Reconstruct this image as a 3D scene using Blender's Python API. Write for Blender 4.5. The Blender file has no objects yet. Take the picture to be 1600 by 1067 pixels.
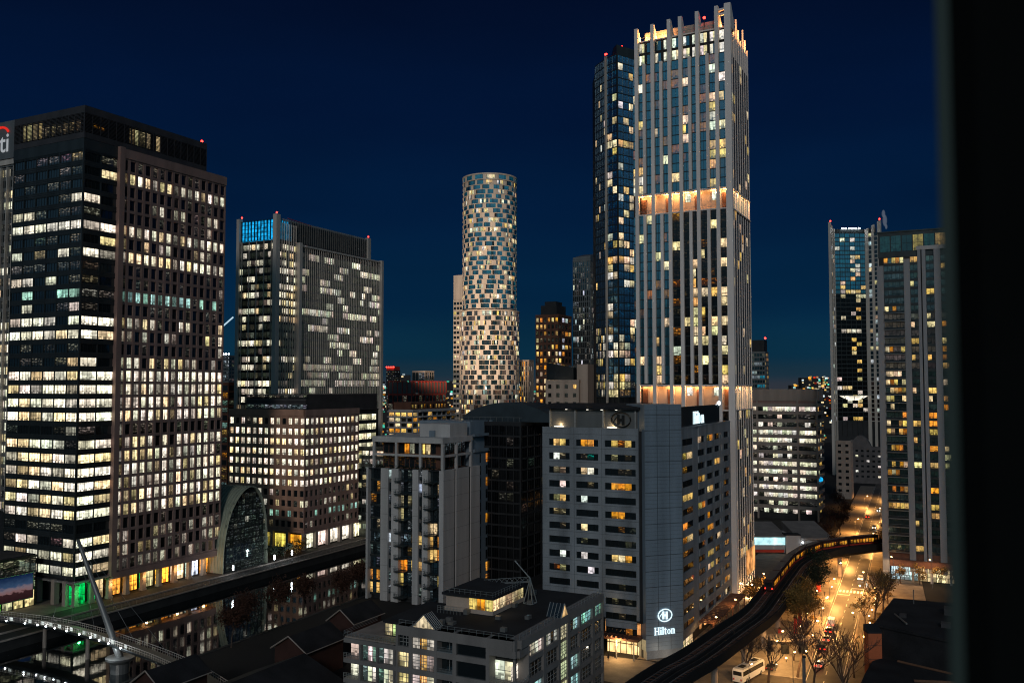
import bpy, bmesh, math, random
from mathutils import Vector, Matrix
rnd = random.Random(11)
U_ = rnd.uniform
scene = bpy.context.scene
COL = scene.collection
EYE = (0.0, 0.0, 68.0)
A = 27.0                                   # heading of the street grid, degrees east of the view axis

# ------------------------------------------------------------------ materials
class NT:
    def __init__(s, name):
        s.m = bpy.data.materials.new(name); s.m.use_nodes = True
        s.t = s.m.node_tree; s.t.nodes.clear()
        s.out = s.n('ShaderNodeOutputMaterial')
    def n(s, k, **kw):
        x = s.t.nodes.new(k)
        for a, v in kw.items():
            if isinstance(v, dict):
                for i, w in v.items(): x.inputs[i].default_value = w
            else: setattr(x, a, v)
        return x
    def l(s, a, b): s.t.links.new(a, b)
    def math(s, op, a, b=None, c=None, clamp=False):
        x = s.n('ShaderNodeMath', operation=op, use_clamp=clamp)
        for i, v in enumerate((a, b, c)):
            if v is None: continue
            if hasattr(v, 'links'): s.l(v, x.inputs[i])
            else: x.inputs[i].default_value = v
        return x.outputs[0]
    def rng(s, v, a, b, c, d):
        x = s.n('ShaderNodeMapRange'); s.l(v, x.inputs[0])
        for i, w in enumerate((a, b, c, d)): x.inputs[i+1].default_value = w
        return x.outputs[0]

def surf(name, col, rough=.8, var=.35, scale=.25, metal=0, spec=.3, col2=None, streak=False, fine=4.0, bump=0):
    N = NT(name)
    p = N.n('ShaderNodeBsdfPrincipled'); N.l(p.outputs[0], N.out.inputs[0])
    tc = N.n('ShaderNodeTexCoord')
    mp = N.n('ShaderNodeMapping'); N.l(tc.outputs['Object'], mp.inputs[0])
    mp.inputs['Scale'].default_value = (1, 1, .12 if streak else 1)
    a = N.n('ShaderNodeTexNoise', inputs={'Scale': scale, 'Detail': 5}); N.l(mp.outputs[0], a.inputs[0])
    b = N.n('ShaderNodeTexNoise', inputs={'Scale': fine, 'Detail': 3}); N.l(tc.outputs['Object'], b.inputs[0])
    f = N.math('ADD', N.math('MULTIPLY', a.outputs[0], .7), N.math('MULTIPLY', b.outputs[0], .3))
    f = N.rng(f, .32, .68, 0, 1)
    mx = N.n('ShaderNodeMix', data_type='RGBA'); N.l(f, mx.inputs[0])
    c2 = col2 or tuple(min(1, c*(1+var)) for c in col); c1 = col if col2 else tuple(c*(1-var) for c in col)
    mx.inputs[6].default_value = (*c1, 1); mx.inputs[7].default_value = (*c2, 1)
    N.l(mx.outputs[2], p.inputs['Base Color'])
    p.inputs['Roughness'].default_value = rough; p.inputs['Metallic'].default_value = metal
    p.inputs['Specular IOR Level'].default_value = spec
    if bump:
        bm_ = N.n('ShaderNodeBump', inputs={'Strength': bump, 'Distance': .1}); N.l(b.outputs[0], bm_.inputs['Height']); N.l(bm_.outputs[0], p.inputs['Normal'])
    return N.m

def window_mat(name, mode='office', sample=False, refl=(.25, .36, .42)):
    """a pane of reflecting glass with a furnished, lit room behind it"""
    N = NT(name)
    p = N.n('ShaderNodeBsdfPrincipled'); N.l(p.outputs[0], N.out.inputs[0])
    at = N.n('ShaderNodeAttribute', attribute_name='wcol')
    c = N.n('ShaderNodeUVMap', uv_map='cell'); m = N.n('ShaderNodeUVMap', uv_map='met')
    sc = N.n('ShaderNodeSeparateXYZ'); N.l(c.outputs[0], sc.inputs[0])
    sm = N.n('ShaderNodeSeparateXYZ'); N.l(m.outputs[0], sm.inputs[0])
    u, v = sc.outputs[0], sc.outputs[1]
    n1 = N.n('ShaderNodeTexNoise', inputs={'Scale': .3, 'Detail': 1}); N.l(m.outputs[0], n1.inputs[0])
    k1 = N.rng(n1.outputs[0], .35, .65, .6, 1.15)
    def cells(sx, sy):                     # blocky random values: blinds, cupboards, people at desks
        cx = N.n('ShaderNodeCombineXYZ'); N.l(N.math('FLOOR', N.math('MULTIPLY', sm.outputs[0], sx)), cx.inputs[0])
        N.l(N.math('FLOOR', N.math('MULTIPLY', v, sy)) if sy else N.math('FLOOR', sm.outputs[2]), cx.inputs[1])
        wn = N.n('ShaderNodeTexWhiteNoise', noise_dimensions='2D'); N.l(cx.outputs[0], wn.inputs['Vector']); return wn.outputs[0]
    st = cells(.95, 0); k2 = N.rng(st, 0, 1, .55, 1.2)
    h = cells(1.5, 5)
    low = N.rng(v, .28, .42, 1, 0)
    k3 = N.math('SUBTRACT', 1, N.math('MULTIPLY', low, N.rng(h, .45, .5, 0, .72)))
    n2 = N.n('ShaderNodeTexNoise', inputs={'Scale': 1.3, 'Detail': 2}); N.l(m.outputs[0], n2.inputs[0])
    k4 = N.math('MULTIPLY', N.rng(v, .68, .78, 1, 1.3), N.rng(n2.outputs[0], .36, .5, .7, 1.05))
    bl = N.math('GREATER_THAN', v, N.rng(cells(.28, 0), 0, .6, .35, 1.2))      # blinds drawn part of the way
    k4 = N.math('MULTIPLY', k4, N.math('SUBTRACT', 1, N.math('MULTIPLY', bl, .42)))
    k = N.math('MULTIPLY', N.math('MULTIPLY', k1, k2), N.math('MULTIPLY', k3, k4))
    # a dim room shows only scattered ceiling lights and reflections
    rgb = N.n('ShaderNodeRGBToBW'); N.l(at.outputs[0], rgb.inputs[0])
    mp4 = N.n('ShaderNodeMapping'); mp4.inputs['Scale'].default_value = (.7, 2.2, 1); N.l(m.outputs[0], mp4.inputs[0]); n4 = N.n('ShaderNodeTexNoise', inputs={'Scale': 1.0, 'Detail': 1}); N.l(mp4.outputs[0], n4.inputs[0])
    sparse = N.math('MULTIPLY', N.rng(N.math('ADD', n4.outputs[0], N.math('MULTIPLY', v, .12)), .62, .72, .12, 2.2), N.rng(v, .1, .3, 0, 1))
    lum = N.rng(rgb.outputs[0], .12, .38, 0, 1)
    mxk = N.n('ShaderNodeMix', data_type='FLOAT'); N.l(lum, mxk.inputs[0])
    if mode in ('flat', 'tint'): k = N.math('MULTIPLY', N.math('MULTIPLY', k1, N.rng(st, 0, 1, .62, 1.12)), N.math('MULTIPLY', k3, N.rng(n2.outputs[0], .38, .55, .6, 1.05)))
    N.l(sparse, mxk.inputs[2]); N.l(k, mxk.inputs[3])
    if mode != 'tint': k = mxk.outputs[0]
    n3 = N.n('ShaderNodeTexNoise', inputs={'Scale': .7, 'Detail': 2}); N.l(m.outputs[0], n3.inputs[0])
    hs = N.n('ShaderNodeHueSaturation', inputs={'Saturation': 1.1}); N.l(at.outputs[0], hs.inputs['Color'])
    N.l(N.rng(n3.outputs[0], .3, .7, .492, .508), hs.inputs['Hue'])
    vm = N.n('ShaderNodeVectorMath', operation='SCALE'); N.l(hs.outputs[0], vm.inputs[0]); N.l(k, vm.inputs['Scale'])
    N.l(vm.outputs[0], p.inputs['Emission Color']); p.inputs['Emission Strength'].default_value = 1
    p.inputs['Base Color'].default_value = (*refl, 1); p.inputs['Metallic'].default_value = .9
    p.inputs['Roughness'].default_value = .06
    nb = N.n('ShaderNodeTexNoise', inputs={'Scale': .12, 'Detail': 1}); N.l(m.outputs[0], nb.inputs[0])
    bp = N.n('ShaderNodeBump', inputs={'Strength': .25, 'Distance': .5}); N.l(nb.outputs[0], bp.inputs['Height']); N.l(bp.outputs[0], p.inputs['Normal'])
    N.m.cycles.emission_sampling = 'AUTO' if sample else 'NONE'
    return N.m

def glow(name, col, s, sample=False, var=0, scale=.3):
    N = NT(name); e = N.n('ShaderNodeEmission', inputs={'Color': (*col, 1), 'Strength': s}); N.l(e.outputs[0], N.out.inputs[0])
    if var:
        tc = N.n('ShaderNodeTexCoord'); a = N.n('ShaderNodeTexNoise', inputs={'Scale': scale, 'Detail': 3}); N.l(tc.outputs['Object'], a.inputs[0])
        N.l(N.rng(a.outputs[0], .35, .65, s*(1-var), s*(1+var)), e.inputs['Strength'])
    N.m.cycles.emission_sampling = 'AUTO' if sample else 'NONE'
    return N.m

M = {}
M['win'] = window_mat('office_glass', refl=(.10, .135, .15)); M['apt'] = window_mat('flat_glass', 'flat', refl=(.10, .14, .16)); M['paleglass'] = window_mat('pale_green_glass', refl=(.26, .31, .28)); M['blackglass'] = window_mat('black_glass', 'flat', refl=(.035, .04, .045))
M['blueglass'] = window_mat('blue_glass', 'tint', refl=(.125, .26, .33)); M['tintglass'] = window_mat('faint_glow_glass', 'tint', refl=(.08, .12, .13))  # tint mode: even faint emission standing in for reflected and room light
M['shop'] = window_mat('shop_glass', 'office', True, (.1, .1, .1))
M['bar'] = surf('dark_frame', (.018, .02, .021), .4, metal=.3)
M['ltbar'] = surf('pale_frame', (.3, .3, .29), .5)
M['brownstone'] = surf('brown_stone', (.27, .17, .145), .7, .25, streak=True)
M['litstone'] = surf('brown_stone_lit', (.46, .26, .18), .8, .25)  # lighter copy of brown stone; warm light on the left face put into colour
M['darkbrick'] = surf('dark_brick', (.13, .06, .04), .85, .3)
M['darkmetal'] = surf('dark_teal_cladding', (.05, .058, .06), .35, .3, metal=.5, streak=True)
M['louvre'] = surf('dark_louvre', (.045, .042, .045), .5, .3)
M['core'] = surf('dark_core', (.022, .023, .025), .6, .3)
M['roof'] = surf('roof_felt', (.02, .022, .026), .9, .5, scale=.15)
M['steel'] = surf('pale_steel_fin', (.58, .52, .46), .5, .2, metal=.1, streak=True)
M['dksteel'] = surf('grey_steel_fin', (.2, .2, .195), .4, .15, metal=.4, streak=True)
M['whitepanel'] = surf('white_panel', (.66, .55, .45), .5, .25, streak=True)
M['whiteclad'] = surf('pale_render', (.4, .39, .39), .8, .15, streak=True)
M['hilton'] = surf('grey_panel', (.23, .25, .27), .7, .4, streak=True)
M['hilfin'] = surf('blue_grey_panel', (.2, .25, .30), .45, .26, metal=.1, streak=True)
M['groove'] = surf('panel_joint', (.03, .035, .04), .8)
M['fin'] = surf('white_stone_fin', (.82, .73, .68), .7, .16, streak=True)
M['beige'] = surf('beige_render', (.48, .38, .31), .8, .2, streak=True)
M['lowconc'] = surf('grey_concrete', (.21, .195, .185), .8, .22, streak=True)
M['conc'] = surf('pale_concrete', (.30, .25, .215), .85, .25, streak=True)
M['rail'] = surf('grey_railing', (.35, .38, .38), .4, .1, metal=.5)
M['asphalt'] = surf('asphalt', (.05, .048, .046), .85, .35, scale=.2, bump=.3)
M['ground'] = surf('city_ground', (.016, .015, .015), .95, .4, scale=.03)
M['paving'] = surf('pale_paving', (.2, .165, .13), .8, .3, scale=.3, fine=2)
M['quay'] = surf('quay_paving', (.04, .036, .033), .85, .35)
M['quaywall'] = surf('quay_wall', (.03, .03, .03), .9, .4)
M['paint'] = surf('road_paint', (.75, .73, .68), .7, .15)
M['redpaint'] = surf('red_paint', (.5, .05, .03), .5, .2)
M['orangepaint'] = surf('orange_render', (.5, .13, .05), .7, .2)
M['viaduct'] = surf('viaduct_concrete', (.012, .012, .012), .85, .3)
M['railsteel'] = surf('rail_steel', (.4, .4, .4), .35, .1, metal=.8)
M['bark'] = surf('bark', (.09, .06, .045), .95, .35, scale=2)
M['leaf'] = surf('leaf', (.08, .055, .02), .7, .5, scale=.8, col2=(.30, .17, .04))  # amber lamplight is put into the lighter leaf tone
M['leafdark'] = surf('leaf_dark', (.02, .03, .018), .8, .5, scale=.8)
M['leafred'] = surf('leaf_red', (.06, .024, .014), .8, .5, scale=.8)
M['carpaint_w'] = surf('white_car_paint', (.7, .7, .7), .3, .05, spec=.5)
M['carpaint_d'] = surf('dark_car_paint', (.03, .03, .035), .3, .1, spec=.5)
M['carpaint_s'] = surf('silver_car_paint', (.35, .36, .37), .3, .05, metal=.5)
M['carglass'] = surf('car_glass', (.015, .017, .02), .08, .1, spec=.6)
M['tyre'] = surf('tyre', (.015, .015, .015), .9)
M['skin'] = surf('skin', (.45, .28, .2), .6, .1)
M['coat'] = surf('dark_coat', (.02, .02, .025), .9)
M['coatred'] = surf('red_coat', (.25, .03, .03), .9)
M['trouser'] = surf('trousers', (.018, .02, .03), .9)
M['jamb'] = surf('window_frame_metal', (.005, .006, .006), .9, .2, scale=4, spec=.05)
M['beacon'] = glow('red_beacon', (1, .03, .02), 9)
M['lamp'] = glow('sodium_lamp', (1, .55, .18), 26)
M['whitelamp'] = glow('white_lamp', (.85, .95, 1), 16)
M['tail'] = glow('tail_lamp', (1, .02, .01), 9)
M['headlamp'] = glow('head_lamp', (1, .92, .75), 14)
M['sign'] = glow('white_sign', (.72, .93, 1), 1.35)
M['redsign'] = glow('red_sign', (.8, .03, .02), .9)
M['cyan'] = glow('cyan_light', (.01, .36, .75), 1.0, var=.6, scale=.6)
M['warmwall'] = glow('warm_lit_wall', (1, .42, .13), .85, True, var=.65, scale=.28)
M['warmsoffit'] = glow('warm_lit_soffit', (1, .55, .22), 1.1, True, var=.3)
M['hotwhite'] = glow('bright_white_interior', (1, .92, .78), 1.6, True, var=.3)
M['cyanband'] = glow('cyan_white_band', (.55, .95, 1), 1.3, True, var=.4)
M['greenlight'] = glow('green_light', (.02, .75, .16), .8, True, var=.5)
M['tentwhite'] = glow('lit_tent_fabric', (1, .92, .78), .95, False, var=.2)

def water_mat():
    N = NT('dock_water'); p = N.n('ShaderNodeBsdfPrincipled'); N.l(p.outputs[0], N.out.inputs[0])
    p.inputs['Base Color'].default_value = (.004, .006, .007, 1); p.inputs['Roughness'].default_value = .035
    p.inputs['IOR'].default_value = 1.8; p.inputs['Specular IOR Level'].default_value = 1.0
    tc = N.n('ShaderNodeTexCoord'); a = N.n('ShaderNodeTexNoise', inputs={'Scale': .35, 'Detail': 3}); N.l(tc.outputs['Object'], a.inputs[0])
    b = N.n('ShaderNodeBump', inputs={'Strength': .10, 'Distance': .10}); N.l(a.outputs[0], b.inputs['Height']); N.l(b.outputs[0], p.inputs['Normal'])
    return N.m
M['water'] = water_mat()

def screen_mat():
    """the dusk skyline picture shown on the big outdoor screen"""
    N = NT('screen_picture'); e = N.n('ShaderNodeEmission'); N.l(e.outputs[0], N.out.inputs[0])
    c = N.n('ShaderNodeUVMap', uv_map='cell'); s = N.n('ShaderNodeSeparateXYZ'); N.l(c.outputs[0], s.inputs[0])
    r = N.n('ShaderNodeValToRGB'); cr = r.color_ramp
    cr.elements[0].position = 0; cr.elements[0].color = (.03, .012, .014, 1)
    cr.elements[1].position = 1; cr.elements[1].color = (.004, .018, .07, 1)
    for po, co in ((.3, (.05, .02, .022)), (.34, (.3, .16, .16)), (.5, (.26, .2, .24)), (.6, (.05, .1, .2))):
        q = cr.elements.new(po); q.color = (*co, 1)
    n = N.n('ShaderNodeTexNoise', inputs={'Scale': 9, 'Detail': 3}); N.l(c.outputs[0], n.inputs[0])
    N.l(N.math('ADD', s.outputs[1], N.rng(n.outputs[0], .3, .7, -.06, .06)), r.inputs[0])
    N.l(r.outputs[0], e.inputs[0]); e.inputs[1].default_value = .6
    N.m.cycles.emission_sampling = 'NONE'
    return N.m
M['screen'] = screen_mat()

# ------------------------------------------------------------------ mesh helpers
class Frame:
    """a vertical plane: starts at p, runs along the heading h; n points out of the building"""
    def __init__(s, p, h):
        s.p = p; r = math.radians(h); s.d = (math.sin(r), math.cos(r)); s.n = (math.cos(r), -math.sin(r))
    def w(s, t, o, z): return (s.p[0]+s.d[0]*t+s.n[0]*o, s.p[1]+s.d[1]*t+s.n[1]*o, z)

def UV(C, u, v, a=A):
    r = math.radians(a); return (C[0]+u*math.sin(r)-v*math.cos(r), C[1]+u*math.cos(r)+v*math.sin(r))
def rect(C, u0, u1, v0, v1, a=A): return [UV(C, u0, v0, a), UV(C, u1, v0, a), UV(C, u1, v1, a), UV(C, u0, v1, a)]

class MB:
    def __init__(s): s.v = []; s.f = []; s.mi = []; s.col = {}; s.cell = {}; s.met = {}
    def face(s, pts, mi=0, col=None, cell=None, met=None):
        k = len(s.v); s.v += pts; s.f.append(tuple(range(k, k+len(pts)))); s.mi.append(mi)
        i = len(s.f)-1
        if col: s.col[i] = col
        if cell: s.cell[i] = cell
        if met: s.met[i] = met
    def hexa(s, p, mi=0):
        k = len(s.v); s.v += p
        for q in ((0, 3, 2, 1), (4, 5, 6, 7), (0, 1, 5, 4), (1, 2, 6, 5), (2, 3, 7, 6), (3, 0, 4, 7)):
            s.f.append(tuple(k+j for j in q)); s.mi.append(mi)
    def box(s, F, s0, s1, o0, o1, z0, z1, mi=0):
        s.hexa([F.w(s0, o1, z0), F.w(s1, o1, z0), F.w(s1, o0, z0), F.w(s0, o0, z0), F.w(s0, o1, z1), F.w(s1, o1, z1), F.w(s1, o0, z1), F.w(s0, o0, z1)], mi)
    def prism(s, poly, z0, z1, mi=0):
        n = len(poly); k = len(s.v)
        zt = z1 if isinstance(z1, (list, tuple)) else [z1]*n
        s.v += [(x, y, z0) for x, y in poly]+[(x, y, zt[i]) for i, (x, y) in enumerate(poly)]
        s.f.append(tuple(k+n-1-i for i in range(n))); s.f.append(tuple(k+n+i for i in range(n))); s.mi += [mi, mi]
        for i in range(n):
            j = (i+1) % n; s.f.append((k+i, k+j, k+n+j, k+n+i)); s.mi.append(mi)
    def tube(s, pts, rad, n=6, mi=0, cap=True):
        if not isinstance(rad, (list, tuple)): rad = [rad]*len(pts)
        rings = []
        for i, p in enumerate(pts):
            a = Vector(pts[max(0, i-1)]); b = Vector(pts[min(len(pts)-1, i+1)]); t = (b-a)
            if t.length < 1e-6: t = Vector((0, 0, 1))
            t.normalize(); x = t.cross(Vector((0, 0, 1)) if abs(t.z) < .9 else Vector((1, 0, 0))).normalized(); y = t.cross(x)
            k = len(s.v); rings.append(k)
            for j in range(n):
                q = 2*math.pi*j/n; s.v.append(tuple(Vector(p)+(x*math.cos(q)+y*math.sin(q))*rad[i]))
        for a, b in zip(rings, rings[1:]):
            for j in range(n):
                j2 = (j+1) % n; s.f.append((a+j, b+j, b+j2, a+j2)); s.mi.append(mi)
        if cap:
            s.f.append(tuple(rings[0]+j for j in range(n))); s.f.append(tuple(rings[-1]+n-1-j for j in range(n))); s.mi += [mi, mi]
    def ball(s, c, r, n=8, mi=0, sq=1.0):
        k = len(s.v); R = n//2
        for i in range(R+1):
            t = math.pi*i/R
            for j in range(n):
                q = 2*math.pi*j/n; s.v.append((c[0]+r*math.sin(t)*math.cos(q), c[1]+r*math.sin(t)*math.sin(q), c[2]+r*sq*math.cos(t)))
        for i in range(R):
            for j in range(n):
                j2 = (j+1) % n; s.f.append((k+i*n+j, k+(i+1)*n+j, k+(i+1)*n+j2, k+i*n+j2)); s.mi.append(mi)
    def build(s, name, mats, parent=None, org=(0, 0, 0), loc=None, smooth=False):
        if not isinstance(mats, (list, tuple)): mats = [mats]
        me = bpy.data.meshes.new(name)
        me.from_pydata([(x-org[0], y-org[1], z-org[2]) for x, y, z in s.v], [], s.f)
        for m in mats: me.materials.append(m)
        me.polygons.foreach_set('material_index', s.mi)
        if s.col:
            a = me.attributes.new('wcol', 'FLOAT_COLOR', 'FACE')
            for i, c in s.col.items(): a.data[i].color = (*c, 1)
            for nm, d in (('cell', s.cell), ('met', s.met)):
                l = me.uv_layers.new(name=nm)
                for i, uv in d.items():
                    for j, li in enumerate(me.polygons[i].loop_indices): l.data[li].uv = uv[j]
        elif s.cell:
            l = me.uv_layers.new(name='cell')
            for i, uv in s.cell.items():
                for j, li in enumerate(me.polygons[i].loop_indices): l.data[li].uv = uv[j]
        if smooth: me.polygons.foreach_set('use_smooth', [True]*len(s.f))
        me.update()
        o = bpy.data.objects.new(name, me); COL.objects.link(o)
        if parent: o.parent = parent
        else: o.location = loc if loc else org
        return o

def tag(o, label=None, cat=None, group=None, kind=None):
    if label: o['label'] = label
    if cat: o['category'] = cat
    if group: o['group'] = group
    if kind: o['kind'] = kind
    return o
def thing(name, label, cat, loc, group=None, rz=0):
    o = bpy.data.objects.new(name, None); COL.objects.link(o); o.location = loc; o.rotation_euler = (0, 0, rz)
    o.empty_display_size = .5
    return tag(o, label, cat, group)
def kids(o): return [c for c in bpy.data.objects if c.parent == o]
def dup(o, loc, rz=None, label=None, parent=None):
    c = o.copy(); COL.objects.link(c)
    if parent: c.parent = parent
    else:
        c.location = loc
        if rz is not None: c.rotation_euler = (0, 0, rz)
        if label: c['label'] = label
    for k in kids(o):
        dup(k, None, parent=c)
    return c

WHITE = (1, .93, .74); WARM = (1, .80, .46); YEL = (1, .66, .24); ORA = (1, .43, .12); COOL = (.8, .95, 1); TEAL = (.42, .72, .62)
def jit(c, k, j=.12): return tuple(max(0, x*k*U_(1-j, 1+j)) for x in c)

def textmesh(name, body, size, F, s, z, o, mat, parent, org, align='CENTER', bold=0, depth=.06):
    cu = bpy.data.curves.new('lettering', 'FONT'); cu.body = body; cu.size = size; cu.align_x = align; cu.extrude = depth; cu.offset = bold
    ob = bpy.data.objects.new('lettering', cu); me = bpy.data.meshes.new_from_object(ob)
    bpy.data.objects.remove(ob); bpy.data.curves.remove(cu)
    for v in me.vertices:
        x, y, q = v.co; w = F.w(s+x, o+q, z+y); v.co = (w[0]-org[0], w[1]-org[1], w[2]-org[2])
    me.materials.clear(); me.materials.append(mat); me.name = name
    r = bpy.data.objects.new(name, me); COL.objects.link(r); r.parent = parent
    return r

def serif(F, s, z, size, o, mb):
    def bx(x0, x1, z0, z1): mb.box(F, s+x0*size, s+x1*size, o, o+.14, z+z0*size, z+z1*size)
    x = 0
    for g in 'Hilton':
        if g == 'H': B = [(.06, .25, .06, .94), (.55, .74, .06, .94), (0, .31, 0, .07), (.49, .8, 0, .07), (0, .31, .93, 1), (.49, .8, .93, 1), (.25, .55, .45, .54)]; a = .85
        elif g in 'il': B = [(.06, .23, .06, 1 if g == 'l' else .68), (0, .29, 0, .065), (0, .06, .94, 1) if g == 'l' else (0, .06, .62, .68)]+([(.06, .23, .8, .97)] if g == 'i' else []); a = .33
        elif g == 't': B = [(.08, .25, .06, .86), (0, .08, .61, .68), (.25, .38, .61, .68), (.13, .37, 0, .08)]; a = .4
        elif g == 'o':
            B = []; n = 20
            P = [[(x+.29+r1*math.cos(6.2832*i/n), .335+r2*math.sin(6.2832*i/n)) for i in range(n)] for r1, r2 in ((.27, .35), (.10, .26))]
            for i in range(n):
                j = (i+1) % n; q = [P[0][i], P[0][j], P[1][j], P[1][i]]
                mb.face([F.w(s+u*size, o+.14, z+v*size) for u, v in q])
            a = .6
        else: B = [(.06, .23, .06, .68), (.43, .6, .06, .56), (0, .29, 0, .065), (.38, .66, 0, .065), (0, .06, .62, .68), (.23, .55, .58, .68)]; a = .7
        for q in B: bx(q[0]+x, q[1]+x, q[2], q[3])
        x += a
    return x*size
class Bld:
    def __init__(b, name, label, C, cat='building', group=None):
        b.org = (C[0], C[1], 0); b.root = thing(name, label, cat, b.org, group); b.parts = {}; b.wins = []; b.wm = 'win'; b.bar = 'bar'
    def mb(b, part, mat):
        k = (part, mat)
        if k not in b.parts: b.parts[k] = MB()
        return b.parts[k]
    def one(b, part, mat, parent=None):
        """a part of its own: fill it, then it is linked by finish()"""
        m = MB(); b.parts[(part, mat, len(b.parts))] = m; return m
    def win(b, F, s0, s1, z0, z1, o=-.3, col=None, bars=(0, 0), panes=None, bw=.07, mat=None):
        b.wins.append((F, s0, s1, z0, z1, o, panes or [(0, 1, col)], bars, bw, mat or b.wm))
    def _w(b, mb, w):
        F, s0, s1, z0, z1, o, panes, bars, bw, _ = w
        W = s1-s0
        for a, c, col in panes:
            col = col or (0, 0, 0)
            ox, oy = U_(0, 90), U_(0, 90); x0, x1 = s0+a*W, s0+c*W
            mb.face([F.w(x0, o, z0), F.w(x1, o, z0), F.w(x1, o, z1), F.w(x0, o, z1)], 0, tuple(max(1e-5, q) for q in col),
                    [(0, 0), (1, 0), (1, 1), (0, 1)], [(ox, oy), (ox+x1-x0, oy), (ox+x1-x0, oy+z1-z0), (ox, oy+z1-z0)])
            if a > 0: mb.box(F, x0-bw/2, x0+bw/2, o-.05, o+.08, z0, z1, 1)
        nv, nh = bars
        for i in range(nv):
            x = s0+W*(i+1)/(nv+1); mb.box(F, x-bw/2, x+bw/2, o-.05, o+.08, z0, z1, 1)
        for i in range(nh):
            z = z0+(z1-z0)*(i+1)/(nh+1); mb.box(F, s0, s1, o-.05, o+.07, z-bw/2, z+bw/2, 1)
    def finish(b, n=100):
        for k, m in b.parts.items():
            if m.f:
                o = m.build(k[0], M[k[1]], b.root, b.org)
                if k[0] == 'terrace_planting': o['kind'] = 'stuff'
        def size(w):
            F, s0, s1, z0, z1, o = w[:6]; c = F.w((s0+s1)/2, o, (z0+z1)/2)
            dx, dy, dz = EYE[0]-c[0], EYE[1]-c[1], EYE[2]-c[2]; r = math.sqrt(dx*dx+dy*dy+dz*dz)
            return (s1-s0)*(z1-z0)*max(.01, (dx*F.n[0]+dy*F.n[1])/r)/r/r
        ws = sorted(b.wins, key=size, reverse=True)
        for w in ws[:n]:
            m = MB(); b._w(m, w); m.build('window', [M[w[9]], M[b.bar]], b.root, b.org)
        rest = {}
        for w in ws[n:]: rest.setdefault(w[9], []).append(w)
        for mt, L in rest.items():
            m = MB()
            for w in L: b._w(m, w)
            o = m.build('windows_beyond', [M[mt], M[b.bar]], b.root, b.org); o['kind'] = 'stuff'
        return b.root
    def grid(b, F, s0, s1, z0, z1, nf, nb, pier=.5, band=1.0, lit=None, po=-.35, o1=0., depth=.55, bars=(0, 0), mat='brownstone', part='facade_frame', bando=-.07, dark=None, topband=None, wmat=None, fins=0, ext=.03):
        fr = b.mb(part, mat); cw = (s1-s0)/nb; fh = (z1-z0)/nf
        if pier:
            for i in range(nb+1):
                x = s0+i*cw; a, c = max(s0-ext, x-pier/2), min(s1+ext, x+pier/2)
                fr.box(F, a, c, -depth, o1, z0-.02, z1+.02)
        if band:
            for k in range(nf+1):
                z = z0+k*fh; a, c = max(z0, z-band/2), min(z1, z+band/2)
                if k == nf and topband: a = z1-topband
                fr.box(F, s0, s1, -depth+.01, o1+bando, a, c)
                for q in range(fins):
                    zz = a+(c-a)*(q+.5)/fins
                    fr.box(F, s0, s1, -.2, o1+bando+.13, zz-.06, zz+.06)
        for k in range(nf):
            for i in range(nb):
                c = lit(nf-1-k, i) if lit else None
                if c is None and dark: c = dark(nf-1-k, i)
                b.win(F, s0+i*cw+pier/2, s0+(i+1)*cw-pier/2, z0+k*fh+band/2, z0+(k+1)*fh-band/2, po+o1, c, bars, mat=wmat)

def glim(p=.35, k=.12, c=WHITE):
    return lambda a, i: jit(c, U_(.3, 1)*k, .3) if rnd.random() < p else None
def levels(L, base=WHITE, alt=None, k=1.35, teal=()):
    def f(r, i):
        l = L[min(r, len(L)-1)]
        if rnd.random() < min(1., l*1.15+.02):
            c = base if rnd.random() < .72 or not alt else alt
            if r in teal: c = TEAL
            return jit(c, k*(.35+.75*l)*(U_(.75, 1.25) if rnd.random() < .72 else U_(.2, .6)), .07)
        return jit(base, U_(.02, .12)) if rnd.random() < .3 else None
    return f
def scatter(p, cols, k=1.2, dim=.15):
    def f(r, i):
        q = rnd.random()
        if q < p: return jit(rnd.choice(cols), k*U_(.45, 1.2))
        if q < p+dim: return jit(rnd.choice(cols), U_(.04, .2))
    return f
def runs(p, ln, cols, k=1.2):
    st = {}
    def f(r, i):
        key = r
        if key not in st or st[key][0] <= 0: st[key] = [rnd.randint(1, ln), rnd.random() < p, rnd.choice(cols), U_(.6, 1.2)]
        st[key][0] -= 1
        if st[key][1]: return jit(st[key][2], k*st[key][3]*U_(.75, 1.15))
        return jit(WHITE, U_(.02, .08)) if rnd.random() < .2 else None
    return f
def beacon(b, x, y, z, h=1.2, r=.45):
    m = b.one('beacon', 'beacon'); m.ball((x, y, z+h), r); p = b.one('beacon_mast', 'bar'); p.tube([(x, y, z-.3), (x, y, z+h-.2)], .12)


def spot_light(name, loc, power, col=(1, .55, .2), r=.35):
    l = bpy.data.lights.new(name, 'POINT'); l.energy = power; l.color = col; l.shadow_soft_size = r
    o = bpy.data.objects.new(name, l); COL.objects.link(o); o.location = loc; return o
def flood(loc, target, power, col, cone=50):
    l = bpy.data.lights.new('aimed_spot', 'SPOT'); l.energy = power; l.color = col; l.spot_size = math.radians(cone); l.spot_blend = .6 if cone < 120 else .25; l.shadow_soft_size = 2 if cone < 120 else .25
    o = bpy.data.objects.new('aimed_spot', l); COL.objects.link(o); o.location = loc; o.rotation_euler = (Vector(target)-Vector(loc)).to_track_quat('-Z', 'Y').to_euler(); return o
M['dullpanel'] = surf('dull_panel', (.14, .11, .10), .8, .2)
M['dimsign'] = glow('dim_sign', (.8, .85, .9), .42)
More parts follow.
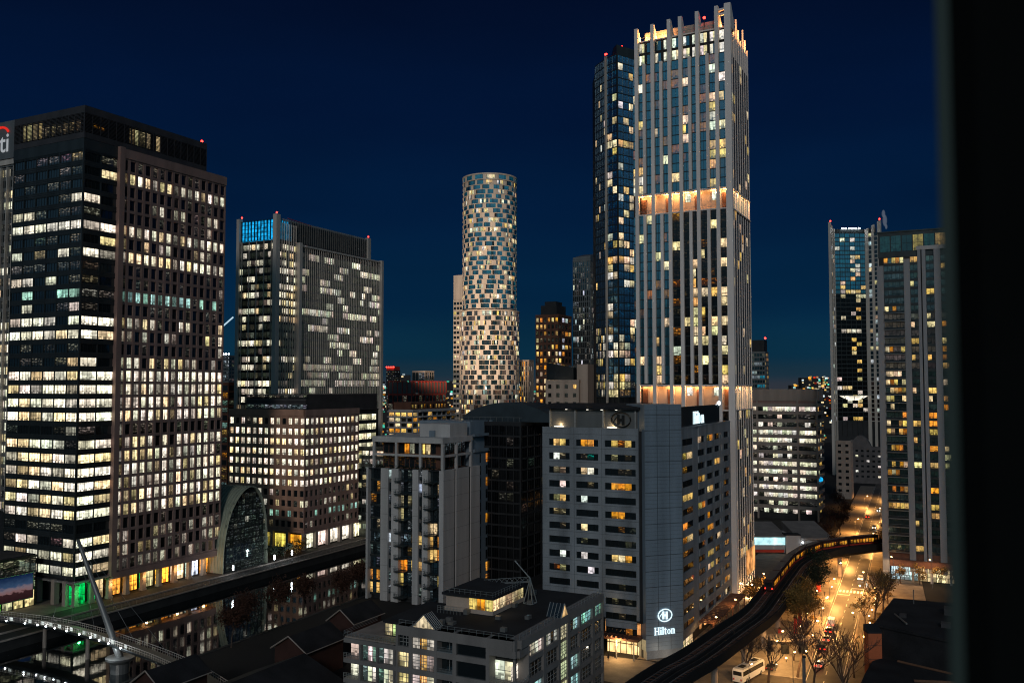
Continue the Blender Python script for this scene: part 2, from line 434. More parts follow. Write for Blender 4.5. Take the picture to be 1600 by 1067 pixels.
# ------------------------------------------------------------------ left bank of the dock
def office_tower():
    C = (-135.2, 279.6); LU, LV = 59.8, 34.7
    b = Bld('office_tower', 'tallest brown stone and dark glass office tower on the left, green-lit shop at its foot', C)
    R = Frame(C, A); L = Frame(UV(C, 0, LV), A+90); S = Frame(UV(C, 0, -1.0), A)
    b.mb('wall', 'core').prism(rect(C, .55, 51, .55, LV), 7.6, 156.2)
    b.mb('wall', 'core').prism(rect(C, 13.6, LU-.4, -.5, LV-.3), 7.75, 145.6)
    z0, z1, nf = 8.4, 143.0, 31
    lr = [0, .85, 0, .3, 0, .8, .35, .95, 0, 0, .6, 0, .45, .42, 0, .45, 1, 1, 1, 1, .1, .7, .8, .9, .9, .95, 1, .02, .5, .5, .45]
    ll = [0, .22, 0, .18, .2, .9, .15, .5, .16, .18, .5, .12, .7, .85, .1, .1, .95, .95, 1, 1, .1, .75, .95, .95, .95, 1, 1, .06, .3, .85, .5]
    lg = [0, .4, 0, .5, .1, 1, .3, .7, 0, .1, .5, 0, 1, 1, 0, .6, 1, 1, 1, 1, .05, .4, .95, 1, .9, .9, .95, 0, .9, 1, 1]
    b.grid(S, 13.4, LU, z0, z1, nf, 15, 1.0, .95, levels(lr, WHITE, WARM, 1.75, teal=(10,)), -.5, bars=(1, 0), mat='brownstone', part='stone_frame', depth=1.1, ext=.05)
    fr = b.mb('stone_frame', 'brownstone')
    fr.box(S, 13.2, LU+.2, -2, .25, 143.1, 146.2); fr.box(S, 12.6, 14.6, -1.4, .35, 7.2, 146.6); fr.box(S, 13.2, LU+.3, -2.5, .3, 6.3, 8.3)
    for w in (0, 1):
        F, a, c, nb, lt = ((R, 0, 13.2, 2, lg), (L, 0, LV, 6, ll))[w]
        b.grid(F, a, c, z0, z1, nf, nb, .35, 1.75, levels(lt, WHITE, WARM, 1.7, teal=(10,)), -.3, bars=(3, 0), mat='darkmetal', part='glass_band', fins=3, dark=glim(.22, .10), wmat='win')
    db = b.mb('glass_band', 'darkmetal')
    for F, a, c in ((R, 0, 13.2), (L, -.1, LV+.06)):
        db.box(F, a, c, -.6, .05, 143.0, 146.4)
    # louvred plant storeys at the top
    lo = b.mb('roof_louvre', 'louvre')
    for F, a, c in ((R, 0, 51), (L, -.1, LV+.1)):
        lo.box(F, a, c, -.7, .02, 154.6, 156.9)
        lo.box(F, a, c, -.7, 0.03, 146.5, 148.4)
        for k in range(14): lo.box(F, a, c, -.3, .0, 148.7+k*.43, 148.86+k*.43)
        for k in range(int(c/3)+1): lo.box(F, max(a, k*3-.08), min(c, k*3+.08), -.45, .06, 148.4, 154.6)
    for a, c in ((3.6, 8), (17.5, 31)):
        n = int((c-a)/2.2)
        for i in range(n):
            if a < 5: b.win(R, a+i*2.2, a+i*2.2+1.9, 150.4, 151.6, -.5, jit(ORA, U_(.1, .4)))
            else: b.win(R, a+i*2.2, a+i*2.2+1.9, 149, 154, -.5, jit(WARM, U_(.15, .7)) if rnd.random() < .8 else None)
    for i in range(12):
        b.win(L, 4+i*2.4, 6.2+i*2.4, 148.8, 154.2 if i < 4 else 152.5, -.5, jit(WARM, U_(.2, .7) if i < 4 else U_(.1, .3)))
    P = b.mb('roof', 'roof'); P.prism(rect(C, .3, 50.8, .3, LV-.3), 156.2, 156.5)
    x, y = UV(C, 50.5, 2); beacon(b, x, y, 156.5, 1.4, .48)
    x, y = UV(C, 4, 22); beacon(b, x, y, 156.5, 1.2, .4)
    x, y = UV(C, 18, 1); beacon(b, x, y, 146.6, 1.2, .35)
    # colonnade and shops under the tower
    sp = LU/9
    for i in range(10):
        c = b.one('column', 'conc'); s = min(LU-1.2, max(1.2, i*sp+.2)); c.box(R, s-.7, s+.7, -1.4, .0, 0, 7.7); c.box(R, s-.95, s+.95, -1.6, .2, 6.0, 6.5); c.box(R, s-.9, s+.9, -1.55, .15, 0, .7)
    for i in range(5):
        if i == 4: continue
        c = b.one('column', 'conc'); s = LV-1.3-i*8; s = s if i else LV-4; c.box(L, s-.8, s+.8, -1.5, .3, 0, 7.7)
    b.mb('soffit', 'lowconc').prism(rect(C, -.2, LU, -.6, LV), 7.0, 7.55)
    sh = [(GREEN, .8), (GREEN, .45), (ORA, 1), (ORA, 1.1), (GREEN, .7), (ORA, 1.5), (WARM, 1.6), (COOL, 1.4), (ORA, 1.6)]
    for i, (c, k) in enumerate(sh):
        nm = 2
        for j in range(nm):
            s = i*sp+.8+j*(sp-1)/nm
            b.win(R, s, s+(sp-1)/nm-.1, .25, 6.2, -3, jit(c if not (c == GREEN and j == 1 and i) else WARM, 2.2*k*U_(.7, 1.2)), (1, 1), mat='shop', bw=.12)
    for i in range(6):
        s = i*LV/6+.6
        b.win(L, s, s+LV/6-.5, .25, 6.2, -4, jit(GREEN if i > 3 else (WARM if i < 2 else ORA), (.9 if i > 3 else .35)), (2, 1), mat='shop', bw=.12)
    b.mb('shop_front', 'core').prism(rect(C, 3.2, LU-.5, 3.2, LV-.5), 0, 7.2)
    b.mb('fascia', 'brownstone').box(R, .5, LU-.3, -2.8, -2.2, 6.3, 7.3)
    for s in (14, 27, 40, 52): spot_light('shop_light', R.w(s, 1.2, 4.5), 380, (1, .55, .2), .4)
    return b.finish()
GREEN = (.02, .8, .16)
office_tower()

def bank_tower():
    x1, y1 = -190.0, 345.0
    C = (x1, y1)
    b = Bld('bank_tower', 'office tower at the left edge with lit letters under a red arc', C)
    L = Frame(UV(C, 0, 40), A+90)
    b.mb('wall', 'core').prism(rect(C, .5, 40, -.0, 40), 0, 172)
    lv = [.2, .5, .4, .7, .15, .3, .1, .6, .2, .5, .6, .4, .1, .3, .8, .9, .6, .5, .9, .8, .9, .7, .9, .8, .3, .6, .9, .9, .5, .2, .3]
    b.grid(L, 0, 40, 20, 154, 31, 10, .3, 1.5, levels(lv, WHITE, WARM), -.3, bars=(1, 0), mat='dksteel', part='facade_frame', depth=.6)
    for i in range(9):
        f = b.one('vertical_fin', 'steel'); f.box(L, 3.8+i*4.0+3.2-.2, 3.8+i*4.0+3.2+.2, -.2, 1.0, 20, 154)
    cr = b.mb('crown', 'dksteel'); cr.box(L, -.2, 40.3, -2, .4, 157.5, 172.5); cr.box(L, 0, 40, -2, .2, 154.3, 156.4)
    b.mb('crown_band', 'steel').box(L, -.1, 40.2, -1, .7, 155.0, 157.0)
    textmesh('sign_lettering', 'citi', 11.0, L, 24.6, 160.4, .45, M['dimsign'], b.root, b.org, bold=.05)
    m = b.one('sign_arc', 'redsign')
    pts = [L.w(26.0+4.9*math.cos(math.radians(t)), .5, 167.0+3.4*math.sin(math.radians(t))) for t in range(20, 161, 10)]
    m.tube(pts, .5)
    return b.finish()
bank_tower()

def quay_pavilion():
    C = (-158.9, 262.5)
    b = Bld('glass_pavilion', 'low glass pavilion with a big outdoor picture screen, at the left end of the quay', C)
    R = Frame(C, A)
    b.mb('wall', 'core').prism(rect(C, -20, 22.4, .5, 14), 0, 15.6)
    b.grid(R, -20, 22.7, 5.5, 15, 4, 12, .12, .14, lambda r, i: jit((.75, .72, .5), U_(.05, .22)), -.1, bars=(0, 0), mat='bar', part='glazing_frame', depth=.3, o1=0)
    for i in range(12):
        s = -20+i*3.56
        b.win(R, s+.2, s+3.3, .2, 5.0, -.25, jit(WARM, U_(.7, 1.5)) if i != 8 else jit((.3, 1, .2), .5), (1, 0), mat='shop')
    fr = b.mb('base_frame', 'bar'); fr.box(R, -20, 22.7, -.4, .05, 5.0, 5.45); fr.box(R, -20.2, 22.9, -.6, .3, 15.0, 15.7)
    for i in range(13): fr.box(R, -20+i*3.555-.15, -20+i*3.555+.15, -.4, .0, 0, 5.1)
    b.mb('roof', 'roof').prism(rect(C, -20, 22.6, .2, 14.2), 15.6, 15.9)
    t = thing('picture_screen', 'large outdoor screen showing a city skyline at dusk, hung on the glass pavilion', 'screen', (*R.w(9, .4, 6), ))
    m = MB(); m.box(R, 5.6, 21.8, .12, .42, 2.6, 10.6); m.build('screen_frame', M['dksteel'], t, tuple(t.location))
    m = MB(); m.face([R.w(5.9, .45, 2.9), R.w(21.5, .45, 2.9), R.w(21.5, .45, 10.3), R.w(5.9, .45, 10.3)], cell=[(0, 0), (1, 0), (1, 1), (0, 1)])
    m.build('display', M['screen'], t, tuple(t.location))
    return b.finish()
quay_pavilion()

def stone_block():
    C = (-86.3, 375.5); LU, LV = 37.0, 42.7
    b = Bld('office_block', 'brown stone office block of eleven lit storeys with bright white shopfronts by the dock', C)
    R = Frame(C, A); L = Frame(UV(C, 0, LV), A+90)
    b.mb('wall', 'core').prism(rect(C, .55, LU-.1, .6, LV), 7.2, 57.2); b.mb('wall', 'core').prism(rect(C, LU-.2, 52.3, 2.3, LV-.5), 7.25, 57.1)
    lv = [.75, .9, .9, .85, .95, .9, .95, .12, .45, .4, .15]
    lt = [.95, .95, .9, .95, .95, .9, .95, .05, .2, .45, .12]
    b.grid(L, 0, LV, 8.2, 55.4, 11, 13, 1.25, 1.75, levels(lv, WHITE, WARM, 1.6, teal=(9,)), -.4, bars=(1, 0), mat='litstone', part='stone_frame', ext=0)
    b.grid(R, 0, LU, 8.2, 55.4, 11, 12, 1.25, 1.75, levels(lt, WHITE, WARM, 1.6, teal=(9,)), -.4, bars=(1, 0), mat='brownstone', part='stone_frame', ext=.04)
    f = b.mb('stone_frame', 'litstone'); f.box(L, -.2, LV+.02, -1, .12, 55.5, 58.2); f.box(L, 0, LV, -.9, .14, 7, 8.1)
    f = b.mb('stone_frame', 'brownstone'); f.box(R, -.12, LU+.1, -1, .15, 55.52, 58.22); f.box(R, -.14, LU+.1, -.9, .17, 6.9, 8.15)
    W = Frame(UV(C, 0, 1.2), A)
    b.grid(W, LU+.3, 52, 8, 56, 11, 4, .2, 1.7, levels([.9]*5+[.8, .6, .3, .3, .4, .3], (1, .93, .62), None, 1.5), -.2, bars=(3, 0), mat='darkmetal', part='glass_band')
    # dark louvred storey on the roof
    lo = b.mb('roof_louvre', 'louvre'); lo.prism(rect(C, .9, 52, .9, 33.6), 57.3, 64.6)
    F2 = Frame(UV(C, 0, .9), A)
    for k in range(12): lo.box(F2, .8, 52.1, -.2, .14, 58.6+k*.5, 58.8+k*.5)
    F3 = Frame(UV(C, .9, 33.6), A+90)
    for k in range(4): b.mb('roof_screen', 'dksteel').box(F3, 0, 33, -.1, .2, 58.4+k*1.9, 58.65+k*1.9)
    for i in range(16):
        b.win(F3, .2+i*2.1, 2.1+i*2.1, 58.4, 60.2, .1, jit(COOL, U_(.03, .25))); b.win(F3, .2+i*2.1, 2.1+i*2.1, 63, 64.4, .1, jit(WHITE, U_(.02, .18)))
    # shops
    for i in range(6):
        s = i*8.2+.9
        c = b.one('column', 'conc'); c.box(R, max(.1, s-1.9), s-.3, -1.4, .2, 0, 7.1)
        b.win(R, s+.1, s+6.0, .6, 6.3, -1.0, jit((1, .9, .7), 1.9), (1, 0), mat='shop')
    for i in range(5):
        s = i*8.4+.8
        c = b.one('column', 'conc'); c.box(L, s+6.9, s+8.3, -1.4, .1, 0, 7.05)
        b.win(L, s+.1, s+6.8, .4, 6.0, -1.2, jit(ORA if i > 3 else (1, .75, .2), 1.3 if i > 2 else .4), (1, 1), mat='shop')
    b.mb('shop_front', 'core').prism(rect(C, 1.6, 52, 1.7, LV-.4), 0, 7.3)
    return b.finish()
stone_block()

def finned_tower():
    C = (-106.0, 400.0); LV = 22.1
    b = Bld('office_tower', 'steel-finned glass office tower with a glowing blue box on its roof corner', C)
    R = Frame(C, A); L = Frame(UV(C, 0, LV), A+90); S = Frame(UV(C, 0, -1.2), A)
    b.mb('wall', 'core').prism(rect(C, .5, 69, .5, LV), 0, 134); b.mb('wall', 'core').prism(rect(C, 14.3, 79, -.6, LV-.4), 0, 132.6)
    z0, z1, nf = 56.5, 133.0, 21
    lv = [.45, .2, .25, .2, .4, .25, .3, .35, .3, .35, .08, .0, .6, 0, .6, .45, .25, .95, .5, .3, .2]
    lg = [.7, .6, .6, .8, .8, .9, .8, .8, .8, .7, .15, .1, .1, 0, .7, .6, .1, .2, .7, .3, .2]
    b.grid(L, 0, LV, z0, z1, nf, 9, .12, 1.15, levels(lv, WHITE, WARM, 1.7), -.2, mat='darkmetal', part='glass_band', wmat='tintglass', dark=lambda a, i: jit((.55, .66, .5), U_(.02, .06)))  # unlit panes get faint emission in place of ambient glow
    b.grid(R, 2, 14, z0, z1, nf, 5, .12, 1.15, levels(lg, WHITE, WARM, 1.7), -.2, mat='darkmetal', part='glass_band', wmat='tintglass', dark=lambda a, i: jit((.55, .66, .5), U_(.02, .06)))
    pr = [.2, .45, .3, .4, .28, .4, .25, .4, .35, .25, .28, .1, .06, .2, .45, .6, .8, .3, .6, .4, .3]
    st = {}
    def lit(r, i):
        if st.get('r') != (r,) or st['n'] <= 0:
            st['r'] = (r,); st['on'] = rnd.random() < pr[r]; st['n'] = rnd.randint(2, 6) if st['on'] else rnd.randint(2, 5); st['k'] = U_(.8, 1.65)*(.5 if 14 <= r <= 16 else 1)
        st['n'] -= 1
        return jit(WHITE, st['k']*U_(.8, 1.1)) if st['on'] else jit((.62, .66, .48), U_(.02, .075))  # same faint ambient emission where no room is lit
    b.grid(S, 14, 79.6, z0, 130.4, 20, 46, .06, .75, lit, -.3, mat='dksteel', part='glass_band', wmat='tintglass')
    for i in range(47):
        f = b.one('fin', 'steel'); s = 14.6+i*64.6/46; f.box(S, s-.075, s+.075, -.1, .22, z0, 132.7)
    for i in range(7):
        f = b.one('fin', 'steel'); s = 3.4+i*1.6; f.box(R, s-.09, s+.09, -.1, .6, z0, 142)
    for i in range(5):
        f = b.one('fin', 'steel'); s = 2+i*4.4; f.box(L, s-.08, s+.08, -.1, .5, z0, 134)
    for F, a, c, zt in ((R, -.9, 1.7, 145.4), (S, 13.6, 15.6, 134.3), (S, 78.4, 80.2, 134.0), (L, -.9, .8, 144.8), (R, 68, 70.4, 144.6)):
        p = b.one('corner_pier', 'steel'); p.box(F, a, c, -1.2, .9, z0-20, zt)
    p = b.mb('stone_frame', 'steel'); p.box(S, 15.8, 78.2, -1, .35, 132.8, 133.6)
    lo = b.mb('roof_louvre', 'louvre'); lo.prism(rect(C, 9, 69.6, 1, LV-1), 134.1, 143.4)
    for i in range(42):
        b.mb('roof_fins', 'dksteel').box(R, 1.9+i*1.6, 2.08+i*1.6, -1.4, .1, 134.2, 144.2)
    lo.box(R, 1.8, 69.7, -2, .0, 133.2, 134.4)
    # glowing blue box
    g = b.mb('lit_screen', 'cyan'); g.prism(rect(C, .9, 8.6, .9, LV-.9), 134.2, 143.2)
    gf = b.mb('screen_frame', 'bar')
    for i in range(12): gf.box(L, 1+i*1.9, 1.13+i*1.9, -.9, -.2, 134.2, 143.6)
    for k in range(6): gf.box(L, .9, LV-1, -.85, -.3, 134.2+k*1.85, 134.3+k*1.85)
    b.mb('roof', 'roof').prism(rect(C, 14.4, 78.4, -.4, LV-.5), 132.65, 133.0)
    for u, v, z in ((.4, .2, 145.4), (1, LV-.5, 144.8), (69.2, 0, 144.6)):
        x, y = UV(C, u, v); beacon(b, x, y, z, .8, .42)
    m = b.mb('roof_rail', 'redpaint'); m.tube([(*UV(C, 8, .5), 144.8), (*UV(C, 24, .5), 144.0)], .16)
    return b.finish()
finned_tower()

def vault_hall():
    C = (-104.9, 329.0); W = 23.0; H = 30.0
    t = thing('glass_vault', 'tall arched glass entrance hall between the two office buildings on the quay', 'entrance hall', (*C, 0))
    def prof(v, k=1.0, n=28):
        out = []
        for i in range(n+1):
            q = math.pi*i/n; s = W/2-(W/2)*k*math.cos(q); z = H*k*abs(math.sin(q))**.8
            s += 2.5*math.sin(q)**2
            p = UV(C, s, v); out.append((*p, z))
        return out
    m = MB()
    vs = [0, 3, 6, 9, 12, 15, 18, 22]
    for a, c in zip(vs, vs[1:]):
        P, Q = prof(a), prof(c)
        for i in range(28): m.face([P[i], P[i+1], Q[i+1], Q[i]])
    m.build('roof_shell', M['vaultskin'], t, (*C, 0))
    m = MB()
    for v in vs+[1.5, 4.5, 7.5, 10.5, 13.5]: m.tube(prof(v, 1.006), .16, 5)
    m.build('arch_rib', M['vaultskin'], t, (*C, 0))
    m = MB(); P = prof(.8, .985); Fv = Frame(UV(C, 0, .8), A)
    n = 12
    for k in range(14):
        for i in range(n):
            s0, s1 = W*i/n, W*(i+1)/n; z0, z1 = H*k/14, H*(k+1)/14
            def inside(s, z):
                q = math.acos(max(-1, min(1, 1-2*(s-2.5*(z/H)**1.5)/W))); return z < H*.97*math.sin(q)**.8
            if inside((s0+s1)/2, z1) and 0 < i < n-0:
                ox = U_(0, 80)
                l = jit((.8, 1, .9), U_(0, .05)) if rnd.random() < .97 else jit(WHITE, U_(.1, .4))
                m.face([Fv.w(s0, 0, z0), Fv.w(s1, 0, z0), Fv.w(s1, 0, z1), Fv.w(s0, 0, z1)], 0, tuple(max(1e-4, q) for q in l), [(0, 0), (1, 0), (1, 1), (0, 1)], [(ox, 0), (ox+2, 0), (ox+2, 2), (ox, 2)])
    m.build('end_glazing', M['paleglass'], t, (*C, 0))
    m = MB(); P = prof(1.1, .97); k = len(P); m.face([(p[0], p[1], p[2]) for p in P]); m.build('end_backing', M['core'], t, (*C, 0))
    m = MB()
    for i in range(1, n): m.box(Fv, W*i/n-.06, W*i/n+.06, -.1, .12, 0, H*.93*math.sin(math.acos(max(-1, min(1, 1-2*i/n))))**.8)
    for k in range(1, 13):
        z = H*k/14; q = math.asin(min(1, (z/H)**1.25)); s0 = W/2-W/2*math.cos(q)+2.5*(z/H)**1.5; s1 = W/2+W/2*math.cos(q)+2.5*(z/H)**1.5
        m.box(Fv, s0+.3, s1-.5, -.08, .1, z-.05, z+.05)
    m.build('mullion', M['bar'], t, (*C, 0))
M['vaultskin'] = surf('ribbed_green_grey_roof', (.3, .33, .26), .5, .2, streak=False, metal=.1)
vault_hall()

def simple_block(name, label, C, LU, LV, z1, nfl, nbl, nfr, nbr, litl, litr, mat, pier=.6, band=1.2, z0=3., bars=(0, 0), n=100, cat='building', a=A, roofmat='roof', fins=None, wm='win', po=-.3, group=None, finish=True, barm='bar'):
    b = Bld(name, label, C, cat, group); b.wm = wm; b.bar = barm
    R = Frame(C, a); L = Frame(UV(C, 0, LV, a), a+90)
    b.mb('wall', 'core').prism(rect(C, .5, LU-.05, .5, LV-.05, a), 0, z1-.3)
    if litl: b.grid(L, 0, LV, z0, z1, nfl, nbl, pier, band, litl, po, mat=mat, bars=bars, ext=0)
    if litr: b.grid(R, 0, LU, z0, z1, nfr, nbr, pier, band, litr, po, mat=mat, bars=bars, ext=.04)
    f = b.mb('facade_frame', mat)
    f.box(L, 0, LV, -.7, .08, 0, z0-.02); f.box(R, -.1, LU, -.7, .11, 0, z0-.03)
    f.box(L, .02, LV, -.7, .09, z1+.02, z1+1.1); f.box(R, -.12, LU, -.7, .12, z1+.03, z1+1.12)
    b.mb('roof', roofmat).prism(rect(C, .4, LU-.1, .4, LV-.1, a), z1-.28, z1+.1)
    b.Rf, b.Lf, b.C, b.LU, b.LV, b.z1 = R, L, C, LU, LV, z1
    return b.finish(n) if finish else b

# ------------------------------------------------------------------ middle distance
def round_tower():
    C = (-17.0, 680.0)
    b = Bld('round_tower', 'tall round residential tower with staggered white panels and blue windows', C); b.wm = 'blueglass'
    def ring(R, z0, z1, nf, nb, blue, litp, mat):
        fh = (z1-z0)/nf; cx = b.mb('panel_wall', mat)
        seg = 4
        # camera-facing half plus a margin
        for k in range(nf):
            off = (k % 2)*.5+U_(-.25, .25)
            za, zb = z0+k*fh, z0+(k+1)*fh
            for i in range(nb):
                t0 = (i+off+U_(-.12, .12))/nb*2*math.pi; wfrac = U_(.5, .94)
                tm = t0+math.pi/nb
                if math.cos(tm+math.pi/2) < -.35: continue
                on = rnd.random() < 1.35*litp[min(k, len(litp)-1)]
                for q in range(seg):
                    a0, a1 = t0+2*math.pi/nb*wfrac*q/seg, t0+2*math.pi/nb*wfrac*(q+1)/seg
                    p0 = (C[0]+R*math.cos(a0), C[1]+R*math.sin(a0)); p1 = (C[0]+R*math.cos(a1), C[1]+R*math.sin(a1))
                    h = math.degrees(math.atan2(p1[0]-p0[0], p1[1]-p0[1])); F = Frame(p0, h); l = math.dist(p0, p1)
                    if on: c = jit(rnd.choice((WARM, WHITE, YEL, WARM)), 1.25*U_(.4, 1.2)) if rnd.random() < .7 else None
                    else: c = blue(k)
                    b.win(F, 0, l, za+.36, zb-.12, 0, c)
                # solid white panel, standing proud
                a0, a1 = t0+2*math.pi/nb*wfrac, t0+2*math.pi/nb
                for q in range(2):
                    x0, x1 = a0+(a1-a0)*q/2, a0+(a1-a0)*(q+1)/2
                    p0 = (C[0]+R*math.cos(x0), C[1]+R*math.sin(x0)); p1 = (C[0]+R*math.cos(x1), C[1]+R*math.sin(x1))
                    F = Frame(p0, math.degrees(math.atan2(p1[0]-p0[0], p1[1]-p0[1]))); cx.box(F, 0, math.dist(p0, p1), -.3, .25, za+.1, zb-.1)
            n = 48
            pts = [(C[0]+(R+.45)*math.cos(2*math.pi*j/n), C[1]+(R+.45)*math.sin(2*math.pi*j/n)) for j in range(n)]
            cx.prism(pts, za-.1+.02*(k % 2), za+.33)
    lo = [.1, .12, .1, .1, .12, .2, .15, .1, .1, .1, .12, .55, .1, .12, .15, .1, .15, .12, .2, .12, .14, .12, .2, .3, .1, .15, .12, .3, .55, .2, .35, .5, .2, .4]
    ring(22.3, 0, 123.6, 34, 19, lambda k: jit((1, .55, .32), U_(.0, .16)) if rnd.random() < .6 else None, lo, 'whitepanel')
    up = [.1, .1, .15, .12, .1, .12, .1, .15, .2, .12, .1, .12, .2, .12, .15, .1, .2, .1, .3, .15, .1, .1, .15, .1, .1, .15, .5, .2]
    ring(20.4, 125.6, 221.4, 27, 16, lambda k: jit((.08, .5, .68), U_(.01, .15)) if rnd.random() < .8 else None, up, 'whitepanel')  # faint blue emission stands in for dusk sky reflected in unlit panes
    n = 56; cp = b.mb('crown', 'whitepanel')
    def circ(R, n=56): return [(C[0]+R*math.cos(2*math.pi*j/n), C[1]+R*math.sin(2*math.pi*j/n)) for j in range(n)]
    b.mb('wall', 'core').prism(circ(21.9), 0, 123.9); b.mb('wall', 'core').prism(circ(19.9), 123.9, 225)
    cp.prism(circ(23.0), 123.7, 124.6)
    for z, r0, h in ((221.6, 20.9, .6), (225.6, 21.0, 1.0)):
        cp.prism(circ(r0), z, z+h)
    for j in range(14):
        a0 = 2*math.pi*(j+.3)/14
        if math.sin(a0) > .4: continue
        for q in range(4):
            x0 = a0+q*.075; p0 = (C[0]+20.4*math.cos(x0), C[1]+20.4*math.sin(x0)); p1 = (C[0]+20.4*math.cos(x0+.073), C[1]+20.4*math.sin(x0+.073))
            F = Frame(p0, math.degrees(math.atan2(p1[0]-p0[0], p1[1]-p0[1])))
            b.win(F, 0, math.dist(p0, p1), 222.3, 225.5, 0, jit(WARM, .9) if j in (10,) else jit((.1, .6, .8), U_(.04, .14)))  # reflected sky blue put into the crown panes as emission
        p0 = (C[0]+20.4*math.cos(a0+.31), C[1]+20.4*math.sin(a0+.31)); p1 = (C[0]+20.4*math.cos(a0+.44), C[1]+20.4*math.sin(a0+.44))
        F = Frame(p0, math.degrees(math.atan2(p1[0]-p0[0], p1[1]-p0[1]))); cp.box(F, 0, math.dist(p0, p1), -.3, .3, 222.2, 225.6)
    return b.finish()
round_tower()

def far_blocks():
    # slim slab beside the round tower
    C = (-40.0, 722.0)
    b = simple_block('slab_tower', 'slim pale slab tower with a blank top, close behind the round tower', C, 14, 8.6, 137.0, 34, 3, 34, 3, scatter(.22, (YEL, WARM), 1.2, .1), scatter(.2, (YEL, WARM), 1.2, .1), 'whitepanel', .5, 1.7, finish=False)
    f = b.mb('blank_top', 'whitepanel'); f.prism(rect(C, .1, 13.8, .1, 8.5), 138.3, 158)
    b.finish()
    # dark residential tower with curved top
    C = (47.5, 540.0)
    b = simple_block('residential_tower', 'dark narrow-windowed residential tower behind the brown brick block', C, 16, 11.6, 144, 40, 9, 40, 8, scatter(.07, (COOL, WHITE), .8, .3), scatter(.06, (COOL, WHITE), .7, .3), 'dksteel', .35, .55, finish=False)
    f = b.mb('curved_crown', 'dksteel'); f.prism(rect(C, .1, 15.9, .1, 11.5), 145.2, [147.2, 150.5, 150.3, 146.5])
    b.finish()
    # brown brick block
    C = (26.5, 510.0)
    b = simple_block('apartment_block', 'brown brick apartment block with small yellow windows and a black roof storey', C, 19, 14.5, 108, 27, 6, 27, 4, scatter(.36, (YEL, ORA, WARM), 1.1, .15), scatter(.18, (YEL, ORA, COOL), .9, .1), 'darkbrick', 1.0, 1.5, finish=False)
    f = b.mb('roof_storey', 'core'); f.prism(rect(C, 2, 15, 2, 12), 108.2, 114.5); f.prism(rect(C, 3, 12, 3, 10), 114.5, 116.8)
    b.finish()
    # beige building with a dark slanting glass roof
    C = (32.0, 430.0)
    b = simple_block('office_building', 'plain beige building with small square windows under a dark slanting glass roof', C, 14, 17.5, 70, 16, 4, 16, 4, scatter(.08, (YEL,), 1.2, .05), scatter(.1, (YEL,), 1.1, .05), 'beige', 2.6, 2.2, finish=False)
    g = b.mb('glass_roof', 'roofglass'); g.prism(rect(C, 1, 13.5, 3.2, 17.3), 71.2, [77.0, 77.0, 79.6, 79.6])
    t = b.mb('stair_tower', 'beige'); t.prism(rect(C, 2, 12, -3.8, 1.8), 0, 78.6)
    F = Frame(UV(C, 2, 1.8), A+90); 
    for k in range(8): b.win(F, 2.3, 3.3, 52+k*4.2-26, 54+k*4.2-26, .03, None)
    b.finish()
    # striped thin block
    C = (13.0, 680.0)
    simple_block('striped_block', 'narrow block with pale vertical stripes and small lights, just right of the round tower', C, 8, 8.0, 87, 22, 5, 22, 5, scatter(.3, (YEL, ORA), 1.1, .1), scatter(.1, (WHITE,), .8, .1), 'conc', .75, .3)
    # red framed building
    C = (-67.0, 600.0)
    b = simple_block('red_framed_building', 'low building with a bright red steel frame and pale upper panels', C, 44, 19, 62, 4, 5, 4, 10, glim(.3, .1), glim(.3, .1), 'redpaint', .5, .5, z0=40, finish=False, bars=(0, 0))
    for F, W, n in ((b.Lf, 19, 5), (b.Rf, 44, 11)):
        for i in range(n): b.mb('pale_panel', 'dullpanel').box(F, i*W/n+.35, (i+1)*W/n-.35, -.2, .1, 63.3, 70.6)
        for i in range(n+1): b.mb('facade_frame', 'redpaint').box(F, max(0, i*W/n-.25), i*W/n+.25, -.4, .3, 63.2, 71)
        b.mb('facade_frame', 'redpaint').box(F, 0, W, -.4, .33, 71, 71.6)
    b.mb('pale_panel', 'dullpanel').prism(rect(C, .6, 43.5, .6, 18.5), 63.2, 70.8)
    b.finish()
    C = (-62.0, 640.0)
    b = simple_block('roof_pavilion', 'dark building with a pale-framed flat roof rising behind the red framed building', C, 12, 11, 78, 12, 4, 12, 4, scatter(.12, (YEL, COOL), .8, .3), glim(), 'conc', .25, .3, finish=False)
    b.finish()
    # curved pale apartments with lit balconies
    C = (-52.3, 474.0)
    b = simple_block('apartment_block', 'low cream apartment block with white balcony bands and warm lit windows', C, 44, 15.5, 54.6, 18, 4, 18, 9, scatter(.55, (YEL, ORA, WARM), 1.2, .2), scatter(.17, (YEL, ORA), 1., .3), 'whiteclad', .8, 1.0, finish=False)
    for k in range(19): b.mb('balcony_band', 'whiteclad').box(b.Lf, -.3, 15.2, -.1, 1.1, 2.6+k*2.87, 3.3+k*2.87)
    for k in range(19): b.mb('balcony_band', 'whiteclad').box(b.Rf, 6.1, 43, -.1, .9, 2.7+k*2.87, 3.2+k*2.87)
    b.mb('roof_terrace', 'darkbrick').prism(rect(C, 4, 42, 4, 15), 55.2, 59.5)
    F = Frame(UV(C, 4, 4), A)
    for i in range(12): b.win(F, 1+i*3, 2.4+i*3, 56.2, 58.2, .05, jit(rnd.choice((YEL, ORA)), U_(.1, .5)) if rnd.random() < .6 else None)
    b.finish()
    # far tower with red lit top
    C = (-184.0, 1400.0)
    b = simple_block('residential_tower', 'distant slim tower whose top glows red on the left horizon', C, 17, 15, 92, 28, 9, 28, 9, scatter(.25, (COOL, WHITE, YEL), .6, .2), scatter(.25, (COOL, WHITE, YEL), .6, .2), 'core', 1.0, 1.8, finish=False)
    for i in range(5): m = b.one('red_light', 'beacon'); p = UV(C, -.5, i*3.4+.6); m.ball((*p, 98), 1.1)
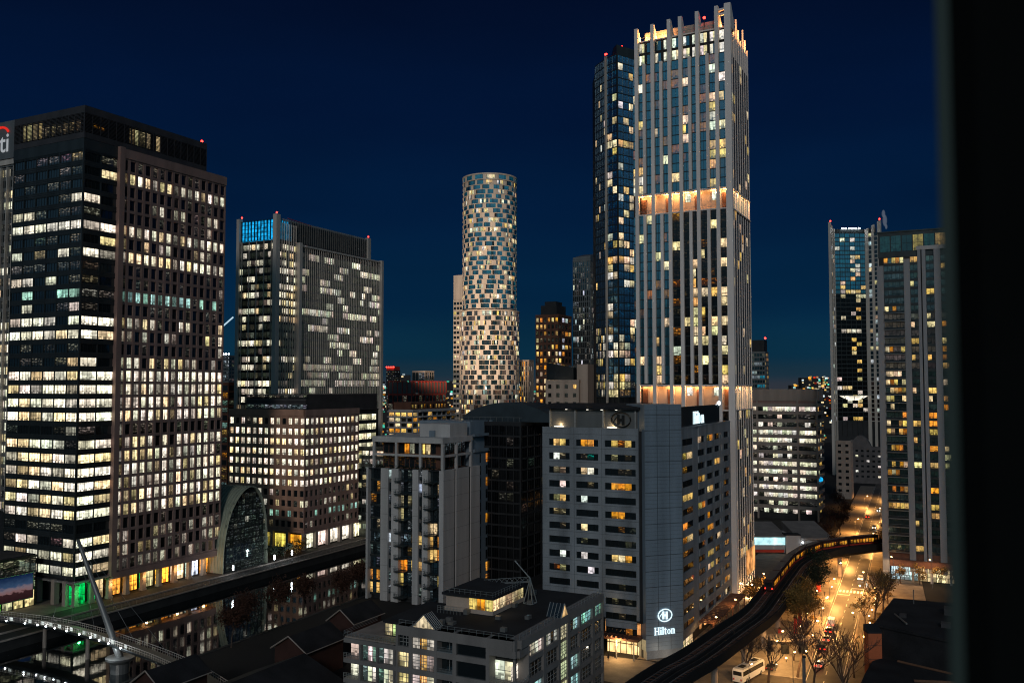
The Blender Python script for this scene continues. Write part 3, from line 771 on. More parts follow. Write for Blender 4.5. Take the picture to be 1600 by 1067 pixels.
    b.mb('crown', 'redpaint').prism(rect(C, .3, 16, .3, 14.5), 93.2, 99)
    m = b.mb('lit_crown_band', 'redsign'); m.box(b.Lf, 0, 15, .1, .3, 96.4, 97.4)
    b.finish()
    # left sliver between the two office towers
    C = (-284, 900)
    b = simple_block('office_tower', 'distant dark slab topped by white lights, in the gap between the two left towers', C, 14, 12, 98, 26, 6, 26, 4, scatter(.2, (COOL,), .5, .3), glim(), 'dksteel', .3, 1.6, finish=False)
    for i in range(4): m = b.one('roof_light', 'whitelamp'); p = UV(C, 0, i*3.4+1); m.ball((*p, 100.5), .8)
    b.finish()
    C = (-148.5, 470)
    simple_block('car_park', 'dark building with thin red floor bands in the gap beside the first office tower', C, 10, 26, 69, 17, 5, 17, 2, scatter(.25, (TEAL, ORA, YEL), .35, .3), glim(), 'darkbrick', .3, 1.1)
    # blue tower on the right horizon
    C = (226, 800)
    b = simple_block('office_tower', 'blue glass office tower with a red roof light on the right horizon', C, 16, 12, 98, 24, 5, 24, 4, runs(.35, 3, ((.1, .55, .8), COOL), .35), scatter(.4, (ORA, YEL), .6), 'dksteel', .3, 1.2, finish=False, wm='blueglass')
    b.mb('roof_storey', 'core').prism(rect(C, 1, 15, 1, 11.5), 98, 109.5); x, y = UV(C, 12, 2); beacon(b, x, y, 109.5, 2, 1.0); b.finish()
M['roofglass'] = surf('dark_roof_glass', (.02, .028, .035), .12, .2, spec=.8)
far_blocks()
M['dullbrick'] = surf('dull_brick', (.05, .022, .017), .9, .3)
M['aptpier'] = surf('pale_grey_pier', (.47, .45, .44), .8, .25, streak=True)
M['greypier'] = surf('grey_pier', (.27, .275, .29), .8, .2, streak=True)
M['dkconc'] = surf('dark_concrete', (.11, .10, .10), .8, .25)
M['blueoffice'] = window_mat('blue_office_glass', refl=(.16, .3, .42))
# ------------------------------------------------------------------ tall towers on the right
def fin_tower():
    C = (71.5, 289.6); LU, LV = 28.0, 31.9
    b = Bld('residential_tower', 'tallest tower, pale stone fins from street to crown with two orange lit open storeys', C); b.wm = 'blueglass'
    L = Frame(UV(C, 0, LV), A+117-A); R = Frame(C, A)
    sL = [-2.0, 0, 2.73, 5.74, 8.68, 11.6, 15.5, 18.6, 21.3, 24.6, 27.8, 31.9]
    tall = {1, 3, 5, 6, 8, 10, 11}
    secs = [(2, 60.2, 18), (68.6, 126.0, 18), (133.2, 178.0, 14)]
    core = b.mb('wall', 'core')
    for z0, z1, nf in secs: core.prism(rect(C, .5, LU-.5, .5, LV-.3), z0, z1+.3)
    core.prism(rect(C, 6, LU-4, 6, LV-3), 60, 186)
    fr = b.mb('facade_frame', 'darkmetal')
    up = {(0, 9): 0}
    for si, (z0, z1, nf) in enumerate(secs):
        fh = (z1-z0)/nf
        def lit(k, i, si=si):
            # k counts floors from the top of the section, i bays from the left
            p = .12
            if si == 2: p = .85 if (k >= 11 and i in (0, 1, 2)) else (.8 if k in (10, 11, 12) and i >= 9 else (.35 if i in (6, 9, 10) else .1))
            if si == 1: p = (.62 if i == 7 and 3 < k < 14 else (.5 if k > 13 and i in (3, 9, 10) else (.3 if i > 7 else .15)))
            if rnd.random() < p: return jit(rnd.choice((WARM, WARM, WHITE, YEL)), U_(.9, 1.7))
            if rnd.random() < .12: return jit(ORA, U_(.05, .3))
            if (si == 2 and i < 9) or (si == 1 and i < 5): return jit((.06, .40, .55), U_(.006, .035))  # faint blue emission paints the dusk sky mirrored in unlit panes
            return jit((1, .7, .4), U_(0, .02))
        for k in range(nf):
            if si == 0 and k < 12: continue
            for i in range(11):
                s0, s1 = sL[i]+.55, sL[i+1]-.55
                if i == 0: s0 = sL[0]+.1
                c = lit(nf-1-k, i); c2 = c if rnd.random() < .75 else None
                b.win(L, s0, s1, z0+k*fh+.2, z0+(k+1)*fh-.12, -.1 if i else -1.4, bars=(0, 0), panes=[(0, .5, c), (.5, 1, c2)], mat='blackglass' if (si == 1 and i > 4) or si == 0 else None)  # black glass copy where panes mirror dark buildings; darkness put into its colour
            fr.box(L, 0.1, LV-.1, -.6, -.04, z0+k*fh-.12, z0+k*fh+.2)
        for k in range(nf):
            fr.box(R, .1, LU-.1, -.6, -.01, z0+k*fh-.12, z0+k*fh+.2)
            for i in range(8):
                s0 = i*3.36+1.0
                b.win(R, s0, s0+2.5, z0+k*fh+.2, z0+(k+1)*fh-.12, -.02, jit(rnd.choice((WARM, YEL)), U_(.5, 1.2)) if rnd.random() < .14 else None, (1, 0), mat='blackglass')
    # side return of the left end
    core.prism([L.w(-2.0, -1.5, 0)[:2], L.w(.6, -1.5, 0)[:2], L.w(.6, -8, 0)[:2], L.w(-2, -8, 0)[:2]][::-1], 2, 177)
    # fins
    for i in range(1, 12):
        x = sL[i]; w = .6 if i < 11 else 1.05; x = x-(.4 if i == 11 else 0)
        if i in tall:
            f = b.one('fin', 'fin'); top = 191+3.0*(i-1)/10
            f.box(L, x-w, x+w, -.45, .85, 2, top)
            # raking crown blade running back to the roof
            f.hexa([L.w(x-w, -.45, 186), L.w(x+w, -.45, 186), L.w(x+w, -4.5, 186), L.w(x-w, -4.5, 186), L.w(x-w, -.45, top), L.w(x+w, -.45, top), L.w(x+w, -4.5, top-5), L.w(x-w, -4.5, top-5)])
        else:
            for z0, z1 in ((2, 60), (68.9, 126.2), (133.4, 178.3)):
                f = b.one('fin', 'fin'); f.box(L, x-w*.85, x+w*.85, -.45, .8, z0, z1)
    for i in range(9):
        f = b.one('fin', 'fin'); x = .55+i*3.36; top = 192.5-(i % 3)*2.6
        f.box(R, x-.32, x+.32, -.4, .14, 2, top)
    for i in range(9):
        x = 2.2+i*3.36
        if x > LU-1: continue
        continue
    # open amenity storeys
    for z0, z1 in ((60.4, 68.3), (126.3, 133.0)):
        w = b.one('sky_lobby', 'beige'); w.prism(rect(C, 2.4, LU-1.5, 1.6, LV-.5), z0+.1, z1-.15)
        s = b.mb('lobby_floor', 'fin'); s.prism(rect(C, -.35, LU, -.35, LV), z0-.35, z0+.05); s.prism(rect(C, -.3, LU-.1, -.3, LV-.1), z1-.2, z1+.25)
        so = b.mb('lobby_soffit', 'fin'); so.prism(rect(C, .1, LU-.3, .1, LV-.2), z1-.3, z1-.21)
        rl = b.mb('lobby_railing', 'ltbar')
        for q in range(2): rl.box(L, 0, LV, -.1, -.02, z0+.7+q*.5, z0+.78+q*.5)
        for i in range(1, 11):
            if i % 3 == 1: b.one('lobby_screen', 'darkbrick').box(L, sL[i]+.7, sL[i+1]-.3, -2.3, -1.9, z0+.1, z1-1.2)
        for i in (1, 2, 4, 5, 6, 7, 9, 10):
            q = L.w((sL[i]+sL[i+1])/2, -1.0, z1-.9); spot_light('lobby_downlight', q, 600 if i > 3 else 380, (1, .47, .15), .2)
        for i in range(4): spot_light('lobby_downlight', R.w(3+i*7, -.9, z1-.9), 600, (1, .5, .18), .2)
        for i in (6, 9):
            b.win(L, sL[i]+.6, sL[i+1]-.6, z1-3.4, z1-.7, -1.7, jit(WHITE, 1.2), (1, 0))
        for i in range(8): b.win(R, i*3.4+.9, i*3.4+3.4, z0+.4, z1-.5, -.9, jit(WARM, 1.3), (1, 0))
    # crown storeys
    for k in range(2):
        z = 178.5+k*4.2
        core.prism(rect(C, 1.6, LU-1, 1.6, LV-.6), z, z+4.1)
        for i in range(1, 11):
            on = rnd.random() < (.85 if i > 2 else .35)
            b.win(L, sL[i]+.5, sL[i+1]-.5, z+.3, z+3.5, -1.5, bars=(1, 0), panes=[(0, .5, jit(WHITE, 1.3) if on else None), (.5, 1, jit(WARM, 1.2) if on and rnd.random() < .7 else None)])
    w = b.one('crown_wall', 'beige'); w.prism(rect(C, 4.5, LU-3, 4.5, LV-1.5), 187, 191)
    b.mb('roof_slab', 'fin').prism(rect(C, 1.3, LU-1, 1.3, LV-.5), 186.7, 187.1)
    for i in (2, 4, 6, 8, 10): spot_light('crown_light', L.w(sL[i], -2.6, 188.0), 1900, (1, .45, .13), .25)
    for i in range(3): spot_light('crown_light', R.w(5+i*8, -2.0, 188.0), 1700, (1, .45, .13), .25)
    rl = b.mb('crown_railing', 'ltbar'); rl.box(L, 1, LV-1, -1.5, -1.42, 188.2, 188.3)
    for z in (190.6, 192.2): b.mb('crown_beam', 'fin').box(L, 27.8, 31.3, -.9, .3, z, z+.6)
    # lit base
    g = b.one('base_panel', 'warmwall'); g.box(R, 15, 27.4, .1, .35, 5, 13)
    b.mb('base_wall', 'fin').prism(rect(C, .8, LU-.3, .8, LV-.4), 0, 12.5)
    x, y = UV(C, 3, 9); beacon(b, x, y, 189, 3, .5); x, y = UV(C, LU-2, 1); beacon(b, x, y, 188.5, 1.4, .45)
    return b.finish()
fin_tower()

def blue_tower():
    P = [(38.8, 412.0), (42.5, 402.0), (47.2, 396.0), (58.6, 404.5)]
    b = Bld('residential_tower', 'dark blue glass tower standing close behind the finned tower, with red roof lights', P[1]); b.wm = 'blueoffice'
    H = 217.0; nf = 62; fh = H/nf
    inn = [(39.3, 412), (42.9, 402.7), (47.2, 396.7), (57.9, 404.6), (58, 432), (39.4, 432)]
    b.mb('wall', 'core').prism(inn, 0, H-1)
    b.mb('wall', 'darkmetal').prism([(46.2, 402), (47.2, 397.4), (57.6, 405), (57, 430), (46.5, 430)], H-1, H+5)
    fr = b.mb('facade_frame', 'darkmetal')
    spec = []
    for (p, q) in zip(P, P[1:]):
        spec.append((Frame(p, math.degrees(math.atan2(q[0]-p[0], q[1]-p[1]))), math.dist(p, q)))
    pr = [(.10, 6), (.42, 2), (.36, 4)]
    for fi, ((F, W), (p, n)) in enumerate(zip(spec, pr)):
        a0 = 1.1 if fi == 1 else 0
        for k in range(18, nf):
            low = k*fh < 93
            for i in range(n):
                pp = .68 if low and k % 7 else p*(1.0 if k % 9 not in (3, 4) else .2)
                if k*fh > 200: pp = .05
                if 93 < k*fh < 100: pp = .05
                if 172 < k*fh < 176 and fi: pp = 1
                on = rnd.random() < pp
                c = jit(rnd.choice((WARM, WHITE, WARM, YEL)), U_(.45, 1.2) if not low else U_(.1, 1.15)) if on else (jit((.03, .2, .42) if fi else (.02, .07, .16), U_(.02, .12)))
                s0, s1 = a0+(W-a0)*i/n, a0+(W-a0)*(i+1)/n
                b.win(F, s0+.1, s1-.1, k*fh+.32, (k+1)*fh-.12, -.1, c, (1, 0))
        for k in range(18, nf+1): fr.box(F, a0, W, -.6, -.0, k*fh-.13, k*fh+.33)
        for i in range(n+1): s = a0+(W-a0)*i/n; fr.box(F, s-.09, s+.09, -.5, .12, 50, H)
    F, W = spec[1]
    for o in (.15, .95):
        f = b.one('light_strip', 'steel'); f.box(F, o-.16, o+.16, -.3, .5, 40, H+1)
    for s in (.3, .9): q = F.w(s, .1, 0); beacon(b, q[0], q[1], H+.8, 1.2, .45)
    q = spec[2][0].w(6, -3, 0); beacon(b, q[0], q[1], H+5, .8, .4)
    return b.finish()
blue_tower()

def hotel():
    P1, P2 = (32.8, 227.0), (42.8, 230.6); LV = 27.7
    b = Bld('hotel', 'grey panelled hotel with a blue-grey corner fin and glowing white name sign', P1)
    L = Frame(UV(P1, 0, LV), A+90); R = Frame(P2, A); K = Frame(P1, 70)
    W = LV-1.0; H = 57.0; LR = 55.2
    b.mb('wall', 'core').prism([UV(P1, .5, LV-.05), UV(P1, .5, .6), UV(P2, .6, .5), UV(P2, LR-.1, .5), UV(P2, LR-.1, 18), UV(P1, 20, LV-.05)], 8.6, H-.4)
    rows = 14; z0 = 4.4; fh = 3.62
    D = None
    Y = lambda k=1.2: jit(YEL, k); O = lambda k=1.1: jit(ORA, k); WH = lambda k=1.3: jit((1, .95, .85), k); dm = lambda k=.1: jit(WARM, k*U_(.5, 1.3))
    spec = [((Y(), Y(.9)), (O(1.2), O(1.4)), (Y(), O(.3), Y(.8))), ((WH(1.5), dm(.15)), (dm(.1), jit((.05, .8, .6), .16)), (dm(.2), D, dm(.08))),
            ((dm(.45), dm(.5)), (dm(.6), WH(1.4)), (D, dm(.08), dm(.06))), ((D, WH(1.5)), (D, dm(.08)), (O(1.1), O(.9), O(.6))),
            ((dm(.35), jit(YEL, .8)), (WH(.9), D), (D, D, D)), ((dm(.15), dm(.25)), (D, D), (O(1.1), O(1.3), D)),
            ((D, dm(.06)), (jit(WARM, 1.3), D), (D, O(.15), D)), ((D, D), (dm(.1), D), (D, D, D)),
            ((D, WH(1.2)), (WH(1.1), D), (jit(YEL, 1.1), jit(WARM, 1.2), O(.9))), ((O(.15), dm(.45)), (D, WH(1.2)), (D, D, D)),
            ((D, D), (D, D), (D, dm(.06), D)), ((D, D), (D, D), (dm(.1), D, dm(.06))), ((D, D), (D, D), (D, dm(.08), D)), ((D, D), (D, D), (dm(.07), D, O(.6)))]
    gx = [(.071, .293), (.361, .593), (.661, .972)]
    f = b.mb('panel_wall', 'hilton'); gr = b.mb('panel_joint', 'groove')
    zt = z0+rows*fh+.0
    edges = [-.02]+[q*W for g in gx for q in g]+[W]
    for i in range(0, len(edges), 2): f.box(L, edges[i], edges[i+1], -.6, 0, 9.3 if i > 3 else 0, H)
    for gi, (a, c) in enumerate(gx):
        for k in range(rows+1):
            za = z0+k*fh+2.15 if k else z0+2.0; za = z0+(k-1)*fh+2.72 if k else 0; ze = z0+k*fh+1.02
            if k == rows: ze = H
            if gi == 2 and k == 0: continue
            f.box(L, a*W, c*W, -.58, -.02, za, ze)
    for k in range(rows):
        for gi, (a, c) in enumerate(gx):
            r = spec[rows-1-k][gi]
            if gi == 2 and k == 0: r = (D, D, O(.5))
            n = len(r); x0 = .2; x1 = .8 if n == 2 else .86
            panes = [(0, x0, None)]+[(x0+(x1-x0)*i/n, x0+(x1-x0)*(i+1)/n, q) for i, q in enumerate(r)]+[(x1, 1, None)]
            b.win(L, a*W, c*W, z0+k*fh+1.02, z0+k*fh+2.72, -.32, panes=panes, bw=.08, mat='apt')
    for k in range(rows+1):
        gr.box(L, 0, W, -.3, .012, z0+k*fh+.45, z0+k*fh+.5)
    for x in (.34, .63): gr.box(L, x*W-.03, x*W+.03, -.3, .014, 0, H)
    # recess between wall and fin
    b.mb('recess', 'groove').box(L, W, LV, -2.2, -1.2, 0, H-.3)
    # corner fin
    fn = b.mb('corner_fin', 'hilfin'); fn.box(K, .3, 10.9, -9, .8, 2.2, 63.4)
    jn = b.mb('fin_joint', 'groove')
    for i in range(1, 3): jn.box(K, .3+10.6*i/3-.05, .3+10.6*i/3+.05, .7, .815, 2.2, 63.2)
    for k in range(1, 16): jn.box(K, .3, 10.9, .7, .818, 2.2+k*3.9-.05, 2.2+k*3.9+.05)
    for k in range(1, 62): jn.box(K, .3, 10.9, .7, .808, 2.2+k*.98-.015, 2.2+k*.98+.015)
    b.mb('fin_base', 'hilton').box(K, .6, 10.7, -9, .5, 0, 2.2)
    # signs
    serif(K, 2.6, 6.0, 1.85, .85, b.one('sign_lettering', 'sign'))
    def emblem(F, s, z, rx, rz, o, mat, nm):
        m = b.one(nm, mat)
        pts = [F.w(s+rx*math.cos(2*math.pi*i/32), o, z+rz*math.sin(2*math.pi*i/32)) for i in range(33)]
        m.tube(pts, .13*rx/1.8, 6, cap=False)
        k = rx/1.85
        m.box(F, s-.72*k, s-.22*k, o-.06, o+.1, z-.85*k, z+.95*k); m.box(F, s+.18*k, s+.7*k, o-.06, o+.1, z-.95*k, z+.85*k)
        m.box(F, s-.22*k, s+.18*k, o-.05, o+.09, z-.2*k, z+.22*k)
        pts = [F.w(s-(.72+.75*math.sin(q*.35))*k, o, z+(.5-q*.24)*k) for q in range(7)]
        m.tube(pts, .09*k, 5)
    emblem(K, 5.6, 10.7, 1.95, 1.5, 1.0, 'sign', 'sign_emblem')
    # roof screen of the left wing
    sc = b.mb('roof_screen', 'dksteel'); S = Frame(L.w(1.2, -2.2, 0)[:2], A+90)
    sc.box(S, 0, 24.6, -2, 0, H, 62)
    for k in range(10): sc.box(S, 0, 24.6, -.2, .08, H+.4+k*.46, H+.52+k*.46)
    for s in (0.2, 7.5, 15.4, 24.2): b.mb('roof_post', 'ltbar').box(S, s-.2, s+.2, -.2, .6, H, 62)
    ca = b.mb('roof_canopy', 'roof'); ca.prism([S.w(-3, 1.6, 0)[:2], S.w(25.6, 1.6, 0)[:2], S.w(25.6, -9, 0)[:2], S.w(-3, -9, 0)[:2]][::-1], 62.0, [63.4, 63.6, 62.6, 62.4])
    for s in (1.6, 16.6):
        q = b.one('uplight', 'hotwhite'); q.box(S, s, s+2.6, .5, .9, H+.2, H+.5)
    for s in (2.9, 17.9): spot_light('roof_uplight', S.w(s, .95, H+.9), 130, (1, .68, .32), .15)
    spot_light('sign_wash', K.w(5.5, 6, 1.2), 500, (1, .8, .6), .3)
    for s in (5, 11, 15, 19): q = b.one('downlight', 'hotwhite'); q.box(S, s, s+.5, 1.0, 1.3, 61.85, 61.98)
    emblem(S, 20.2, 59.4, 2.6, 1.9, .35, 'bar', 'roof_emblem')
    b.mb('parapet', 'hilton').box(L, -.04, W, -.62, .05, H+.01, H+.3)
    # right-hand facade
    bays = [(3.0, 13.2), (19.0, 25.8), (27.3, 34.6), (35.9, 42.5), (43.9, 45.1), (46.9, 53.9)]
    fr = b.mb('panel_wall', 'hilton')
    xs = [.2]+[q for g in bays for q in g]+[LR]
    for i in range(0, len(xs), 2): fr.box(R, xs[i], xs[i+1], -.6, 0 if i != 2 else -.35, 3, 56.9)
    for gi, (a, c) in enumerate(bays):
        for k in range(rows+1):
            za = z0+(k-1)*fh+2.75 if k else 3; ze = z0+k*fh+1.0
            if k == rows: ze = 56.9
            fr.box(R, a, c, -.58, -.03, za, ze)
            if k < rows:
                on = rnd.random()
                l = jit(rnd.choice((YEL, ORA, WARM)), U_(.5, 1.1)) if on < .28 else (jit(ORA, U_(.05, .3)) if on < .5 else None)
                l2 = jit(rnd.choice((YEL, ORA)), U_(.2, 1.)) if on < .15 else None
                b.win(R, a, c, z0+k*fh+1.0, z0+k*fh+2.75, -.3, panes=[(0, .5, l), (.5, 1, l2)] if rnd.random() < .5 else [(0, .45, l2), (.45, 1, l)], bw=.2, mat='apt')
    b.mb('parapet', 'hilton').box(R, .3, LR+.1, -.65, .06, 56.91, 57.3)
    gs = b.mb('roof_glass_screen', 'roofglass'); gs.box(R, 2.0, 46, -1.4, -1.0, 56.7, 62.6)
    b.mb('roof_plant', 'core').prism([UV(P2, 2, 2), UV(P2, 46, 2), UV(P2, 46, 15), UV(P2, 2, 15)], 56.6, 61)
    b.mb('roof', 'roof').prism([UV(P2, .7, .7), UV(P2, LR-.2, .7), UV(P2, LR-.2, 17.8), UV(P2, .7, 17.8)], 56.5, 56.75)
    serif(R, 17, 57.7, 3.4, -.95, b.one('roof_lettering', 'sign'))
    q = b.one('flood_light', 'whitelamp'); q.ball(R.w(44, -.6, 63), .55)
    # entrance on the left wing's foot
    e = b.one('lobby_window', 'warmwall'); e.box(L, .64*W, W-.1, -1.6, -1.2, 5.6, 9.1)
    e = b.one('entrance', 'hotentry'); e.box(L, .64*W, W-.1, -3.2, -2.8, .1, 4.6)
    c = b.mb('entrance_canopy', 'darkbrick'); c.box(L, .60*W, W+.4, -3, 2.6, 4.75, 5.35)
    for i in range(8): c.box(L, .62*W+i*1.1, .62*W+i*1.1+.5, 0, 3.4, 5.4, 5.7)
    for s in (.65, .80, .97): p = b.one('entrance_post', 'ltbar'); p.box(L, s*W-.12, s*W+.12, 2.0, 2.3, 0, 4.75)
    for i in range(6): b.mb('door_frame', 'bar').box(L, .66*W+i*1.5, .66*W+i*1.5+.14, -2.8, -2.6, .1, 4.5)
    b.mb('door_frame', 'bar').box(L, .64*W, W, -2.75, -2.62, 2.5, 2.7)
    b.mb('lower_wall', 'core').prism([UV(P1, 3.4, 10), UV(P1, 3.4, .6), UV(P2, 1, .8), UV(P2, LR-2, 1), UV(P2, LR-2, 17), UV(P1, 19, 18)], 0, 8.6)
    for i in range(5): b.win(R, 1.6+i*2.0, 3.4+i*2.0, .5, 4.2, -.25, jit(WARM, 1.2), (1, 2), mat='shop')
    sl = b.mb('slatted_canopy', 'darkbrick')
    for i in range(22): sl.box(R, 16+i*1.75, 16.6+i*1.75, .1, 4.4, 4.6, 4.85)
    for i in range(6): sl.box(R, 16+i*7.4, 16.3+i*7.4, 4.0, 4.3, 0, 4.6)
    sl.box(R, 15.8, 54.6, 4.1, 4.4, 4.3, 4.58)
    for i in range(8): q = b.one('terrace_light', 'warmwall'); q.box(R, 17+i*4.7, 18.6+i*4.7, .15, .4, 2.6, 3.7)
    return b.finish()
M['hotentry'] = glow('golden_entrance', (1, .62, .25), 1.5, True, var=.45, scale=.5)
hotel()

def apartment_block():
    C = (-21.2, 278.8); LU, LV = 23.3, 29.2
    b = Bld('apartment_block', 'grey apartment block with tall pale piers, stacked balconies and a framed penthouse, at the water', C); b.wm = 'apt'
    L = Frame(UV(C, 0, LV), A+90); R = Frame(C, A)
    X = lambda v: LV-v
    H = 41.8; nf = 10; z0 = 1.5; fh = (H-z0)/nf
    b.mb('wall', 'core').prism(rect(C, 1.9, LU-.1, .5, LV-1.9), 0, H-.3)
    b.mb('terrace', 'roof').prism(rect(C, .3, LU-.2, .3, LV-.3), H-.3, H-.05)
    piers = [(29.2, 28.4), (23.5, 20.7), (19.4, 16.7), (11.4, 9.3), (7.8, 5.7)]
    for a, c in piers:
        p = b.one('pier', 'aptpier'); p.box(L, X(a), X(c), -2.2, 0, 0, H)
        for k in range(5): b.mb('pier_joint', 'groove').box(L, X(a), X(c), -.3, .012, 3+k*8.1, 3.06+k*8.1)
    slots = [(20.7, 19.4), (9.3, 7.8)]
    for a, c in slots:
        for k in range(nf):
            q = rnd.random()
            b.win(L, X(a)+.05, X(c)-.05, z0+k*fh+.9, z0+(k+1)*fh-.4, -.7, jit(rnd.choice((WARM, COOL, YEL)), U_(.5, 1.1)) if q < .3 else (jit(COOL, .12) if q < .5 else None), (0, 1))
    bays = [(28.4, 23.5, 0), (16.7, 11.4, 1), (5.7, .3, 1)]
    litmap = {(2, 5): .8, (2, 4): .7, (2, 3): .9, (2, 2): .9, (2, 1): .35, (1, 1): .9, (1, 2): .9, (0, 0): .9, (0, 1): .7, (0, 8): .35, (0, 7): .25, (1, 6): .6, (1, 7): .25, (1, 3): .12, (1, 4): .15, (2, 8): .2, (0, 5): .12}
    for bi, (a, c, bal) in enumerate(bays):
        for k in range(nf):
            z = z0+k*fh; l = litmap.get((bi, k), 0)
            cc = YEL if k < 5 else WARM
            cols = [jit(cc if rnd.random() < .6 else ORA, l*U_(.8, 1.5)) if l and rnd.random() < .6 else (jit(COOL, U_(.02, .1)) if rnd.random() < .6 else None) for _ in range(3)]
            b.win(L, X(a)+.1, X(c)-.1, z+.45, z+fh-.35, -1.5, panes=[(0, .22, cols[0]), (.22, .5, None if rnd.random() < .6 else cols[0]), (.5, .78, cols[1]), (.78, 1, cols[2])], bars=(0, 1), bw=.12)
            b.mb('floor_edge', 'darkmetal').box(L, X(a), X(c), -2, -1.35, z-.3, z+.4)
            if bal:
                w = .55*(a-c) if bi == 1 else .5*(a-c)
                bl = b.one('balcony', 'darkmetal'); s = X(a)-.9
                bl.box(L, s, s+w+1.0, -1.4, 1.3, z+.02, z+.28)
                for q in (z+.75, z+1.3): bl.box(L, s, s+w+1, 1.2, 1.27, q, q+.07); bl.box(L, s, s+.07, -.1, 1.2, q, q+.07)
                for q in range(7): bl.box(L, s+q*(w+.93)/6, s+.06+q*(w+.93)/6, 1.21, 1.26, z+.28, z+1.3)
    # right-hand side
    rp = [(0.02, 6.7), (7.9, 15.9), (17.4, LU)]
    for i, (a, c) in enumerate(rp):
        p = b.one('pier', 'aptpier'); p.box(R, max(a, -.02), c, -1.6, .04-.03*i, 0, H+.02)
        for k in range(8): b.mb('pier_joint', 'groove').box(R, a, c, -.3, .055-.03*i, 3+k*5.1, 3.05+k*5.1)
    for a, c in ((6.7, 7.9), (15.9, 17.4)):
        for k in range(nf):
            q = rnd.random()
            b.win(R, a+.03, c-.03, z0+k*fh+.7, z0+(k+1)*fh-.3, -.6, jit(ORA if a < 8 else WARM, U_(.6, 1.2)) if q < .38 else None, (0, 1))
    # penthouse with pale frame
    ph = b.mb('penthouse_wall', 'darkbrick'); ph.prism(rect(C, 3.4, 19, 3.2, LV-4.2), H-.1, 50.2)
    fm = b.mb('penthouse_frame', 'aptpier')
    for v in (26.9, 18.2, 9.1, .9): fm.box(L, X(v)-.4, X(v)+.4, -1.5, -.7, H-.1, 50.1)
    for s in (1.3, 9.7, 19.0): fm.box(R, s-.4, s+.4, -1.55, -.75, H-.1, 50.12)
    fm.prism(rect(C, .6, 19.6, .7, LV-1.8), 50.15, 51.9)
    for z in (45.8,): fm.box(L, X(26.9), X(.9), -1.45, -.75, z, z+.7); fm.box(R, 1.3, 19, -1.5, -.8, z+.01, z+.71)
    Lp = Frame(L.w(0, -3.4, 0)[:2], A+90)
    for i in range(10):
        s = 4.6+i*2.0; on = jit(YEL, 1.4) if i == 7 else (jit((1, .8, .5), .9) if i == 8 else (jit(ORA, 1.0) if i == 4 else (jit(WHITE, .35) if i == 5 else None)))
        b.win(Lp, s, s+1.7, 46.6, 49.6, .06, on, (1, 0)); b.win(Lp, s, s+1.7, 42.1, 45.4, .06, jit(ORA, U_(0, .03)), (1, 0))
    Rp = Frame(R.w(0, -3.2, 0)[:2], A)
    for i in range(6):
        s = 4+i*2.5; b.win(Rp, s, s+2.1, 46.6, 49.8, .06, jit(COOL, .04), (1, 0)); b.win(Rp, s, s+2.1, 42.1, 45.4, .06, None, (1, 0))
    # roof boxes
    b.mb('roof_box', 'aptpier').prism([L.w(X(12.5), -6, 0)[:2], L.w(X(-3.2)-4.5, -6, 0)[:2], L.w(X(-3.2)-4.5, -17, 0)[:2], L.w(X(12.5), -17, 0)[:2]][::-1], 51.9, 56.0)
    d = b.mb('roof_door', 'hilfin'); d.box(Frame(L.w(0, -6, 0)[:2], A+90), X(8.7), X(6.7), 0, .6, 51.9, 53.9)
    # taller rear wing
    RW = UV(C, 24.2, 0)
    b.mb('rear_wing', 'hilfin').prism(rect(C, 20.0, 33.0, .9, 22), 0, 47.0)
    b.mb('rear_wing', 'hilfin').prism(rect(C, 20.2, 32.6, 2.0, 22), 47.0, 56.4)
    Rw = Frame(UV(C, 0, .9), A)
    for a, c in ((24.6, 25.4), (28.8, 30.0)):
        for k in range(11): b.win(Rw, a, c, 2+k*4.05, 5.0+k*4.05, .04, jit(ORA, U_(.3, .9)) if (rnd.random() < .35 and a > 28) else None, (0, 1))
    e = b.one('edge_pier', 'aptpier'); e.box(Rw, 31.6, 33.2, -1, .9, 0, 46)
    e = b.mb('rear_frame', 'hilfin'); e.box(Rw, 20.2, 33, -.5, .6, 46.2, 47.2); e.box(Rw, 20.2, 33, -.5, .6, 51.4, 52.2)
    e.box(Rw, 32.2, 33, -.5, .65, 47, 56.4)
    # plants on the terrace
    tr = b.mb('terrace_planting', 'leafdark')
    for i in range(150):
        s = U_(1, LV-1); q = L.w(s, U_(-1.0, -.3), H+U_(.1, .8)); r = U_(.15, .4); tr.face([(q[0]-r, q[1], q[2]-r*.5), (q[0]+r, q[1]+r, q[2]), (q[0]+r*.3, q[1]-r*.4, q[2]+r)])
    return b.finish()
apartment_block()

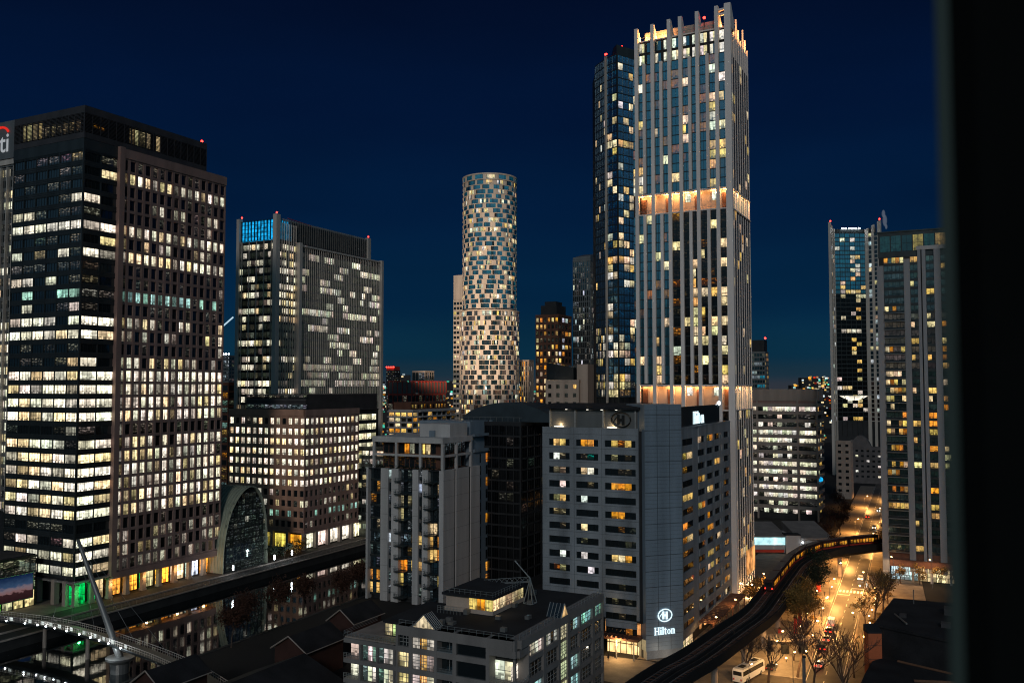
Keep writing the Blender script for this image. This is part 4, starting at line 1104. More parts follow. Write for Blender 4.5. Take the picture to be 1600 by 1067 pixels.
def tents():
    base = UV((-26.0, 372.0), 0, 0)
    for i in range(2):
        p = UV((-37, 385), 0, -i*10.5)
        t = thing('roof_tent', ['bright white peaked tent, the left one on the roof behind the grey apartment block', 'bright white peaked tent beside the grey roof box, right of the other tent'][i], 'tent', (*p, 41), 'lit tents on a roof')
        m = MB(); hw = 6.5
        q = rect(p, -hw, hw, -hw*.9, hw*.9)
        m.prism([q[0], q[1], q[2], q[3]], 41.0, 44.5)
        pk = (*p, 50.5); z = 44.5
        n = 6
        for a, c in zip(q, q[1:]+q[:1]):
            prev = None
            for j in range(n+1):
                k = j/n; zz = 44.52+(k**2.2)*6
                e = ((a[0]*(1-k)+p[0]*k, a[1]*(1-k)+p[1]*k, zz), (c[0]*(1-k)+p[0]*k, c[1]*(1-k)+p[1]*k, zz))
                if prev: m.face([prev[0], prev[1], e[1], e[0]])
                prev = e
        m.build('canopy', M['tentwhite'], t, tuple(t.location))
        m = MB()
        for c in q: m.tube([(*c, 38), (*c, 44.5)], .15)
        m.build('pole', M['steel'], t, tuple(t.location))
    b = simple_block('low_block', 'low flat-roofed block that carries the two white tents', UV((-42, 400), -3, 12), 30, 36, 39.6, 10, 9, 10, 8, scatter(.5, (WHITE, WARM), .9, .2), scatter(.5, (WHITE, WARM), .9, .2), 'darkmetal', .4, 1.6, n=60, a=A)
UV2 = UV
def dark_block():
    C = (3.0, 300.0)
    b = simple_block('office_building', 'unlit black glass building squeezed between the grey apartment block and the hotel', C, 32, 25.0, 55.0, 14, 9, 14, 6, lambda r, i: jit(WHITE, U_(.02, .06)) if (i > 4 and rnd.random() < .3 and r < 7) else None, glim(.1, .03), 'core', .25, .6, finish=False, bars=(2, 0), wm='blackglass')
    d = b.mb('curved_roof', 'bluerf'); n = 14
    for i in range(n):
        a0, a1 = i/n, (i+1)/n
        z = lambda k: 57.5+5.0*math.sin(math.pi*min(1, max(0, k)))**.7
        p = [UV(C, 3, 24-34*a0), UV(C, 3, 24-34*a1), UV(C, 22, 24-34*a1), UV(C, 22, 24-34*a0)]
        d.prism(p, 56, [z(a0), z(a1), z(a1)*.999, z(a0)*.999])
    r = b.mb('roof_railing', 'dksteel')
    for i in range(12): r.box(b.Lf, i*2.2, i*2.2+.08, -.6, -.5, 56, 57.6)
    r.box(b.Lf, 0, 25, -.6, -.52, 57.5, 57.6)
    b.finish(60)
M['bluerf'] = surf('blue_grey_roof', (.028, .042, .052), .6, .3)
dark_block(); tents()

def foreground_offices():
    C = (1.2, 171.0); LU, LV = 44.0, 27.7; H = 20.0
    b = Bld('low_office_building', 'low grey foreground office building with a railed flat roof, glazed gable bays and corner balconies', C); b.bar = 'ltbar'
    L = Frame(UV(C, 0, LV), A+90); R = Frame(C, A); X = lambda v: LV-v
    fh = 4.1; nf = 5
    b.mb('wall', 'core').prism(rect(C, 2.6, LU-1, 2.6, LV), -.0, H-.8)
    fr = b.mb('concrete_frame', 'lowconc')
    # left facade bays (distance from the corner)
    bays = [(27.2, 24.6, 'dark'), (23.8, 18.6, 'gable'), (18.0, 14.4, 'balc'), (13.6, 7.0, 'wide'), (6.2, .8, 'corner')]
    sol = [(27.7, 27.2), (24.6, 23.8), (18.6, 18.0), (14.4, 13.6), (7.0, 6.2)]
    for a, c in sol: fr.box(L, X(a), X(c), -2.6, 0, 0, H-1.9)
    for k in range(nf+1):
        z = H-k*fh
        for a, c, kd in bays:
            if kd == 'gable' : 
                if k > 0: fr.box(L, X(a), X(c), -2.5, -.05, z-1.1, z)
                continue
            if kd == 'corner' and k > 0: continue
            fr.box(L, X(a), X(c), -2.5, -.05, z-(1.9 if k == 0 else 1.15), z)
    fr.box(L, 0, LV-1.2, -2.6, .06, H-1.9, H)
    for k in range(nf):
        z = H-k*fh; zt = z-(1.9 if k == 0 else 1.15); zb = z-fh+.02
        for a, c, kd in bays:
            s0, s1 = X(a)+.04, X(c)-.04
            if kd == 'dark': b.win(L, s0, s1, zb, zt, -.7, jit(WARM, 1.1) if k in (1, 2) else None, (2, 2), bw=.1)
            elif kd == 'gable': b.win(L, s0, s1, zb-.1, zt+(1.2 if k == 0 else 0), -.35, panes=[(0, .32, jit(WHITE, U_(.5, 1.0))), (.32, .4, jit(ORA, .4)), (.4, .66, jit(YEL, U_(.8, 1.2))), (.66, 1, jit(WHITE, U_(.4, 1.1)))], bars=(3, 4), bw=.09)
            elif kd == 'balc':
                b.win(L, s0, s1, zb, zt, -2.0, None, (1, 0), bw=.1)
                bl = b.one('balcony', 'rail'); bl.box(L, s0, s1, -1.9, .0, zb, zb+.16)
                for q in (.5, .95): bl.box(L, s0, s1, -.08, -.03, zb+q, zb+q+.05)
                for q in range(6): x = s0+(s1-s0-.06)*q/5; bl.box(L, x, x+.05, -.075, -.035, zb+.16, zb+.95)
            elif kd == 'wide': b.win(L, s0, s1, zb, zt, -.5, None, (0, 0), bw=.1)
            elif kd == 'corner' :
                if k == 0: continue
                on = k in (1, 2, 3)
                b.win(L, s0, s1-1.2, zb, zt+.6, -2.4, panes=[(0, .5, jit(WHITE if k == 1 else (1, .8, .62), 1.3)), (.5, 1, jit(WHITE, 1.1))], bars=(1, 1), bw=.1, mat='shop')
    # upper band of the corner
    fr.box(L, X(6.2), X(.6), -2.4, -.02, H-3.2, H-1.9); fr.box(R, .7, 5, -2.4, -.03, H-3.2, H-1.9)
    for k in range(1, 5):
        z = H-(k+1)*fh
        bl = b.one('corner_balcony', 'lowconc')
        arc = [L.w(X(6.2)+.1, .02, 0)[:2], L.w(X(1.6), .3, 0)[:2], L.w(X(.6), .5, 0)[:2], R.w(.9, .6, 0)[:2], R.w(4.6, .1, 0)[:2], R.w(4.6, -2.4, 0)[:2], L.w(X(6.2)+.1, -2.4, 0)[:2]]
        bl.prism(arc[::-1] if False else arc, z-.3, z+.05); 
        r = b.one('corner_railing', 'rail')
        for q in (.5, .8, 1.1):
            r.tube([(*p, z+q) for p in arc[:5]], .035, 4)
        for p, p2 in zip(arc[:4], arc[1:5]):
            for q in range(3): x = (p[0]+(p2[0]-p[0])*q/3, p[1]+(p2[1]-p[1])*q/3); r.tube([(*x, z), (*x, z+1.1)], .03, 4)
        b.win(R, 1.4, 5, z+.1, z+2.9, -2.3, jit(WHITE if k == 1 else (1, .82, .65), 1.0), (1, 1), mat='shop')
    cp = b.mb('corner_post', 'lowconc'); cp.box(R, 2.0, 2.5, -2.2, -1.7, 0, H-2)
    # gable bay glass and roof
    gm = b.mb('gable_frame', 'ltbar'); xm = X(21.2); x0, x1 = X(23.8), X(18.6); zt = H+2.6
    m = MB(); ox = 3
    pts = [(x0, H-.7), (x1, H-.7), (x1, H), (xm, zt), (x0, H)]
    m.face([L.w(x, -.3, z) for x, z in pts], 0, (1.0, .82, .55), [((x-x0)/5.2, (z-H+.7)/4) for x, z in pts], [(x, z) for x, z in pts]); m.build('gable_glazing', M['win'], b.root, b.org)
    for p, q in zip(pts, pts[1:]+pts[:1]): gm.tube([L.w(p[0], -.2, p[1]), L.w(q[0], -.2, q[1])], .11, 4)
    for t in (.33, .66): 
        for sgn in (-1, 1): gm.tube([L.w(xm+sgn*2.6*t, -.2, H-.7), L.w(xm+sgn*2.6*t, -.2, H+2.6*(1-t))], .06, 4)
    gl = b.mb('gable_roof_glass', 'roofglass')
    for sgn in (-1, 1):
        gl.face([L.w(xm, -.2, zt), L.w(xm, -3.2, zt), L.w(xm+sgn*2.7, -3.2, H+.02), L.w(xm+sgn*2.7, -.2, H+.02)])
        for q in range(6): gm.tube([L.w(xm, -.2-q*.6, zt+.03), L.w(xm+sgn*2.7, -.2-q*.6, H+.05)], .07, 4)
    # right facade
    rb = [(4.8, 11.2, 'lit'), (12.6, 18.6, 'teal'), (19.6, 23.2, 'stair'), (24.6, 29.6, 'cool'), (30.6, 37.2, 'teal'), (38.6, 43.4, 'teal')]
    rs = [(4.4, 4.8), (11.2, 12.6), (18.6, 19.6), (23.2, 24.6), (29.6, 30.6), (37.2, 38.6), (43.4, LU)]
    for a, c in rs: fr.box(R, a, c, -2.5, .02, 0, H-1.6)
    fr.box(R, 1.2, LU+.02, -2.6, .08, H-1.62, H+.01)
    lits = {('lit', 0): 1.0, ('lit', 3): 0, ('teal', 0): .75, ('cool', 0): .9, ('cool', 1): 0, ('cool', 2): .8, ('lit', 2): .35, ('cool', 3): .8}
    for k in range(nf):
        z = H-k*fh; zt = z-1.6; zb = z-fh+.02
        for bi, (a, c, kd) in enumerate(rb):
            if kd == 'stair':
                b.win(R, a+.05, c-.05, zb-.5, zt+.4, -.3, jit((1, .95, .6), U_(.6, 1.0)), (2, 4), bw=.1); continue
            fr.box(R, a, c, -2.4, -.03, zb-1.15, zb-.02)
            l = lits.get((kd, k), 0) if not (kd == 'teal' and bi == 1) else 0
            c1 = {'lit': WHITE, 'teal': (.45, .95, .85), 'cool': (.55, .95, .95)}[kd]
            if k == 0 and bi == 1: l = .8; c1 = WHITE
            if k in (2, 3) and bi == 0: l = .55; c1 = (.6, 1, .9)
            n = 4
            b.win(R, a+.04, c-.04, zb, zt, -.5, panes=[(i/n, (i+1)/n, jit(c1, l*U_(.35, 1.3)) if l and rnd.random() < .85 else None) for i in range(n)], bars=(0, 2), bw=.1)
    # stair tower gable on the right facade
    gm = b.mb('stair_frame', 'ltbar'); gm.tube([R.w(19.6, .1, H), R.w(21.4, .1, H+2.6), R.w(23.2, .1, H)], .12, 4)
    for q in range(5):
        gm.tube([R.w(19.6, -q*.8, H+.03), R.w(21.4, -q*.8, H+2.6)], .08, 4); gm.tube([R.w(23.2, -q*.8, H+.03), R.w(21.4, -q*.8, H+2.6)], .08, 4)
    m = MB(); m.face([R.w(19.6, .05, H-1.2), R.w(23.2, .05, H-1.2), R.w(23.2, .05, H), R.w(21.4, .05, H+2.6), R.w(19.6, .05, H)], 0, (.9, .6, .3), [(0, 0), (1, 0), (1, .3), (.5, 1), (0, .3)], [(0, 0), (3.6, 0), (3.6, 1), (1.8, 3), (0, 1)]); m.build('stair_glazing', M['win'], b.root, b.org)
    gl = b.mb('stair_roof_glass', 'roofglass'); gl.face([R.w(19.6, .0, H), R.w(21.4, 0, H+2.6), R.w(21.4, -3.4, H+2.6), R.w(19.6, -3.4, H)]); gl.face([R.w(23.2, 0, H), R.w(23.2, -3.4, H), R.w(21.4, -3.4, H+2.6), R.w(21.4, 0, H+2.6)])
    # roof, parapet railing
    b.mb('roof', 'roof').prism(rect(C, .9, LU-.6, 1.2, LV-.5), H-.9, H-.35)
    rl = b.mb('roof_railing', 'rail')
    for F, a, c in ((L, .4, LV-1.2), (R, 1.6, LU-.4)):
        for q in (.45, .95): rl.box(F, a, c, -.62, -.57, H+q, H+q+.05)
        n = int((c-a)/1.6)
        for i in range(n+1): x = a+(c-a)*i/n; rl.box(F, x-.03, x+.03, -.63, -.56, H-.3, H+1.0)
    # stepped left end with terraces
    e = b.mb('terrace_block', 'core'); TL = 40.7
    e.prism(rect(C, 4.5, 22, LV-.2, 33.5), 0, H-1.2); e.prism(rect(C, 2.6, 20, LV+.1, TL-2.5), 0, 15.8)
    b.mb('roof', 'roof').prism(rect(C, 4.2, 22.3, LV-.1, 33.8), H-1.2, H-.7)
    b.mb('terrace', 'conc').prism(rect(C, .4, 20.3, LV+.05, TL), 15.8, 16.1)
    Lt = Frame(UV(C, 0, TL), A+90)
    for k in range(5):
        z = 15.8-k*fh
        fr.box(Lt, 0, TL-LV, -2.2, .0, z-.9, z)
        if k: 
            for i in range(2): b.win(Lt, 4.6+i*4.0, 8.2+i*4.0, z+.1, z+fh-1.1, -.6, panes=[(0, .33, jit(TEAL, .3)), (.33, .66, jit(WHITE, 1.1)), (.66, 1, jit(TEAL if i == 0 and k == 1 else WHITE, .5 if k == 1 else 1.1))], bars=(0, 2), bw=.1)
            b.win(Lt, .3, 3.9, z+.1, z+fh-1.1, -2.2, jit(WHITE, 1.2), (1, 1), mat='shop')
            r = b.one('terrace_railing', 'rail')
            for q in (.5, .8, 1.1): r.box(Lt, 0, 4.2, -.06, -.01, z+q, z+q+.05)
            for i in range(7): r.box(Lt, i*.68, i*.68+.05, -.06, 0, z, z+1.1)
    for s in (4.1, 8.4, 12.6): fr.box(Lt, s-.2, s+.2, -2.0, .03, 0, 15.8)
    r = b.one('terrace_railing', 'rail')
    for q in (.5, .8, 1.1):
        r.box(Lt, 0, TL-LV, -.08, -.03, 16.1+q, 16.15+q); r.tube([Lt.w(0.02, -.05, 16.15+q), Lt.w(.02, -12, 16.15+q)], .03, 4)
    for i in range(14): r.box(Lt, i*.98, i*.98+.05, -.08, -.03, 16.1, 17.2)
    Ls = Frame(L.w(0, -4.5, 0)[:2], A+90)
    for i in range(3): b.win(Ls, -5.6+i*1.9, -3.9+i*1.9, 16.3, 18.6, .05, jit((WARM, (.7, 1, .4), WHITE)[i], .9), (1, 2), bw=.08)
    # penthouse room on the roof
    Q = (-4.1, 191.9)
    pl = Frame(UV(Q, 0, 11.8), A+90); pr = Frame(Q, A)
    b.mb('roof_room', 'beige').prism(rect(Q, .4, 15, .4, 11.7), H-.5, 23.0)
    b.mb('roof', 'roof').prism(rect(Q, -.6, 15.6, -.6, 12.2), 23.0, 23.5)
    rm = b.mb('roof_room', 'beige'); rm.box(pl, 0, 11.8, -.3, .1, H-.5, H+.5); rm.box(pr, -.15, 15, -.3, .12, H-.5, H+.52)
    for i in range(6): 
        if i < 3: continue
        b.win(pl, i*1.95+.3, i*1.95+2.1, H+.55, 22.8, 0.05, jit(YEL if i % 2 else ORA, 1.1), (1, 0), mat='shop')
    for i in range(5): b.win(pr, i*2.9+.3, i*2.9+2.9, H+.55, 22.8, .05, jit(WARM, 1.4 if i < 2 else .5), (1, 1), mat='shop')
    r = b.mb('roof_railing', 'rail')
    for F, a, c in ((pl, 0, 12), (pr, -.5, 15.4)):
        for q in (.5, 1.0): r.box(F, a, c, .3, .36, 23.5+q, 23.55+q)
        for i in range(int((c-a)/1.3)): r.box(F, a+i*1.3, a+i*1.3+.05, .3, .36, 23.4, 24.5)
    for q in (.4, .8, 1.2): r.box(pl, 0, 5.6, 3.0, 3.06, H+q, H+q+.05)
    for i in range(8): r.box(pl, i*.8, i*.8+.05, 3.0, 3.06, H-.3, H+1.2)
    for i in range(14):
        s, v = U_(4, 40), U_(4, 24)
        if 8 < s-19 < 26 and False: continue
        u = b.one('roof_unit', 'dksteel'); u.prism(rect(UV(C, s, v), 0, U_(.8, 1.6), 0, U_(.8, 1.4)), H-.4, H+U_(.2, .7))
    b.finish()
    # window-cleaning cradle on its own: lattice gantry
    g = UV(C, 27.5, 12.5)
    t = thing('roof_gantry', 'lattice window-cleaning gantry standing on the flat roof of the low office building', 'gantry', (*g, H))
    m = MB(); F = Frame(g, 118)
    base = [F.w(0, 0, H), F.w(2.2, 0, H), F.w(2.2, -2.2, H), F.w(0, -2.2, H)]; ap = F.w(1.1, -1.1, H+5.4)
    for p in base: m.tube([p, ap], .11, 4)
    m.tube(base+[base[0]], .09, 4)
    m.build('stand', M['rail'], t, tuple(t.location))
    m = MB(); e0 = F.w(1.1, -1.1, H+5.2); e1 = F.w(-11.5, -2.5, H+3.0)
    n = 9; P = []
    for i in range(n+1):
        k = i/n; c = Vector(e0).lerp(Vector(e1), k); P.append((c+Vector((0, 0, .55)), c+Vector((.2, -.5, -.5)), c+Vector((-.2, .5, -.5))))
    for i in range(n):
        for j in range(3): m.tube([tuple(P[i][j]), tuple(P[i+1][j])], .07, 4); m.tube([tuple(P[i][j]), tuple(P[i+1][(j+1) % 3])], .05, 4)
    m.build('lattice_boom', M['rail'], t, tuple(t.location))
    m = MB(); m.tube([ap, F.w(-2.2, 0, H+9.2)], .14, 5); m.build('mast', M['rail'], t, tuple(t.location))
foreground_offices()

# ------------------------------------------------------------------ right-hand side
def strip_offices():
    C = (154.5, 454.6)
    b = Bld('office_building', 'mid-rise office building with long white window strips and pale concrete bands', C)
    LV, LU = 42.0, 18.0; L = Frame(UV(C, 0, LV), A+90); R = Frame(C, A)
    b.mb('wall', 'core').prism(rect(C, .9, LU-.9, .9, LV), 0, 66)
    lv = [.5, .2, .45, .95, .9, .5, .55, .9, .95, .4, .95, .8, .2, .5]
    z0, z1, nf = 3.0, 59, 14; fh = (z1-z0)/nf
    for k in range(nf):
        z = z0+k*fh; r = nf-1-k; l = lv[r]
        for (a, c, n) in ((9, 11.5, 1), (12.5, 31.6, 8), (33, 41.2, 3)):
            for i in range(n):
                w = (c-a)/n; on = rnd.random() < l*1.05
                b.win(L, a+i*w, a+(i+1)*w-.05, z+.3, z+fh-1.5, -.6, jit(WHITE, 1.2*U_(.6, 1.1)) if on else jit(WHITE, U_(0, .1)), (1, 0))
        for i in range(4): b.win(R, 1+i*4, 4.8+i*4, z+.3, z+fh-1.5, -.6, jit(rnd.choice((YEL, WHITE)), .8) if rnd.random() < .4 else None, (1, 0))
        st = b.mb('concrete_band', 'conc'); o = .5+.25*(r < 4) ; st.box(L, 0, LV+.02, -1.2, .5, z+fh-1.5, z+fh+.28); st.box(R, -.5, LU, -1.2, .52, z+fh-1.49, z+fh+.29)
    st.box(L, 0, LV, -1.2, .4, 60.5, 66.6); st.box(R, -.4, LU, -1.2, .42, 60.51, 66.61)
    b.mb('upper_band', 'brownstone').box(L, .1, LV, -1.2, .1, 59.3, 60.5)
    for s in (32.3, 41.7, 12): p = b.mb('concrete_band', 'conc'); p.box(L, s-.4, s+.4, -1, .62, 0, 62)
    s = b.one('blue_sign', 'cyan'); s.ball(R.w(2, .8, 21), 1.3)
    return b.finish()
strip_offices()

def right_blocks():
    b = simple_block('slab_building', 'small plain cream building with a column of square windows, right of the striped offices', (205, 545), 12, 8.5, 34, 8, 2, 8, 3, lambda r, i: None, glim(), 'conc', 2.4, 2.3, n=40)
    C = (258, 628)
    b = simple_block('gabled_building', 'dark grey building with an arched gable, at the far end of the road', C, 20, 22, 24.5, 6, 6, 6, 4, scatter(.18, (WHITE,), 1.1, .0), glim(), 'dkconc', 1.9, 2.2, finish=False, n=40)
    g = b.mb('arched_gable', 'dkconc')
    for i in range(12):
        a0, a1 = i/12, (i+1)/12
        z = lambda k: 25.6+8*math.sin(math.pi*k)**.8
        p = [b.Lf.w(1+14*a0, 0.1, 0)[:2], b.Lf.w(1+14*a1, .1, 0)[:2], b.Lf.w(1+14*a1, -6, 0)[:2], b.Lf.w(1+14*a0, -6, 0)[:2]][::-1]
        g.prism(p, 25.5, [z(a0), z(a1), z(a1), z(a0)])
    b.finish(40)
right_blocks()

def winged_tower():
    P = [(248.2, 694), (253.7, 700), (277.6, 700), (285.8, 690)]
    b = Bld('residential_tower', 'dark glass tower with pale angled side wings and a white ring of light partway up', P[1]); b.wm = 'win'
    H = 188; nf = 55; fh = H/nf
    b.mb('wall', 'core').prism([(254, 700.6), (277.3, 700.6), (284.6, 692), (288, 728), (262, 728), (250, 696.2)], 0, H)
    F = Frame(P[1], 90); fr = b.mb('facade_frame', 'darkmetal')
    for k in range(12, nf):
        up = k*fh > 138
        for i in range(6):
            p = .3 if i in (1, 3, 4) else .07
            on = rnd.random() < p
            c = jit(rnd.choice((YEL, WARM, WHITE)), U_(.6, 1.3)) if on else (jit((.03, .32, .5), U_(.06, .16)) if up else None)
            b.win(F, i*3.98+.2, i*3.98+3.8, k*fh+.4, (k+1)*fh-.2, -.1, c, (1, 0), mat='blueglass' if up else 'blackglass')
        fr.box(F, 0, 23.9, -.6, 0, k*fh-.2, k*fh+.38)
    for i in range(7): fr.box(F, i*3.98-.15, i*3.98+.15, -.5, .15, 30, H)
    for (p, q, t0, t1) in ((P[0], P[1], 196, 190.5), (P[2], P[3], 190.5, 197)):
        W = Frame(p, math.degrees(math.atan2(q[0]-p[0], q[1]-p[1]))); l = math.dist(p, q)
        wg = b.one('side_wing', 'steel')
        for a, c in ((0, .22), (.42, .58), (.8, 1)):
            ta = t0+(t1-t0)*a; tc = t0+(t1-t0)*c
            wg.hexa([W.w(l*a, .3, 0), W.w(l*c, .3, 0), W.w(l*c, -1.5, 0), W.w(l*a, -1.5, 0), W.w(l*a, .3, ta), W.w(l*c, .3, tc), W.w(l*c, -1.5, tc), W.w(l*a, -1.5, ta)])
        for k in range(12, nf):
            for a, c in ((.22, .42), (.58, .8)):
                b.win(W, l*a+.05, l*c-.05, k*fh+.4, (k+1)*fh-.3, -.1, jit(rnd.choice((WARM, COOL)), U_(.3, 1)) if rnd.random() < .22 else None)
            wg.box(W, l*.2, l*.82, -1, .1, k*fh-.25, k*fh+.35)
    q = P[0]; beacon(b, q[0]+.4, q[1]+.2, 195.5, 1.2, .7); q = P[3]; beacon(b, q[0]-.4, q[1]+.4, 196.5, 1.2, .7)
    b.mb('crown', 'darkmetal').prism([(253, 701), (278, 701), (284, 694), (286, 720), (259, 720), (251, 697.5)], H+.1, H+3.5)
    for i in range(6): m = b.one('roof_light', 'whitelamp'); m.box(F, 6+i*2.6, 7.2+i*2.6, -.6, .2, H+3.6, H+4.5)
    # ring of light
    c = (266.5, 708); rg = b.one('ring_canopy', 'dksteel'); lt = b.one('ring_light', 'ringlit'); n = 40
    def ell(r, k=.62): return [(c[0]+r*math.cos(2*math.pi*i/n), c[1]+r*k*math.sin(2*math.pi*i/n)) for i in range(n)]
    rg.prism(ell(17.2), 60.6, 61.2); A1, B1, T1, T2 = ell(12, .7), ell(16.9), 59.0, 60.5
    for i in range(n):
        j = (i+1) % n; lt.face([(*A1[i], 57.2), (*A1[j], 57.2), (*B1[j], T2), (*B1[i], T2)])
        if i % 3 == 0: rg.tube([(*A1[i], 57.1), (*B1[i], 60.5)], .25, 4)
    return b.finish()
M['ringlit'] = glow('ring_glow', (1, .9, .72), 1.3, var=.4, scale=.2)
winged_tower()

def balcony_tower():
    P = (131.0, 320.0); W = 26.0; H = 119.0
    b = Bld('residential_tower', 'residential tower at the right edge with broad pale piers, wide balcony windows and street-level shops', P); b.wm = 'tintglass'
    F = Frame(P, 117); nf = 36; z0 = 10.0; fh = (114-z0)/nf
    back = [F.w(W, -.6, 0)[:2], F.w(W, -22, 0)[:2], F.w(.6, -22, 0)[:2], F.w(.6, -.6, 0)[:2]]
    b.mb('wall', 'core').prism([F.w(.6, -.7, 0)[:2], F.w(W-.3, -.7, 0)[:2], F.w(W-.3, -22, 0)[:2], F.w(.6, -22, 0)[:2]][::-1], 5.5, 114)
    pr = [(0, 2.2, 111), (8.8, 10.8, 113), (13.3, 14.3, 117), (14.7, 15.9, 117), (18.5, 20.6, 117), (23.5, 26, 117)]
    for a, c, zt in pr: p = b.one('pier', 'greypier'); p.box(F, a, c, -1.4, .3, 3.5, zt)
    cols = [(2.2, 8.8, 0), (10.8, 13.3, 1), (15.9, 18.5, 2), (20.6, 23.5, 3)]
    lit0 = [7, 8, 9, 10, 11, 14, 15, 18, 20, 22]; 
    for k in range(nf):
        r = nf-1-k; z = z0+k*fh
        for a, c, ci in cols:
            g = None
            if r < 14: tone = jit((.26, .42, .42), U_(.03, .11)) if r < 7 else jit((.75, .62, .5), U_(.02, .11))
            else: tone = jit(TEAL, U_(0, .035))  # tone is faint emission standing in for light reflected off blinds
            p = {0: .55, 1: .38, 2: .38, 3: .38}[ci]*(1.2 if 9 < r < 26 else .6)
            on = rnd.random() < p
            col = jit(rnd.choice((YEL, ORA, YEL, WARM)), U_(.6, 1.25)) if on else tone
            if ci == 0: panes = [(q/5, (q+1)/5, (jit(rnd.choice((YEL, ORA, WARM)), U_(.3, 1.3)) if on and rnd.random() < .62 else tone)) for q in range(5)]
            else: panes = [(0, .5, col), (.5, 1, col if rnd.random() < .6 else tone)]
            b.win(F, a+.1, c-.1, z+.75, z+fh-.25, -.5, panes=panes, bars=(0, 0), bw=.1)
            if ci == 0 and r >= 6:
                bl = b.one('balcony', 'dksteel'); bl.box(F, a-.1, c+.1, -.5, .9, z-.05, z+.22); bl.box(F, a-.1, c+.1, .8, .86, z+1.05, z+1.12)
                gp = b.mb('balcony_glass', 'roofglass'); gp.box(F, a, c, .81, .85, z+.3, z+.8)
                bl.box(F, a-.1, a, -.4, .88, z+.25, z+1.1); bl.box(F, c, c+.1, -.4, .88, z+.25, z+1.1)
            else: b.mb('facade_frame', 'darkmetal').box(F, a, c, -.9, -.2, z-.25, z+.72)
    for a, c, ci in cols: b.mb('facade_frame', 'darkmetal').box(F, a, c, -1.1, -.8, z0, 114)
    cap = b.mb('glass_cap', 'darkmetal'); cap.box(F, .4, W, -8, -.6, 114, 122.8)
    for i in range(7): b.win(F, 1.2+i*3.6, 4.4+i*3.6, 116, 121.6, -.5, jit((.12, .4, .38), U_(.02, .07)) if i not in (3, 5) else jit(YEL, .35), (1, 1))
    cap.box(F, .2, W, -8.2, -.3, 122.8, 123.3); b.mb('pier_cap', 'whiteclad').box(F, 13, W, -1.3, .33, 116, 117.3)
    # base: open glazed lobby, shops, canopy
    b.mb('shop_front', 'core').prism([F.w(2, -4.2, 0)[:2], F.w(W, -4.2, 0)[:2], F.w(W, -20, 0)[:2], F.w(2, -20, 0)[:2]][::-1], 0, 5.5)
    b.mb('base_band', 'darkbrick').box(F, 2.4, W, -4, 1.0, 5.2, 7.6); b.mb('base_band', 'darkbrick').box(F, 2.2, W, -1.2, -.3, 7.6, 10.1)
    for i in range(8):
        b.win(F, 2.6+i*2.9, 5.3+i*2.9, .3, 4.9, -2.0, jit((COOL if i < 3 else WARM), U_(.8, 1.7)), (1, 2), mat='shop', bw=.14)
    c = b.mb('street_pier', 'whiteclad'); c.box(F, 0, 2.2, -1.4, .25, 0, 3.6)
    for i in range(3): c.box(F, 9.2+i*6, 10+i*6, -1.4, .2, 0, 5.2)
    x, y, _ = F.w(1.6, -3, 0)
    b.finish()
balcony_tower()

def station():
    C = UV((131.7, 372.6), 0, 0); 
    b = Bld('station_building', 'low station building with a grey sloping roof and a bright cyan lit band below it', (101.7, 372.6))
    F = Frame((98, 370.0), 90)
    b.mb('wall', 'whiteclad').box(F, 0, 33, -20, -.4, 0, 6)
    rf = b.mb('sloping_roof', 'lowconc'); rf.prism([F.w(-1, .6, 0)[:2], F.w(14.5, .6, 0)[:2], F.w(14.5, -22, 0)[:2], F.w(-1, -22, 0)[:2]][::-1][::-1], 6.6, [6.9, 6.9, 9.6, 9.6])
    rf.prism([F.w(18.8, 1.2, 0)[:2], F.w(33, 1.2, 0)[:2], F.w(33, -22, 0)[:2], F.w(18.8, -22, 0)[:2]][::-1][::-1], 5.6, [6.2, 6.2, 9.8, 9.8])
    l = b.one('lit_band', 'cyanband'); l.box(F, .2, 13.6, -.3, .1, 3.4, 6.3)
    w = b.mb('white_box', 'whiteclad'); w.box(F, 13.6, 19.4, -3, 1.6, 0, 7.4); w.box(F, 0, 13.5, -.3, .5, 1.6, 3.3)
    r = b.one('red_fascia', 'redpaint'); r.box(F, 0, 13, .1, .9, .5, 1.5)
    q = b.one('lamp', 'whitelamp'); q.ball(F.w(20.3, 1.9, 4.6), .4)
    b.mb('roof_box', 'roof').box(F, 13.4, 19.6, -3.2, 1.8, 7.4, 7.8)
    b.finish()
station()

